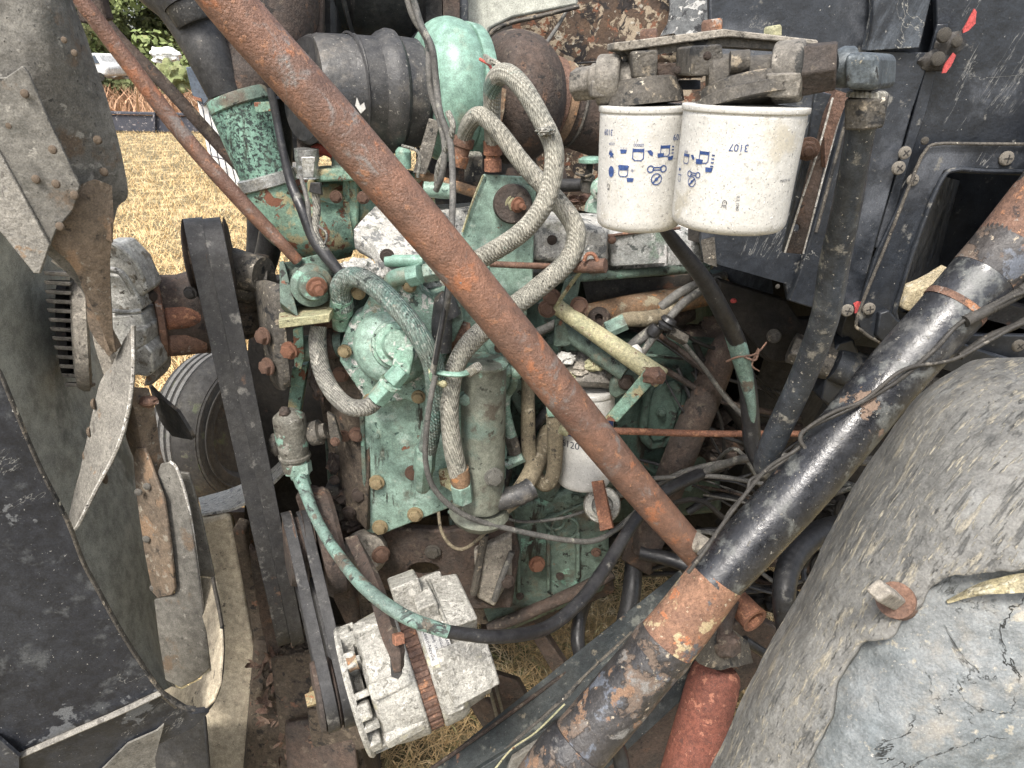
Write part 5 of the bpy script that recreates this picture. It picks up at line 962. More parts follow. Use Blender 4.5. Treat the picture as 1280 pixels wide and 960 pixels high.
# filter head
fh = T('filter_casting', 'grimy cast filter head with hex plugs above the two white filters', 'casting', (850, 120, .66))
obj('mounting_plate', M().hexa([(768, 64, .70), (906, 44, .64), (1020, 56, .66), (1026, 56, .72)], [(770, 54, .74), (905, 36, .66), (1020, 50, .69), (1024, 50, .74)]), 'cast_dark', fh) if False else None
obj('mounting_plate', M().slab([(768, 53), (778, 52), (905, 36), (912, 37), (1022, 50), (1024, 56), (912, 46), (900, 47), (776, 64), (768, 62)], .655, .05), 'dusty_metal', fh, bev=.001)
obj('plate_under', M().slab([(776, 63), (905, 46), (1010, 55), (1010, 64), (905, 58), (790, 72)], .662, .05), 'cast_dark', fh)
for x, y, r_, mt_ in ((811, 42, 11, 'rust'), (890, 30, 13, 'rust'), (966, 38, 11, 'pipe_khaki')):
    obj('plate_bolt', M().lathe((x, y+8, .70), (x, y-6, .70), [(0, r_), (.7, r_), (.85, r_*.95), (1, r_*.8)], 8), mt_, fh)
obj('left_head', M().lathe((738, 102, .685), (800, 100, .672), [(0, 18), (.05, 21), (1, 22)], 30, wob=.02), 'casting_tan', fh)
obj('left_ring', M().lathe((746, 101, .675), (776, 100, .670), [(0, 26), (.1, 30), (.85, 30), (1, 27)], 32), 'casting_tan', fh, bev=.002)
obj('left_skirt', M().slab([(740, 100), (776, 100), (790, 112), (776, 123), (740, 123)], .655, .04), 'casting_tan', fh, bev=.003)
obj('left_base', M().lathe((805, 98, .668), (806, 131, .666), [(0, 34), (.1, 40), (.4, 43), (.6, 47), (1, 48)], 40, wob=.02), 'cast_dark', fh)
obj('left_plug', M().hexprism((718, 106, .70), (742, 103, .69), 21, 6, .3), 'casting_tan', fh, bev=.003)
obj('neck_block', M().slab([(790, 64), (823, 62), (822, 98), (792, 98)], .645, .06), 'cast_dark', fh, bev=.002)
obj('bridge', M().slab([(820, 80), (880, 77), (880, 97), (820, 100)], .66, .03), 'rust_dark', fh, bev=.002)
obj('bridge_bar', M().slab([(824, 101), (876, 100), (876, 112), (824, 113)], .675, .02), 'black_sheet', fh, bev=.001)
obj('bridge_light', M().slab([(821, 69), (864, 70), (862, 77), (821, 78)], .72, .01), 'peeling', fh)
obj('center_block', M().slab([(866, 57), (903, 55), (905, 76), (898, 95), (864, 95)], .60, .06), 'cast_dark', fh, bev=.002)
obj('right_body', M().lathe((884, 102, .612), (1000, 92, .60), [(0, 26), (.04, 30), (.3, 30), (.36, 25), (1, 24)], 36, wob=.03), 'cast_dark', fh)
obj('body_lug', M().lathe((912, 78, .59), (936, 76, .588), [(0, 0), (.01, 13), (1, 13)], 20), 'cast_dark', fh)
obj('right_base', M().lathe((930, 100, .605), (933, 131, .60), [(0, 46), (.1, 52), (.45, 54), (.55, 62), (1, 64)], 48, wob=.02), 'cast_dark', fh)
obj('right_ring', M().lathe((966, 92, .595), (1006, 88, .585), [(0, 30), (.08, 36), (.9, 36), (1, 32)], 40), 'casting_tan', fh, bev=.002)
obj('right_skirt', M().slab([(960, 92), (1003, 90), (1000, 122), (962, 122)], .565, .04), 'casting_tan', fh, bev=.002)
obj('hex_reducer', M().hexprism((1002, 88, .585), (1046, 82, .575), 33, 6, .12, 30), 'rust_dark', fh, bev=.0015)
for x, y, r_ in ((846, 88, 5), (920, 112, 5), (884, 70, 5)): bolt(fh, x, y, .58, r_, 'rust_dark')
# pipe from elbow going down
pe = T('filter_outlet_pipe', 'black bent steel pipe with a square elbow fitting right of the filters', 'pipe', (1090, 90, .6))
obj('elbow_body', M().hexa([(1056, 66, .565), (1098, 66, .565), (1096, 114, .565), (1056, 112, .565)], [(1072, 64, .63), (1122, 68, .63), (1120, 110, .63), (1070, 110, .63)]), 'steel_elbow', pe, bev=.005, seg=3) if 'steel_elbow' in MATS else obj('elbow_body', M().hexa([(1056, 66, .565), (1098, 66, .565), (1096, 114, .565), (1056, 112, .565)], [(1072, 64, .63), (1122, 68, .63), (1120, 110, .63), (1070, 110, .63)]), 'rail_paint', pe)
obj('elbow_end', M().lathe((1040, 84, .585), (1062, 84, .585), [(0, 18), (.5, 24), (1, 24)], 24), 'steel_elbow', pe)
obj('collar', M().lathe((1085, 113, .59), (1083, 122, .59), [(0, 20), (.3, 24), (1, 24)], 24), 'hose_grey', pe)
obj('nut', M().hexprism((1084, 121, .59), (1080, 160, .59), 28, 6, .5, 25), 'cast_dark', pe, bev=.002)
obj('pipe', M().tube([(1078, 150, .60, 18), (1070, 195, .61, 17), (1058, 260, .64, 17.5), (1043, 330, .67, 18), (1030, 400, .70, 17), (1004, 470, .74, 16), (972, 540, .77, 15.5), (958, 575, .79, 15), (962, 590, .80, 14), (985, 602, .82, 13)], 17, 22, k=10), 'pipe_black', pe)
hk = T('mount_channel', 'rusty slotted steel channel hanging between the filters and the black pipe', 'channel', (1000, 300, .68))
hole = [(996+4.5*cos(a), 285+5*sin(a)) for a in [i*2*pi/12 for i in range(12)]]
obj('channel_web', M().slab([(1040, 118), (1056, 124), (1046, 150), (1030, 210), (1004, 318), (980, 316), (1000, 240)], .70, .004, holes=[hole]), 'rust_dark', hk, bev=.0008)
obj('channel_lip', M().slab([(1020, 112), (1040, 118), (1030, 140), (984, 312), (979, 316), (996, 240), (1012, 168)], .665, .006), 'black_panel', hk, bev=.0008)
obj('bright_edge', M().tube([(1041, 122, .662), (1022, 190, .662), (1000, 256, .662), (981, 316, .662)], 1.3, 6), 'worn_edge', hk)
obj('bright_edge', M().tube([(1056, 126, .70), (1040, 180, .70), (1004, 317, .70)], 1.2, 6), 'worn_edge', hk)
obj('rear_channel', M().slab([(1045, 112), (1062, 118), (1045, 160), (1032, 210), (1030, 160)], .69, .03), 'rust', hk)
bolt(hk, 1010, 186, .655, 13, 'rust', 'stud', n=(-.3, -1, -.1))

# ================= CAB PANELS ON THE RIGHT =================
cb = T('truck_cab', 'scratched black cab side panels with a recessed access opening at the right', 'panel', (1100, 440, .95))
obj('backing_sheet', M().slab([(905, -100), (1900, -100), (1900, 190), (1150, 180), (1080, 380), (1000, 350), (900, 300)], .965, .01), 'black_panel', cb)
obj('left_sheet', M().slab([(884, -80), (1092, -80), (1100, -20), (1082, 62), (1050, 160), (1010, 330), (992, 362), (986, 378), (982, 355), (880, 326), (876, 300), (890, 120)], .93, .012), 'black_panel', cb, bev=.002)
obj('left_sheet_return', M().hexa([(876, 300, .925), (880, 328, .925), (896, 334, .925), (893, 296, .925)], [(890, 292, 1.05), (892, 322, 1.05), (900, 326, 1.05), (900, 290, 1.05)]), 'cast_dark', cb)
obj('mid_sheet', M().slab([(1092, 62), (1165, 66), (1140, 140), (1096, 300), (1072, 392), (1046, 392), (1010, 384), (986, 376), (1000, 340), (1030, 240), (1060, 130)], .915, .012), 'black_panel', cb, bev=.002)
obj('upper_strip', M().slab([(1094, -80), (1172, -80), (1164, 0), (1150, 60), (1082, 64), (1092, 20)], .905, .014), 'black_panel', cb, bev=.002)
opening = [(1176, 222), (1190, 216), (1340, 222), (1340, 420), (1180, 418), (1128, 404), (1120, 396), (1124, 376)]
obj('main_sheet', M().slab([(1168, -80), (1900, -80), (1900, 560), (1400, 500), (1180, 452), (1088, 424), (1078, 416), (1070, 396), (1090, 320), (1140, 150), (1172, 40)], .93, .01, holes=[opening]), 'black_panel', cb, bev=.002)
obj('seam_strip', M().slab([(1172, 30), (1186, 30), (1158, 140), (1140, 190), (1106, 310), (1094, 310), (1140, 150)], .92, .004), 'black_panel', cb, bev=.001)
ring_o = [(1158, 186), (1172, 178), (1440, 180), (1440, 500), (1290, 500), (1180, 450), (1092, 426), (1076, 412), (1070, 396), (1096, 316), (1146, 210)]
obj('access_frame', M().slab(ring_o, .905, .006, holes=[[(1180, 214), (1196, 210), (1340, 214), (1340, 470), (1200, 430), (1130, 408), (1120, 396), (1124, 372), (1166, 240)]]), 'black_panel', cb, bev=.0015)
obj('frame_bead', M().tube([(1440, 181, .90), (1240, 180, .90), (1172, 180, .90), (1156, 190, .90), (1144, 214, .90), (1110, 300, .90), (1072, 396, .90), (1078, 414, .90), (1110, 432, .90), (1180, 452, .90)], 2, 8), 'cast_dark', cb)
obj('frame_bead', M().tube([(1400, 216, .902), (1240, 214, .902), (1196, 212, .902), (1176, 226, .902), (1150, 290, .902), (1122, 376, .902), (1120, 396, .902), (1130, 407, .902), (1180, 424, .902)], 3, 8), 'black_panel', cb)
obj('recess_box', M().hexa([(1100, 200, 1.12), (1420, 200, 1.12), (1420, 480, 1.12), (1060, 430, 1.12)], [(1100, 200, 1.16), (1420, 200, 1.16), (1420, 480, 1.16), (1060, 430, 1.16)]), 'black_panel', cb)
obj('recess_wall', M().hexa([(1108, 384, .94), (1140, 418, .94), (1300, 470, .94), (1420, 480, .94)], [(1100, 400, 1.12), (1160, 400, 1.12), (1300, 420, 1.12), (1420, 440, 1.12)]), 'black_panel', cb)
obj('recess_wall', M().surf([[(1178, 220, .925), (1150, 300, .925), (1120, 392, .925)], [(1200, 226, 1.12), (1180, 300, 1.12), (1160, 380, 1.12)]], 4, 3, .004), 'black_panel', cb)
obj('inner_bracket', M().slab([(1100, 392), (1112, 388), (1122, 400), (1200, 428), (1290, 462), (1260, 486), (1180, 462), (1110, 436), (1096, 420)], .895, .01), 'black_panel', cb, bev=.002)
for x, y, r_, kd in ((1131, 191, 8, 'screw'), (1123, 210, 8.5, 'screw'), (1141, 225, 7.5, 'screw'), (1258, 198, 9, 'screw'), (1059, 388, 8, 'screw'), (1086, 386, 8, 'screw'), (1273, 432, 8, 'screw'), (1227, 456, 7, 'rivet'), (1180, 44, 9, 'rivet'), (1172, 74, 9, 'rivet'), (1196, 52, 7, 'rivet'), (1156, 176, 5, 'rivet'), (972, 358, 3, 'rivet')):
    bolt(cb, x, y, .903, r_, 'dusty_metal' if kd == 'screw' else 'cast_dark', kd)
for x, y, rx_, ry_ in ((1188, 56, 18, 14), (1168, 76, 20, 12)): obj('sealant', M().blob(x, y, .915, rx_, ry_, 5, am=.3), 'dark_metal', cb)
for pts in ([(1203, 38), (1212, 22), (1218, 10), (1221, 14), (1219, 30), (1210, 38), (1204, 41)], [(1178, 91), (1184, 76), (1192, 66), (1196, 70), (1190, 82), (1182, 92)], [(1068, 380), (1072, 376), (1077, 378), (1074, 390), (1069, 392)]):
    obj('red_mark', M().slab(pts, .9025, .002, jag=.003), 'red_paint', cb)
for x, y, w_ in ((1018, 60, .0), ): obj('panel_groove', M().tube([(1080, 64, .914), (1060, 140, .914), (1020, 290, .914)], 2, 6), 'cast_dark', cb)
thing('foam_pad', 'ragged yellow foam sticking out behind the black tube', 'foam', M().slab([(1130, 376), (1140, 366), (1160, 356), (1192, 338), (1200, 350), (1180, 400), (1160, 396), (1140, 392), (1131, 386)], .89, .03, jag=.006), 'foam', bev=.002)
# lower brackets under the cab panel
ub = T('cab_mount_bracket', 'grimy bracket plates painted shade-dark under the edge of the cab panel', 'bracket', (960, 500, 1.05))
obj('upper_plate', M().slab([(898, 350), (984, 376), (1000, 400), (1060, 396), (1056, 450), (1010, 460), (960, 450), (918, 400), (900, 380)], 1.06, .02), 'shade_black', ub, bev=.003)
obj('lower_plate', M().slab([(915, 395), (1000, 420), (1030, 450), (1030, 500), (990, 470), (940, 440)], 1.1, .02), 'shade_black', ub, bev=.003)
obj('red_spot', M().blob(917, 376, 1.05, 4, 3, 3), 'red_paint', ub)
obj('bolt_hole', M().lathe((968, 420, 1.05), (966, 420, 1.045), [(0, 9), (.5, 9), (1, 5)], 16), 'cast_dark', ub)
obj('side_lug', M().slab([(1062, 380), (1076, 386), (1090, 420), (1064, 430), (1050, 420)], .98, .02), 'black_rubber', ub, bev=.004)
cr = T('cross_shaft', 'grey round cross shaft with a nut passing behind the black tube', 'shaft', (1100, 470, 1.0))
obj('shaft', M().lathe((1040, 452, .98), (1290, 545, .92), [(0, 24), (1, 24)], 32, wob=.02), 'black_panel', cr)
obj('worn_sleeve', M().lathe((1150, 492, .94), (1226, 520, .92), [(0, 24), (.02, 26), (.9, 26), (1, 22)], 32, wob=.03), 'dusty_metal', cr)
obj('collar', M().lathe((1008, 440, 1.0), (1040, 450, .985), [(0, 20), (.3, 26), (1, 26)], 28), 'cast_dark', cr)
obj('nut', M().hexprism((988, 434, 1.0), (1010, 442, .99), 20), 'cast_dark', cr, bev=.002)
obj('bracket', M().slab([(1040, 442), (1048, 430), (1068, 424), (1074, 440), (1062, 520), (1040, 512), (1026, 500)], .965, .06), 'black_panel', cr, bev=.004)
t = T('hanging_bracket', 'dark flat bracket under the cross shaft', 'bracket', (1110, 560, 1.0)); obj('plate', M().slab([(1140, 510), (1170, 520), (1180, 550), (1150, 552), (1120, 534)], 1.0, .02), 'shade_black', t)

# ================= BLACK STEERING TUBE =================
sg = T('black_tube', 'thick black steel tube with rusted band crossing the lower right of the bay', 'tube', (760, 930, .6))
TB = [(1240, 333, .83, 39), (1178, 401, .812, 37), (1110, 477, .79, 36.5), (1008, 600, .745, 36), (950, 664, .72, 35)]
obj('upper_tube', M().tube([(1228, 345, .827, 38.5)]+TB[1:]+[(890, 728, .694, 34)], 34, 48, k=12), 'black_tube', sg)
obj('rusted_top', M().tube([(1440, 94, .90, 48), (1360, 190, .87, 45), (1300, 262, .85, 42), (1256, 314, .835, 40), (1228, 345, .827, 39)], 36, 40, k=8), 'black_tube_rust', sg)
obj('rust_ring', M().tube([(1196, 380, .818, 38.2), (1190, 387, .816, 38.2)], 32, 40, k=2), 'rust', sg)
obj('rusted_band', M().tube([(897, 721, .697, 34.6), (878, 746, .688, 35), (852, 780, .675, 36), (828, 809, .664, 37)], 32, 48, k=8), 'band_rust', sg)
obj('weld_ring', M().tube([(834, 801, .667, 37.6), (827, 810, .664, 39), (820, 819, .661, 37.8)], 33, 44, k=3), 'black_tube_rust', sg)
obj('lower_tube', M().tube([(830, 806, .665, 36.8), (800, 842, .652, 37.5), (765, 884, .635, 38), (716, 940, .61, 38)], 33, 44, k=8, wob=.008), 'black_tube_rust', sg)
obj('end_collar', M().tube([(724, 930, .613, 39), (714, 942, .607, 41.5), (700, 960, .600, 41.5), (650, 1030, .575, 41)], 36, 44, k=5), 'black_tube_rust', sg)
obj('orange_patch', M().tube([(1310, 250, .853, 43), (1262, 308, .837, 41)], 38, 40, k=6), 'rust', sg)
# cables lying on the tube
tw = 'thin dusty cables draped along the black tube'
hose('draped_cable', 'upper thin dusty cable draped along the black tube', 'cable', [(1430, 330, .82), (1290, 362, .79), (1240, 384, .78), (1200, 404, .775), (1170, 435, .765), (1130, 470, .755), (1100, 490, .75), (1060, 512, .745), (1010, 535, .74), (1000, 548, .735), (1006, 560, .73)], 2.7, 'cable_dark', 'cables on the black tube', k=8)
hose('draped_cable', 'lower thin dusty cable draped along the black tube', 'cable', [(1430, 360, .82), (1290, 400, .79), (1240, 424, .78), (1190, 450, .77), (1130, 462, .752), (1080, 500, .748), (1040, 516, .742), (1004, 540, .738), (998, 560, .735), (960, 585, .73), (930, 620, .70), (900, 660, .68), (880, 690, .655), (860, 716, .65)], 2.5, 'cable_dark', 'cables on the black tube', k=8)
hose('draped_cable', 'short cable looping off the top of the black tube', 'cable', [(985, 572, .735), (958, 590, .73), (938, 600, .72), (934, 614, .71), (912, 640, .70), (900, 662, .685), (872, 694, .66)], 2.3, 'cable_dark', 'cables on the black tube', k=8)
hose('corrugated_hose', 'grey corrugated hose entering from the right edge above the black tube', 'hose', [(1440, 300, .82), (1300, 352, .80), (1270, 368, .795), (1240, 384, .785), (1206, 402, .775)], 7, 'cable_dark', k=16, rib=(30, .14))
hose('cable', 'dusty cable at the right edge below the corrugated hose', 'cable', [(1440, 340, .83), (1300, 392, .81), (1268, 408, .80), (1234, 422, .79), (1200, 446, .775)], 4.5, 'cable_dark')

# ================= FENDER (lower right) =================
fe = T('fender', 'large cracked grey-black fender with torn shell at the lower right corner', 'fender', (1100, 960, .45))
DR = [[(1206, 500, .70), (1222, 478, .65), (1290, 474, .59), (1440, 486, .55), (1800, 540, .54)],
 [(1166, 514, .66), (1190, 520, .58), (1270, 540, .52), (1440, 560, .48), (1800, 600, .46)],
 [(1104, 604, .60), (1138, 618, .53), (1230, 650, .465), (1440, 670, .425), (1800, 700, .41)],
 [(1050, 702, .56), (1088, 720, .49), (1200, 755, .435), (1440, 770, .395), (1800, 800, .38)],
 [(1000, 800, .52), (1042, 818, .46), (1180, 850, .405), (1440, 870, .37), (1800, 890, .36)],
 [(955, 892, .48), (1000, 910, .43), (1150, 940, .38), (1440, 960, .355), (1800, 980, .345)],
 [(900, 1000, .445), (950, 1020, .40), (1110, 1040, .36), (1440, 1060, .34), (1800, 1080, .33)]]
LOW = [(930, 1300), (1000, 1000), (1020, 930), (1046, 876), (1056, 846), (1084, 808), (1110, 790), (1122, 770), (1150, 750), (1166, 728), (1196, 716), (1240, 712), (1290, 706), (1900, 700), (1900, 1500), (930, 1500)]
def px_of(p):
    q = p-CAM; d = q.dot(FWD); return 640+F*q.x/d, 480-F*q.dot(UP)/d
def in_poly(x, y, r_):
    c = False
    for i in range(len(r_)):
        a = r_[i]; b = r_[(i+1) % len(r_)]
        if (a[1] > y) != (b[1] > y) and x < (b[0]-a[0])*(y-a[1])/(b[1]-a[1])+a[0]: c = not c
    return c
def dome(off, keep, k=22, am=.002):
    Rw = [crom([P(*q) for q in r_], k) for r_ in DR]; cols = [crom([r_[j] for r_ in Rw], 26) for j in range(len(Rw[0]))]
    nu, nv = len(cols), len(cols[0]); g = [[cols[i][j] for i in range(nu)] for j in range(nv)]; m = M(); idx = {}
    for j in range(nv):
        for i in range(nu):
            n = (g[j][min(i+1, nu-1)]-g[j][max(i-1, 0)]).cross(g[min(j+1, nv-1)][i]-g[max(j-1, 0)][i]).normalized()
            if n.dot(CAM-g[j][i]) < 0: n = -n
            p = g[j][i]; m.v.append(p+n*(off+am*MN.fractal(p*16, 1, 2, 5)+.004*MN.noise(p*7)))
    for j in range(nv-1):
        for i in range(nu-1):
            p = m.v[j*nu+i]; x, y = px_of(p); dx = 5*MN.noise(p*70)+16*MN.noise(p*18)
            if keep(x+dx, y+dx*.7): m.f.append((j*nu+i, j*nu+i+1, (j+1)*nu+i+1, (j+1)*nu+i))
    ec = {}
    for f in m.f:
        for q in range(4):
            e = (f[q], f[(q+1) % 4]); ke = (min(e), max(e)); ec[ke] = ec.get(ke, 0)+1
    nb = {}
    for (p_, q_), n_ in ec.items():
        if n_ == 1: nb.setdefault(p_, []).append(q_); nb.setdefault(q_, []).append(p_)
    for it in range(4):
        new = {k_: m.v[k_]*.4+sum((m.v[q_] for q_ in l_), V())*(.6/len(l_)) for k_, l_ in nb.items() if len(l_) == 2}
        for k_, v_ in new.items(): m.v[k_] = v_
    used = sorted({i for f in m.f for i in f}); mp = {u: i for i, u in enumerate(used)}; m.v = [m.v[u] for u in used]; m.f = [tuple(mp[i] for i in f) for f in m.f]; return m
o_ = obj('outer_shell', dome(.020, lambda x, y: not in_poly(x, y, LOW), 60), 'fender_shell', fe, ang=70)
so_ = o_.modifiers.new('thickness', 'SOLIDIFY'); so_.thickness = .007; so_.offset = 0
o_ = obj('inner_shell', dome(-.002, lambda x, y: in_poly(x, y+60, LOW), 24, .003), 'fender_under', fe, ang=70)
so_ = o_.modifiers.new('thickness', 'SOLIDIFY'); so_.thickness = .004; so_.offset = 0
obj('torn_filler', M().tube([(1700, 716, .39, 20), (1460, 716, .40, 18), (1380, 720, .405, 17), (1300, 726, .414, 14), (1250, 732, .422, 11), (1214, 740, .430, 7), (1184, 752, .438, 3)], 6, 14, k=16, wob=.7, flat=.5), 'shell_edge', fe)
obj('shell_bolt', M().lathe((1124, 752, .425), (1112, 742, .405), [(0, 13), (.2, 13), (.25, 11), (1, 11)], 6), 'cast_dark', fe) if False else None
fb = T('fender_bolt', 'dusty square-headed bolt and rusty washer in the fender', 'bolt', (1114, 748, .42))
obj('head', M().hexprism((1118, 750, .436), (1098, 738, .40), 14, 4, .4), 'dusty_metal', fb, bev=.002)
obj('washer', M().lathe((1126, 754, .448), (1119, 750, .437), [(0, 20), (.3, 22), (1, 22)], 24), 'rust', fb)

# ================= FRAME RAIL, SHOCK, LOWER RIGHT CLUTTER =================
fr = T('frame_rail', 'painted black-green chassis rail running behind the black tube at the bottom', 'frame rail', (700, 900, .9))
obj('top_flange', M().hexa([(530, 968, .82), (640, 1010, .72), (900, 800, .93), (850, 712, 1.05)], [(530, 975, .83), (640, 1018, .73), (900, 806, .94), (850, 718, 1.06)]), 'rail_paint', fr, bev=.001)
obj('rail_web', M().slab([(560, 985), (700, 900), (856, 800), (890, 800), (880, 850), (760, 960), (700, 1040), (560, 1040)], .80, .01, plane=[(560, 985, .70), (890, 800, .86), (700, 1040, .70)]), 'rail_paint', fr, bev=.001)
obj('rail_edge', M().tube([(532, 966, .82), (640, 890, .88), (760, 800, .97), (856, 716, 1.05)], 2.6, 8), 'rust_dark', fr)
obj('rail_seam', M().tube([(610, 968, .73, 2), (640, 930, .76, 2), (700, 878, .80, 2.4), (740, 836, .83, 2), (790, 790, .88, 1.5)], 2, 8, wob=.6), 'cast_dark', fr)
hose('straw', 'single yellow straw lying on the chassis rail', 'straw', [(618, 962, .70), (640, 936, .72), (670, 915, .74), (706, 880, .77)], 1.2, 'pipe_khaki')
thing('gusset_wedge', 'pale dusty wedge on the rail at the bottom edge', 'bracket', M().slab([(625, 985), (640, 950), (672, 930), (690, 925), (676, 960), (650, 1000)], .70, .01), 'blade_grey', bev=.002)
sk = T('shock_absorber', 'red oxide shock absorber below the black tube', 'shock absorber', (860, 960, .85))
obj('body', M().lathe((898, 832, .82), (848, 1010, .72), [(0, 22), (.03, 28), (.08, 31), (.11, 30.5), (.13, 32), (1, 34)], 40), 'red_oxide', sk)
obj('upper_bracket', M().surf([[(862, 810, .74), (880, 790, .76), (905, 778, .80)], [(872, 828, .745), (905, 812, .77), (932, 800, .82)], [(890, 836, .76), (920, 834, .77), (940, 828, .81)]], 6, 6, .012, .004, 30), 'cast_dark', sk)
obj('eye', M().blob(908, 806, .77, 18, 16, 14, am=.3), 'rust_dark', sk)
obj('stem', M().tube([(900, 800, .78, 13), (905, 770, .80, 12), (912, 750, .82, 12)], 12, 14, wob=.2), 'rust_dark', sk)
t = T('rusty_stub_pipe', 'short open rusty pipe stub below the rusted band of the black tube', 'pipe', (930, 770, .8))
obj('stub', M().lathe((908, 738, .86), (944, 776, .80), [(0, 15), (.85, 16), (1, 17), (1.0, 12), (.4, 11), (.38, 0)], 24, cap=False), 'rust_bright', t)
hose('heavy_cable', 'thick black ribbed hose curving down beside the fender', 'hose', [(1100, 648, .95, 12), (1060, 656, .92, 14), (1020, 668, .88, 15), (990, 700, .84, 15), (980, 740, .80, 14), (984, 790, .78, 13), (996, 836, .76, 13), (1010, 880, .74, 13)], 14, 'hose_black', k=16, rib=(80, .04))
for i, (pts, r_) in enumerate((([(640, 612, 1.2), (760, 618, 1.15), (840, 606, 1.1), (900, 582, 1.05), (950, 570, 1.0), (1020, 574, 1.0), (1140, 580, 1.0)], 5), ([(820, 606, 1.1), (860, 588, 1.08), (920, 576, 1.05), (1000, 572, 1.02), (1140, 574, 1.0)], 3.5), ([(790, 600, 1.1), (850, 596, 1.08), (900, 596, 1.05), (960, 606, 1.02)], 3), ([(1030, 622, .95), (1070, 608, .93), (1130, 600, .92), (1160, 600, .9)], 3.5))):
    hose('harness_cable', ['thick grey cable crossing the bay low behind the black pipe', 'second grey cable running just above the thick low one', 'thin cable branching below the low harness', 'thin cable between the black tube and the fender'][i], 'cable', pts, r_, 'cable_grey')
hose('drooping_hose', 'black hose looping down to the grass behind the rail', 'hose', [(770, 668, 1.25, 9), (752, 700, 1.25, 9), (728, 760, 1.25, 9), (722, 800, 1.2, 9), (730, 830, 1.15, 9)], 9, 'hose_black')
hose('drooping_hose', 'thick black hose dropping straight behind the end of the strut', 'hose', [(786, 672, 1.15, 11), (792, 700, 1.15, 11), (788, 750, 1.1, 12), (776, 800, 1.05, 11), (768, 830, 1.0, 10)], 11, 'hose_black')
hose('drooping_hose', 'black hose running level behind the strut end', 'hose', [(800, 690, 1.1, 9), (840, 700, 1.08, 9), (880, 715, 1.05, 9)], 9, 'hose_black')
hose('drooping_hose', 'black hose in the shadow below the shock bracket', 'hose', [(930, 800, .95, 6), (960, 820, .95, 6), (984, 842, .92, 6)], 6, 'hose_black')
hose('drooping_hose', 'bluish black hose under the bottom end of the black tube', 'hose', [(760, 920, .72, 10), (774, 940, .72, 10), (780, 980, .70, 10)], 10, 'hose_black')
t = T('leaning_post', 'brown rusty post standing behind the end of the strut', 'post', (810, 700, 1.2)); obj('post', M().hexa([(800, 600, 1.14), (842, 606, 1.14), (812, 720, 1.12), (776, 700, 1.12)], [(806, 598, 1.2), (848, 604, 1.2), (818, 716, 1.18), (782, 698, 1.18)]), 'rust_dark', t, bev=.004)
t = T('rusty_tube', 'rusty dark tube leaning behind the black and green wrapped hose', 'pipe', (830, 620, 1.15)); obj('tube', M().tube([(912, 420, 1.16, 12), (904, 440, 1.15, 18), (880, 500, 1.15, 20), (850, 570, 1.14, 20), (820, 650, 1.13, 20), (806, 690, 1.12, 18)], 19, 24, wob=.03), 'rust_dark', t)
hose('brown_pipe', 'brown dusty pipe running low behind the diagonal strut', 'pipe', [(740, 640, 1.22, 12), (800, 590, 1.24, 14), (850, 565, 1.26, 14), (920, 545, 1.28, 13), (1000, 540, 1.3, 12)], 13, 'rust_dark', n=16, wob=.08)
hose('brown_pipe', 'short brown pipe segment below the control rod', 'pipe', [(870, 560, 1.3, 10), (905, 520, 1.3, 10), (940, 500, 1.32, 10)], 10, 'rust_dark')
thing('control_rod', 'long thin rusty control rod running level behind the strut', 'rod', M().tube([(700, 539, 1.0, 5), (780, 539, 1.02, 4.5), (880, 542, 1.04, 4.2), (1000, 542, 1.06, 4)], 4.5, 12), 'rust_bright')
# black hose with green wrap from under filters
wr = T('wrapped_hose', 'black hose with peeling green wrap dropping from under the filters', 'hose', (950, 590, .95))
obj('hose', M().tube([(826, 280, .80, 7), (846, 306, .82, 9), (880, 350, .86, 10.5), (906, 396, .90, 11), (922, 430, .93, 11), (934, 480, .95, 11), (938, 520, .95, 11), (942, 560, .94, 11), (958, 586, .92, 10), (985, 598, .9, 10)], 10, 18, k=8), 'hose_black', wr)
obj('green_wrap', M().tube([(917, 418, .925, 10.5), (923, 436, .93, 11.5), (932, 470, .942, 9), (939, 505, .940, 6), (941, 532, .94, 3)], 9, 16, wob=.12), 'painted_hose', wr)
obj('wire_twist', M().tube([(908, 452, .93, 1.5), (922, 446, .92, 1.5), (940, 444, .92, 1.5), (950, 438, .92, 1.3), (958, 428, .93, 1)], 1.5, 6), 'rust', wr)
obj('wire_twist', M().tube([(930, 446, .92, 1.5), (944, 450, .915, 1.5), (948, 436, .92, 1.5), (940, 456, .92, 1.3), (949, 464, .92, 1)], 1.5, 6), 'rust', wr)
rg = random.Random(31)
names = ['greasy looped hose in the dark under the cab', 'dusty dark pipe crossing the shadows under the cab', 'black hose bundle strand low under the cab', 'sagging dark hose beside the fender', 'curled dark hose below the transmission', 'dark hose crossing behind the ribbed hose', 'grimy pipe behind the wrapped hose', 'thin dark line under the cross shaft']
for i, pts in enumerate(([(860, 640), (900, 620), (960, 640), (1010, 700), (1000, 760)], [(840, 660), (920, 690), (1000, 700), (1080, 690)], [(1000, 640), (1050, 690), (1100, 700)], [(960, 720), (1020, 760), (1060, 740), (1080, 700)], [(900, 740), (960, 700), (1040, 720), (1060, 760)], [(980, 700), (1040, 716), (1090, 700), (1120, 640)], [(890, 480), (930, 540), (960, 620), (1000, 650)], [(960, 560), (1040, 600), (1120, 620), (1160, 590)])):
    z = 1.12+.04*(i % 4); hose('shadow_hose', names[i], 'hose', [(a, b, z) for a, b in pts], 5+(i*7) % 6, ['hose_black', 'shade_black', 'hose_black', 'shade_black', 'rust_dark', 'hose_black', 'shade_black', 'cable_grey'][i], k=8, wob=.1)
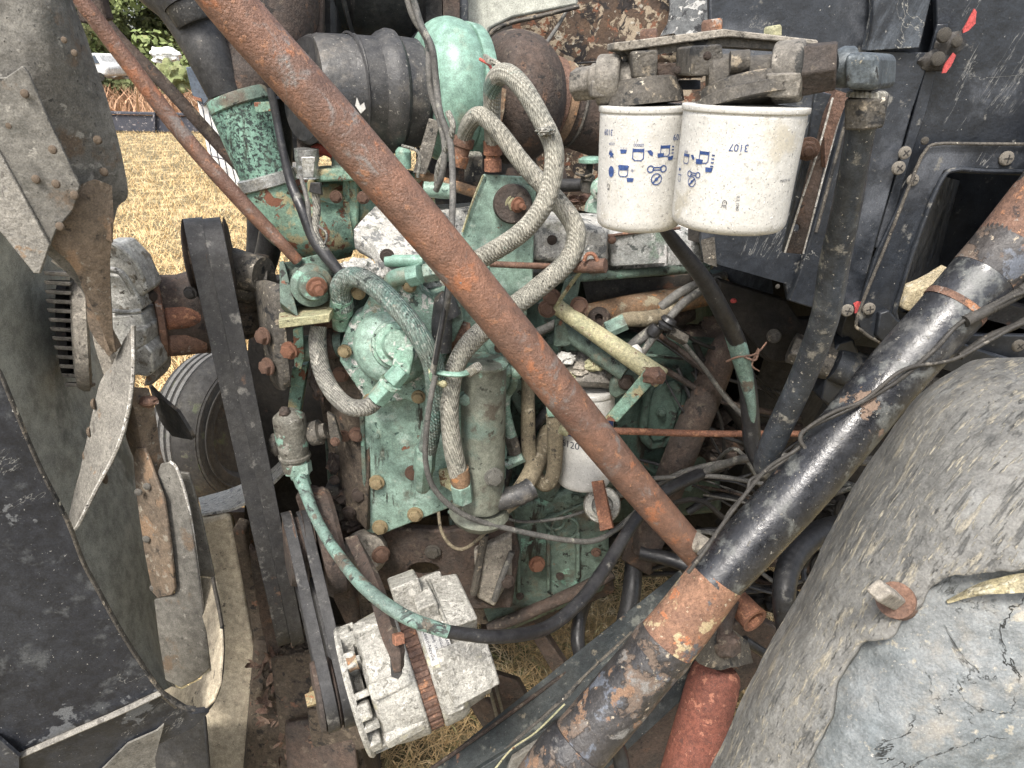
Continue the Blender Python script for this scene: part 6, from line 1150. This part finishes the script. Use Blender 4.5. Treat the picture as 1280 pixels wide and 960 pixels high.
for i, q in enumerate(((1040, 640, 22, 30), (1080, 700, 40, 24), (930, 670, 30, 26), (1010, 780, 26, 20), (960, 740, 30, 20), (900, 560, 24, 22), (1060, 760, 30, 18), (1090, 640, 16, 22))):
    thing('grease_clump', ['dark greasy casting lump beside the fender', 'broad greasy lump under the fender edge', 'dark lump left of the black tube', 'grimy clod beside the ribbed hose', 'black lump under the rusted band', 'brown greasy lump behind the leaning tube', 'lower dark lump near the grass', 'rust-brown lump at the hose end'][i], 'casting', M().blob(q[0], q[1], 1.2, q[2], q[3], 24, am=.5, lv=4), ['shade_black', 'shade_black', 'shade_black', 'shade_black', 'shade_black', 'rust_dark', 'shade_black', 'rust_dark'][i])  # most lumps wear the near-black colour that stands for cavity shade
t = T('under_plate', 'large rusty brown plate below the black tube', 'plate', (900, 860, 1.2)); obj('plate', M().slab([(760, 960), (800, 880), (900, 790), (940, 770), (1000, 800), (960, 840), (880, 900), (840, 1010), (740, 1010)], 1.05, .02), 'rust_dark', t, bev=.003)
t = T('step_bracket', 'dark slanted plate under the fender edge at the bottom', 'bracket', (950, 920, .8)); obj('plate', M().slab([(1010, 830), (1040, 790), (1020, 900), (960, 1000), (880, 1010), (930, 930)], .75, .02), 'cast_dark', t, bev=.002)

# ================= ENGINE HOSES =================
bh = T('looped_hose', 'large grey braided hose looping over the lifting plate to the clamp', 'hose', (600, 450, .98))
obj('hose', M().tube([(616, 186, 1.08, 10), (615, 130, 1.06, 11), (618, 102, 1.04, 12), (632, 92, 1.02, 12.5), (652, 108, 1.0, 12.5), (676, 148, .98, 12.5), (692, 185, .97, 12.5), (690, 225, .96, 12.5), (676, 262, .95, 12.5), (650, 292, .95, 12.5), (610, 318, .96, 12.5), (580, 334, .97, 12.5), (556, 350, .98, 12)], 12.5, 24, k=10), 'hose_light', bh)
obj('hose_end', M().lathe((616, 176, 1.08), (616, 214, 1.08), [(0, 12), (.45, 12), (.5, 9), (.58, 9), (.6, 11), (1, 11)], 16), 'rust_bright', bh)
obj('frayed_cover', M().blob(682, 164, .96, 10, 5, 10, am=.7, lv=3), 'hose_grey', bh)
bh2 = T('looped_hose', 'second braided hose running behind the loop down to the green canister', 'hose', (590, 460, .98))
obj('hose', M().tube([(578, 190, 1.10, 9), (582, 165, 1.08, 10), (592, 148, 1.06, 11), (604, 146, 1.05, 11), (626, 168, 1.04, 11), (655, 206, 1.03, 11.5), (692, 246, 1.02, 12), (716, 278, 1.01, 12.5), (720, 300, 1.0, 12.5), (708, 328, .99, 13), (670, 362, .97, 13), (630, 392, .95, 13), (592, 424, .93, 13), (572, 452, .92, 12), (564, 482, .91, 12), (562, 520, .905, 11.5), (566, 560, .905, 12), (574, 596, .91, 12)], 12, 24, k=10), 'hose_light', bh2)
obj('hose_end', M().lathe((581, 172, 1.09), (572, 208, 1.09), [(0, 13), (.3, 13), (.35, 10), (.6, 10), (.62, 12), (1, 11)], 16), 'rust', bh2)
obj('lower_ferrule', M().lathe((573, 586, .91), (577, 608, .91), [(0, 13), (.6, 13), (1, 11)], 20), 'pipe_orange', bh2)
obj('lower_nut', M().hexprism((576, 604, .91), (579, 624, .915), 14), 'mint', bh2, bev=.001)
th_ = T('braided_hose', 'dark green braided hose arching over the pump cover to the clamp', 'hose', (480, 400, .9))
obj('hose', M().tube([(430, 385, .985, 13), (425, 362, .975, 13), (434, 348, .96, 13), (452, 348, .945, 13), (476, 364, .92, 13.5), (504, 392, .90, 13.5), (528, 426, .89, 13.5), (542, 458, .90, 13.5), (545, 500, .92, 13), (538, 545, .94, 12), (532, 572, .96, 11.5)], 13, 24, k=10), 'hose_green', th_)
obj('hose_end', M().lathe((427, 372, .98), (426, 408, 1.0), [(0, 14), (.5, 15), (.6, 12), (1, 11)], 20), 'green_cast', th_)
obj('lower_end', M().lathe((532, 560, .95), (528, 612, .97), [(0, 13), (.3, 14), (.5, 14), (.55, 12), (.9, 12), (1, 8)], 8), 'mint', th_)
sh_ = T('short_hose', 'short grey-green hose curving under the bracket to the pump elbow', 'hose', (400, 460, .95))
obj('hose', M().tube([(398, 408, .99, 10), (397, 430, .98, 11), (402, 462, .96, 11), (416, 490, .93, 11), (436, 508, .905, 11), (458, 509, .89, 11), (470, 500, .885, 11)], 11, 22, k=10), 'hose_grey', sh_)
hc = T('hose_clip', 'pale green saddle clamp and cable tie holding the hoses together', 'clamp', (565, 466, .89))
obj('clip', M().tube([(540, 462, .90, 5), (556, 467, .885, 5), (576, 468, .885, 5), (588, 464, .90, 5)], 5, 8, flat=.6), 'mint_clean', hc)
obj('clip_bolt', M().hexprism((586, 466, .90), (598, 458, .885), 7), 'hose_light', hc, bev=.001)
obj('cable_tie', M().tube([(530, 452, .90), (538, 462, .885), (540, 474, .88), (552, 480, .88)], 3, 8), 'pipe_khaki', hc)
obj('cable_tie', M().blob(554, 480, .88, 5, 5, 4, am=.1), 'pipe_khaki', hc)
pcs = [('thin grey cable hanging from the top past the turbo to the clamp', [(504, -20, 1.0), (516, 20, 1.0), (534, 52, 1.0), (536, 90, .99), (540, 120, .99), (552, 160, .98), (556, 190, .97), (552, 220, .97), (545, 238, .98)], 4, 'cable_grey'),
 ('second grey cable twisted round the first past the green compressor', [(512, -20, 1.0), (526, 30, .99), (540, 60, .98), (545, 100, .98), (550, 140, .97), (563, 180, .96), (566, 240, .93), (564, 300, .90), (562, 360, .88), (554, 400, .885), (546, 440, .88), (540, 470, .885)], 4.2, 'cable_grey'),
 ('looping grey vacuum tube beside the strut middle', [(560, 140, .97), (566, 160, .96), (556, 190, .97), (548, 210, .975), (546, 232, .98)], 4, 'hose_grey'),
 ('dark cable running down behind the strut to the clamp', [(565, 280, .92), (560, 330, .90), (558, 370, .885), (550, 420, .875), (544, 455, .875)], 3, 'hose_black'),
 ('thin grey cable dropping from the clamp and running right along the engine', [(544, 470, .875), (538, 500, .87), (533, 540, .87), (532, 576, .875), (540, 606, .88), (560, 630, .89), (590, 648, .91), (640, 662, .94), (700, 674, .97), (742, 676, 1.0), (772, 660, 1.03), (806, 632, 1.06), (850, 606, 1.08)], 3.6, 'cable_grey'),
 ('thin looped wire hanging below the gear cover', [(548, 640, 1.0), (552, 664, .99), (564, 682, .985), (580, 686, .985), (600, 672, .99), (616, 656, 1.0)], 2.2, 'hose_brown'),
 ('thin wire running along the lower engine block', [(612, 640, 1.02), (650, 652, 1.03), (700, 648, 1.05), (740, 636, 1.08)], 2, 'cable_grey')]
for l, pts, r_, mt_ in pcs: hose('thin_cable', l, 'cable', pts, r_, mt_, 'thin cables over the engine', k=8)
wt = T('wiring_loom', 'braided black wiring loom dropping from behind the strut to the isolator', 'wiring', (400, 320, 1.0))
obj('loom', M().tube([(338, 110, 1.04, 5), (346, 150, 1.04, 5), (354, 190, 1.03, 5), (364, 230, 1.02, 6), (378, 262, 1.0, 7), (392, 296, .99, 8), (408, 320, .98, 8), (428, 344, .97, 6)], 6, 14, k=8), 'hose_black', wt)
obj('loom_wire', M().tube([(376, 220, 1.02, 2.5), (384, 250, 1.0, 3), (388, 280, .99, 3), (398, 305, .98, 3)], 3, 8), 'cable_grey', wt)
obj('clear_tube', M().tube([(394, 236, 1.0, 5), (396, 262, 1.0, 5), (394, 290, .99, 5), (404, 312, .98, 5)], 5, 12), 'hose_grey', wt)
obj('loop_wire', M().tube([(398, 282, .99), (408, 292, .985), (406, 304, .98), (396, 310, .98)], 1.6, 6), 'cable_grey', wt)
obj('plug', M().hexa([(388, 228, .99), (400, 228, .99), (402, 244, .99), (386, 240, .99)], [(390, 228, 1.01), (402, 228, 1.01), (404, 244, 1.01), (388, 240, 1.01)]), 'hose_black', wt, bev=.001)
obj('clip_head', M().hexa([(376, 196, 1.04), (394, 196, 1.04), (392, 222, 1.04), (378, 222, 1.04)], [(378, 196, 1.06), (396, 196, 1.06), (394, 222, 1.06), (380, 222, 1.06)]), 'bright_steel', wt, bev=.001)
# small things behind the strut and over the covers
t = T('oil_feed_fittings', 'cluster of hex fittings below the turbocharger', 'fittings', (600, 210, 1.15))
obj('hex_body', M().hexprism((592, 194, 1.14), (592, 226, 1.14), 13), 'cast_dark', t, bev=.001)
obj('hex_top', M().lathe((592, 190, 1.14), (592, 200, 1.14), [(0, 9), (.3, 12), (1, 12)], 6), 'hose_light', t)
obj('feed_pipe', M().tube([(522, 218, 1.16, 6), (550, 226, 1.14, 6), (580, 236, 1.12, 7), (600, 242, 1.12, 7)], 7, 14), 'pipe_orange', t)
obj('green_union', M().tube([(530, 236, 1.1, 9), (550, 238, 1.1, 10), (566, 240, 1.1, 9)], 9, 12), 'mint', t)
obj('copper_strip', M().slab([(625, 108), (633, 112), (630, 140), (624, 165), (622, 140)], 1.15, .004), 'pipe_orange', t)
obj('valve_cap', M().lathe((504, 184, 1.12), (504, 210, 1.12), [(0, 6), (.2, 10), (1, 10)], 16), 'mint_clean', t)
obj('valve_wire', M().tube([(502, 182, 1.1), (520, 188, 1.1), (525, 200, 1.1), (522, 222, 1.1)], 2, 8), 'hose_grey', t)
for x in (560, 575, 600, 640, 655, 700): obj('nipple', M().lathe((x, 210, 1.2), (x, 240, 1.2), [(0, 6), (.3, 9), (1, 10)], 10), 'rust_dark', t)
t = T('rope_lashing', 'frayed white rope knotted on the turbine housing', 'rope', (625, 90, 1.05))
obj('rope', M().tube([(606, 70, 1.1, 3), (614, 76, 1.08, 4), (622, 80, 1.07, 4), (632, 88, 1.06, 4)], 4, 8, wob=.6), 'hose_light', t)
obj('rope', M().tube([(600, 74, 1.12), (612, 82, 1.1), (618, 98, 1.08)], 2, 8), 'red_hose', t)
t = T('drain_cock', 'small grey tap with a disc handle left of the smaller filter', 'tap', (735, 240, 1.1))
obj('handle', M().lathe((738, 196, 1.05), (738, 204, 1.05), [(0, 10), (.3, 15), (.8, 15), (1, 10)], 20), 'mint_clean', t)
obj('body', M().lathe((738, 202, 1.06), (732, 240, 1.06), [(0, 4), (.4, 5), (.45, 9), (.6, 9), (.65, 6), (1, 6)], 16), 'cast_dark', t)
obj('lever', M().tube([(720, 217, 1.06), (730, 220, 1.05), (740, 218, 1.05)], 2, 8), 'cast_dark', t)
obj('hose_stub', M().tube([(696, 232, 1.1), (728, 231, 1.08)], 8, 14), 'black_rubber', t)
obj('cap_lump', M().blob(750, 236, 1.02, 12, 14, 10, am=.15), 'green_cast', t)
obj('cap_base', M().lathe((752, 244, 1.05), (752, 262, 1.05), [(0, 14), (.5, 20), (1, 22)], 20), 'green_cast', t)
obj('needle_litter', M().blob(726, 250, 1.1, 16, 5, 10, am=.8, lv=4), 'rust', t)
thing('drain_line', 'thin rusty rod crossing the green lifting plate', 'rod', M().tube([(612, 330, 1.04), (660, 332, 1.04), (700, 333, 1.04), (745, 332, 1.03)], 4, 10), 'rust')
# linkage: khaki tube with arms
lk = T('governor_linkage', 'khaki painted cross tube with lever arms left of the oval cover', 'linkage', (760, 480, 1.0))
obj('cross_tube', M().lathe((694, 382, 1.04), (828, 474, .95), [(0, 6), (.01, 11), (.05, 10), (.99, 13), (1, 11)], 28, wob=.02), 'pipe_khaki', lk)
obj('lever_arm', M().hexa([(806, 462, .94), (828, 466, .94), (772, 528, .92), (754, 526, .92)], [(812, 458, .955), (832, 462, .955), (778, 520, .935), (758, 518, .935)]), 'green_rusty', lk, bev=.0015)
obj('arm_cap', M().blob(818, 470, .93, 14, 12, 9, am=.3), 'rust', lk)
obj('upper_arm', M().tube([(694, 384, 1.03, 4), (706, 366, 1.02, 4), (722, 344, 1.01, 4), (732, 332, 1.0, 4)], 5, 10, flat=.6), 'pipe_khaki', lk)
obj('upper_plate', M().slab([(706, 352), (728, 340), (722, 372), (714, 392), (700, 396), (698, 380)], 1.06, .01), 'green_grimy', lk, bev=.002)
obj('clevis', M().lathe((718, 334, 1.0), (757, 332, .98), [(0, 7), (.45, 8), (.5, 9), (1, 9)], 20), 'rust', lk)
obj('clevis_ring', M().tube([(730, 326, .98), (734, 318, .98), (742, 318, .98), (747, 326, .98)], 2.5, 8), 'rust_bright', lk)
for x, y in ((684, 386), (724, 382), (690, 372)): bolt(lk, x, y, 1.03, 10, 'rust', 'flat', n=(-.2, -1, .1))
obj('green_leg', M().slab([(694, 400), (704, 398), (716, 430), (710, 434), (692, 434)], 1.04, .02), 'green_grimy', lk, bev=.003)
obj('lower_tube', M().lathe((704, 412, 1.06), (782, 466, 1.0), [(0, 10), (.5, 10), (.55, 12), (1, 11)], 20), 'green_grimy', lk)
obj('lever_nut', M().hexprism((714, 538, .93), (726, 538, .93), 7), 'rust', lk)
obj('lever_nut', M().lathe((716, 536, .935), (740, 556, .925), [(0, 6), (.3, 9), (.6, 9), (.65, 11), (.9, 11), (1, 8)], 8), 'rust_bright', lk)
obj('thin_link', M().lathe((710, 540, .94), (700, 536, .94), [(0, 6), (1, 6)], 12), 'pipe_khaki', lk)
bo = T('banjo_fittings', 'black hoses and elbow meeting at a grommet above the oval cover', 'hose', (820, 420, 1.1))
obj('hose', M().tube([(756, 412, 1.08, 7), (780, 400, 1.08, 9), (810, 398, 1.09, 10), (830, 392, 1.1, 9), (845, 374, 1.11, 8)], 9, 16), 'hose_brown', bo)
obj('ferrule', M().lathe((758, 413, 1.07), (782, 402, 1.07), [(0, 9), (.05, 11), (1, 11)], 8), 'mint', bo)
obj('hose', M().tube([(800, 446, 1.06, 4), (818, 420, 1.07, 5), (836, 398, 1.08, 5), (862, 372, 1.1, 6), (900, 350, 1.12, 7)], 5, 12), 'cable_grey', bo)
obj('hose', M().tube([(826, 384, 1.1), (850, 366, 1.1), (880, 352, 1.12), (905, 345, 1.15)], 6, 12), 'cable_grey', bo)
obj('grommet', M().lathe((830, 410, 1.06), (838, 398, 1.06), [(0, 9), (.3, 11), (.5, 8), (.7, 11), (1, 9)], 16), 'hose_black', bo)
obj('connector', M().hexprism((836, 414, 1.07), (858, 426, 1.07), 8, 4), 'cast_dark', bo, bev=.002)
obj('wire', M().tube([(784, 436, 1.08, 6), (800, 424, 1.08, 7), (818, 410, 1.08, 7)], 6, 12), 'cable_grey', bo)
obj('grommet', M().lathe((814, 418, 1.07), (822, 408, 1.07), [(0, 8), (.5, 9), (1, 8)], 14), 'hose_black', bo)
obj('wire', M().tube([(855, 430, 1.1), (880, 460, 1.1), (910, 500, 1.1), (950, 540, 1.1)], 3, 8), 'cable_grey', bo)
# white filter with 6120
wf_a = (733, 484, 1.06); wf_b = (729, 604, 1.04)
ff = spin_filter('fuel_filter', 'small white filter with a navy band marked 6120 behind the strut', wf_a, wf_b, 37, 'white filter low on the engine')
icons(ff, wf_a, wf_b, 37, [('text', -18, 66, 13, '6120', .02, 1)], 'print_dark')
a3 = P(*wf_a); b3 = P(*wf_b); w_, e_, s_ = cyl_frame(a3, b3); s_ = s_ if s_.x > 0 else -s_; kk = PX(484, 1.06); rr_ = 37*.968*kk
wrap(ff, 'printed_band', 'print_blue', [grid2(-rr_*1.3, rr_*1.3, 36*kk, 54*kk, 20)], a3, lambda v: rr_, w_, e_, s_)
wh = T('lower_filter_head', 'corroded cream and brown filter head above the small white filter', 'casting', (740, 460, 1.08))
obj('body', M().lathe((736, 444, 1.09), (734, 486, 1.06), [(0, 26), (.2, 34), (.5, 38), (.9, 40), (1, 36)], 30, wob=.15), 'casting_tan', wh)
for q in ((706, 448, 12, 8, 'corroded_white'), (724, 462, 14, 9, 'dusty_metal'), (744, 456, 14, 8, 'pipe_khaki'), (712, 470, 10, 8, 'pipe_khaki'), (770, 470, 12, 12, 'cast_dark')): obj('lump', M().blob(q[0], q[1], 1.03, q[2], q[3], 10, am=.5), q[4], wh)
obj('flange_ear', M().slab([(764, 478), (780, 462), (796, 466), (800, 480), (786, 492), (770, 500), (762, 494)], 1.0, .02), 'green_grimy', wh, bev=.005)
bolt(wh, 783, 478, .995, 9, 'rust_dark', 'flat')
obj('bright_cap', M().lathe((790, 434, 1.04), (796, 446, 1.03), [(0, 8), (.5, 10), (1, 8)], 16), 'filter_white', wh)
t = T('drain_tap', 'round cream knob with a rusty lever below the small white filter', 'knob', (752, 640, 1.0))
obj('knob', M().lathe((752, 630, 1.03), (753, 632, .99), [(0, 21), (.5, 23), (.85, 21), (1, 13), (1.0, 13), (.7, 12), (.68, 0)], 32, cap=False), 'aluminium', t)
obj('lever', M().hexa([(739, 602, .97), (753, 600, .97), (766, 660, .95), (750, 664, .95)], [(741, 602, .985), (755, 600, .985), (768, 660, .965), (752, 664, .965)]), 'rust_bright', t, bev=.001)
# U-shaped brown hoses below strut
hose('u_hose', 'brown U-shaped hose hanging between the canister and the white filter', 'hose', [(660, 470, 1.05, 8), (660, 520, 1.04, 9), (661, 560, 1.03, 9.5), (668, 592, 1.02, 9.5), (682, 606, 1.01, 9), (692, 590, 1.0, 9.5), (694, 550, 1.0, 10), (692, 518, 1.0, 10)], 9.5, 'hose_brown', k=8)
thing('hose_elbow', 'pale square fitting on top of the brown U-shaped hose', 'fitting', M().hexa([(681, 502, .985), (700, 500, .985), (701, 522, .985), (684, 522, .985)], [(684, 498, 1.01), (698, 498, 1.01), (700, 518, 1.01), (686, 518, 1.01)]), 'green_cast', bev=.003)
t = T('small_lines', 'grimy small lines and unions between the canister and the strut', 'fittings', (645, 560, 1.05))
obj('line', M().tube([(640, 445, 1.02, 4), (642, 480, 1.02, 5), (632, 500, 1.02, 5), (636, 530, 1.02, 6), (640, 548, 1.02, 7)], 6, 12), 'green_cast', t)
obj('union', M().hexprism((638, 545, 1.02), (644, 566, 1.02), 9), 'cast_dark', t, bev=.001)
obj('union', M().hexprism((632, 580, 1.02), (654, 570, 1.02), 8), 'green_cast', t, bev=.001)
obj('union', M().lathe((630, 464, 1.0), (658, 462, 1.0), [(0, 8), (.3, 8), (.35, 11), (.7, 11), (.75, 8), (1, 8)], 12), 'green_cast', t)
obj('pipe_run', M().tube([(700, 402, 1.1), (680, 412, 1.1), (660, 420, 1.1)], 6, 12), 'cable_grey', t)
obj('dark_line', M().tube([(700, 500, 1.1), (670, 530, 1.1), (640, 570, 1.08), (628, 610, 1.05)], 7, 12), 'hose_black', t)
obj('line', M().tube([(700, 530, 1.12), (680, 556, 1.1), (664, 580, 1.1)], 8, 12), 'hose_brown', t)
obj('rust_hub', M().lathe((560, 420, 1.03), (590, 418, 1.03), [(0, 22), (.5, 24), (1, 20)], 20), 'rust', t)
obj('coarse_hose', M().tube([(566, 395, .98, 11), (556, 376, .98, 13), (553, 400, .98, 13), (552, 440, .97, 12)], 12, 16, wob=.1), 'rubber_boot', t)
for q in ((655, 400, 12, 10), (668, 415, 14, 10), (640, 420, 10, 12), (690, 430, 14, 14), (770, 600, 22, 16), (850, 600, 24, 14)): obj('grime', M().blob(q[0], q[1], 1.16, q[2], q[3], 10, am=.4), 'green_grimy', t)

wt2 = T('wire_tangle', 'tangle of thin dark wires and lines in the shadow behind the black tube', 'wires', (980, 640, 1.05))
rg = random.Random(77)
for i in range(22):
    x0 = rg.uniform(800, 900); y0 = rg.uniform(570, 720); x1 = rg.uniform(980, 1160); y1 = y0+rg.uniform(-60, 60); yy = rg.uniform(.98, 1.15)
    pts = [(x0, y0, yy+.08), (x0+(x1-x0)*.33+rg.uniform(-20, 20), y0+rg.uniform(-25, 35), yy), (x0+(x1-x0)*.66+rg.uniform(-20, 20), y1+rg.uniform(-25, 35), yy), (x1, y1, yy-.03)]
    obj('wire', M().tube(pts, rg.choice((1.4, 2, 2.6, 3.4)), 7, k=8), rg.choice(('hose_black', 'shade_black', 'cable_grey', 'shade_black', 'hose_black', 'rust_dark')), wt2)
for i in range(9):
    x0 = rg.uniform(960, 1090); y0 = rg.uniform(640, 720); pts = [(x0+rg.uniform(18, 34)*cos(a)+i, y0+rg.uniform(22, 40)*sin(a), 1.08+rg.uniform(-.04, .04)) for a in [j*.7 for j in range(8)]]
    obj('wire', M().tube(pts, rg.choice((1.6, 2.4, 3.5)), 7, k=6), rg.choice(('hose_black', 'shade_black', 'rust_dark')), wt2)
wt3 = T('wire_tangle', 'thin wires and small lines crowded between the engine side and the cab floor', 'wires', (880, 480, 1.15))
for i in range(12):
    x0 = rg.uniform(800, 870); y0 = rg.uniform(400, 470); x1 = rg.uniform(900, 1010); y1 = y0+rg.uniform(30, 160)
    pts = [(x0, y0, 1.16), ((x0+x1)/2+rg.uniform(-25, 25), (y0+y1)/2+rg.uniform(-30, 30), 1.14), (x1, y1, 1.16)]
    obj('wire', M().tube(pts, rg.choice((1.5, 2.5, 4)), 7, k=8), rg.choice(('hose_black', 'shade_black', 'rust_dark', 'shade_black')), wt3)

# small castings, lugs and fasteners over the engine
rg = random.Random(5)
for x, y, r_, yy, mt_ in ((560, 470, 6, 1.015, 'rust'), (536, 560, 6, 1.015, 'rust_dark'), (470, 545, 4, 1.017, 'mint'), (640, 560, 6, 1.1, 'rust_dark'), (652, 500, 6, 1.1, 'rust'), (700, 600, 6, 1.16, 'rust_dark'), (720, 620, 6, 1.12, 'green_grimy'), (600, 655, 6, 1.1, 'rust'), (575, 655, 6, 1.1, 'rust_dark'), (650, 745, 5, 1.1, 'rust_dark'), (700, 720, 5, 1.11, 'rust_dark'), (745, 690, 6, 1.11, 'rust'), (780, 560, 6, 1.19, 'green_grimy'), (790, 460, 6, 1.19, 'rust_dark'), (870, 455, 6, 1.19, 'rust_dark'), (640, 384, 6, 1.06, 'rust'), (600, 372, 5, 1.06, 'rust'), (412, 470, 6, 1.03, 'rust'), (418, 600, 6, 1.04, 'rust_dark'), (436, 640, 8, 1.02, 'rust_dark'), (404, 372, 5, 1.0, 'rust'), (765, 300, 5, 1.14, 'rust'), (690, 300, 6, 1.10, 'rust_dark')):
    bolt(E, x, y, yy, r_, mt_)
for pts, yy, mt_ in (([(636, 430), (650, 424), (664, 440), (662, 500), (650, 520), (638, 500)], 1.08, 'green_grimy'), ([(660, 560), (700, 556), (706, 600), (690, 630), (664, 620)], 1.12, 'green_grimy'), ([(560, 646), (640, 640), (644, 660), (600, 672), (562, 664)], 1.08, 'green_grimy'), ([(585, 372), (640, 376), (660, 392), (650, 420), (600, 410)], 1.07, 'green_grimy'), ([(648, 380), (690, 376), (700, 396), (690, 420), (656, 416)], 1.12, 'green_dark'), ([(418, 640), (444, 650), (470, 676), (462, 700), (430, 690)], 1.06, 'rust_dark'), ([(404, 612), (422, 610), (430, 650), (412, 660)], 1.05, 'cast_dark')):
    ep('cast_boss', M().slab(pts, yy, .04), mt_, bev=.005, seg=3)
for pts in ([(642, 660, 1.11), (690, 646, 1.11), (750, 620, 1.12)], [(730, 450, 1.19), (800, 444, 1.19), (880, 452, 1.2)], [(560, 640, 1.02), (590, 640, 1.02), (630, 628, 1.04)]):
    ep('casting_seam', M().tube(pts, 2.5, 8), 'green_grimy')
for q in ((424, 620, 14, 10), (440, 655, 16, 9), (455, 672, 12, 8), (418, 580, 8, 14), (400, 480, 12, 24), (410, 410, 10, 12)):
    ep('grease_lump', M().blob(q[0], q[1], 1.06, q[2], q[3], 10, am=.5), 'rust_dark')
ep('rust_sleeve', M().lathe((398, 410, 1.04), (432, 404, 1.04), [(0, 14), (.8, 14), (1, 12)], 20), 'rust')
thing('turbo_stay', 'grey flat stay plate below the mint green compressor', 'bracket', M().slab([(536, 148), (550, 152), (540, 196), (532, 218), (516, 216)], 1.12, .008), 'casting_tan', bev=.001)
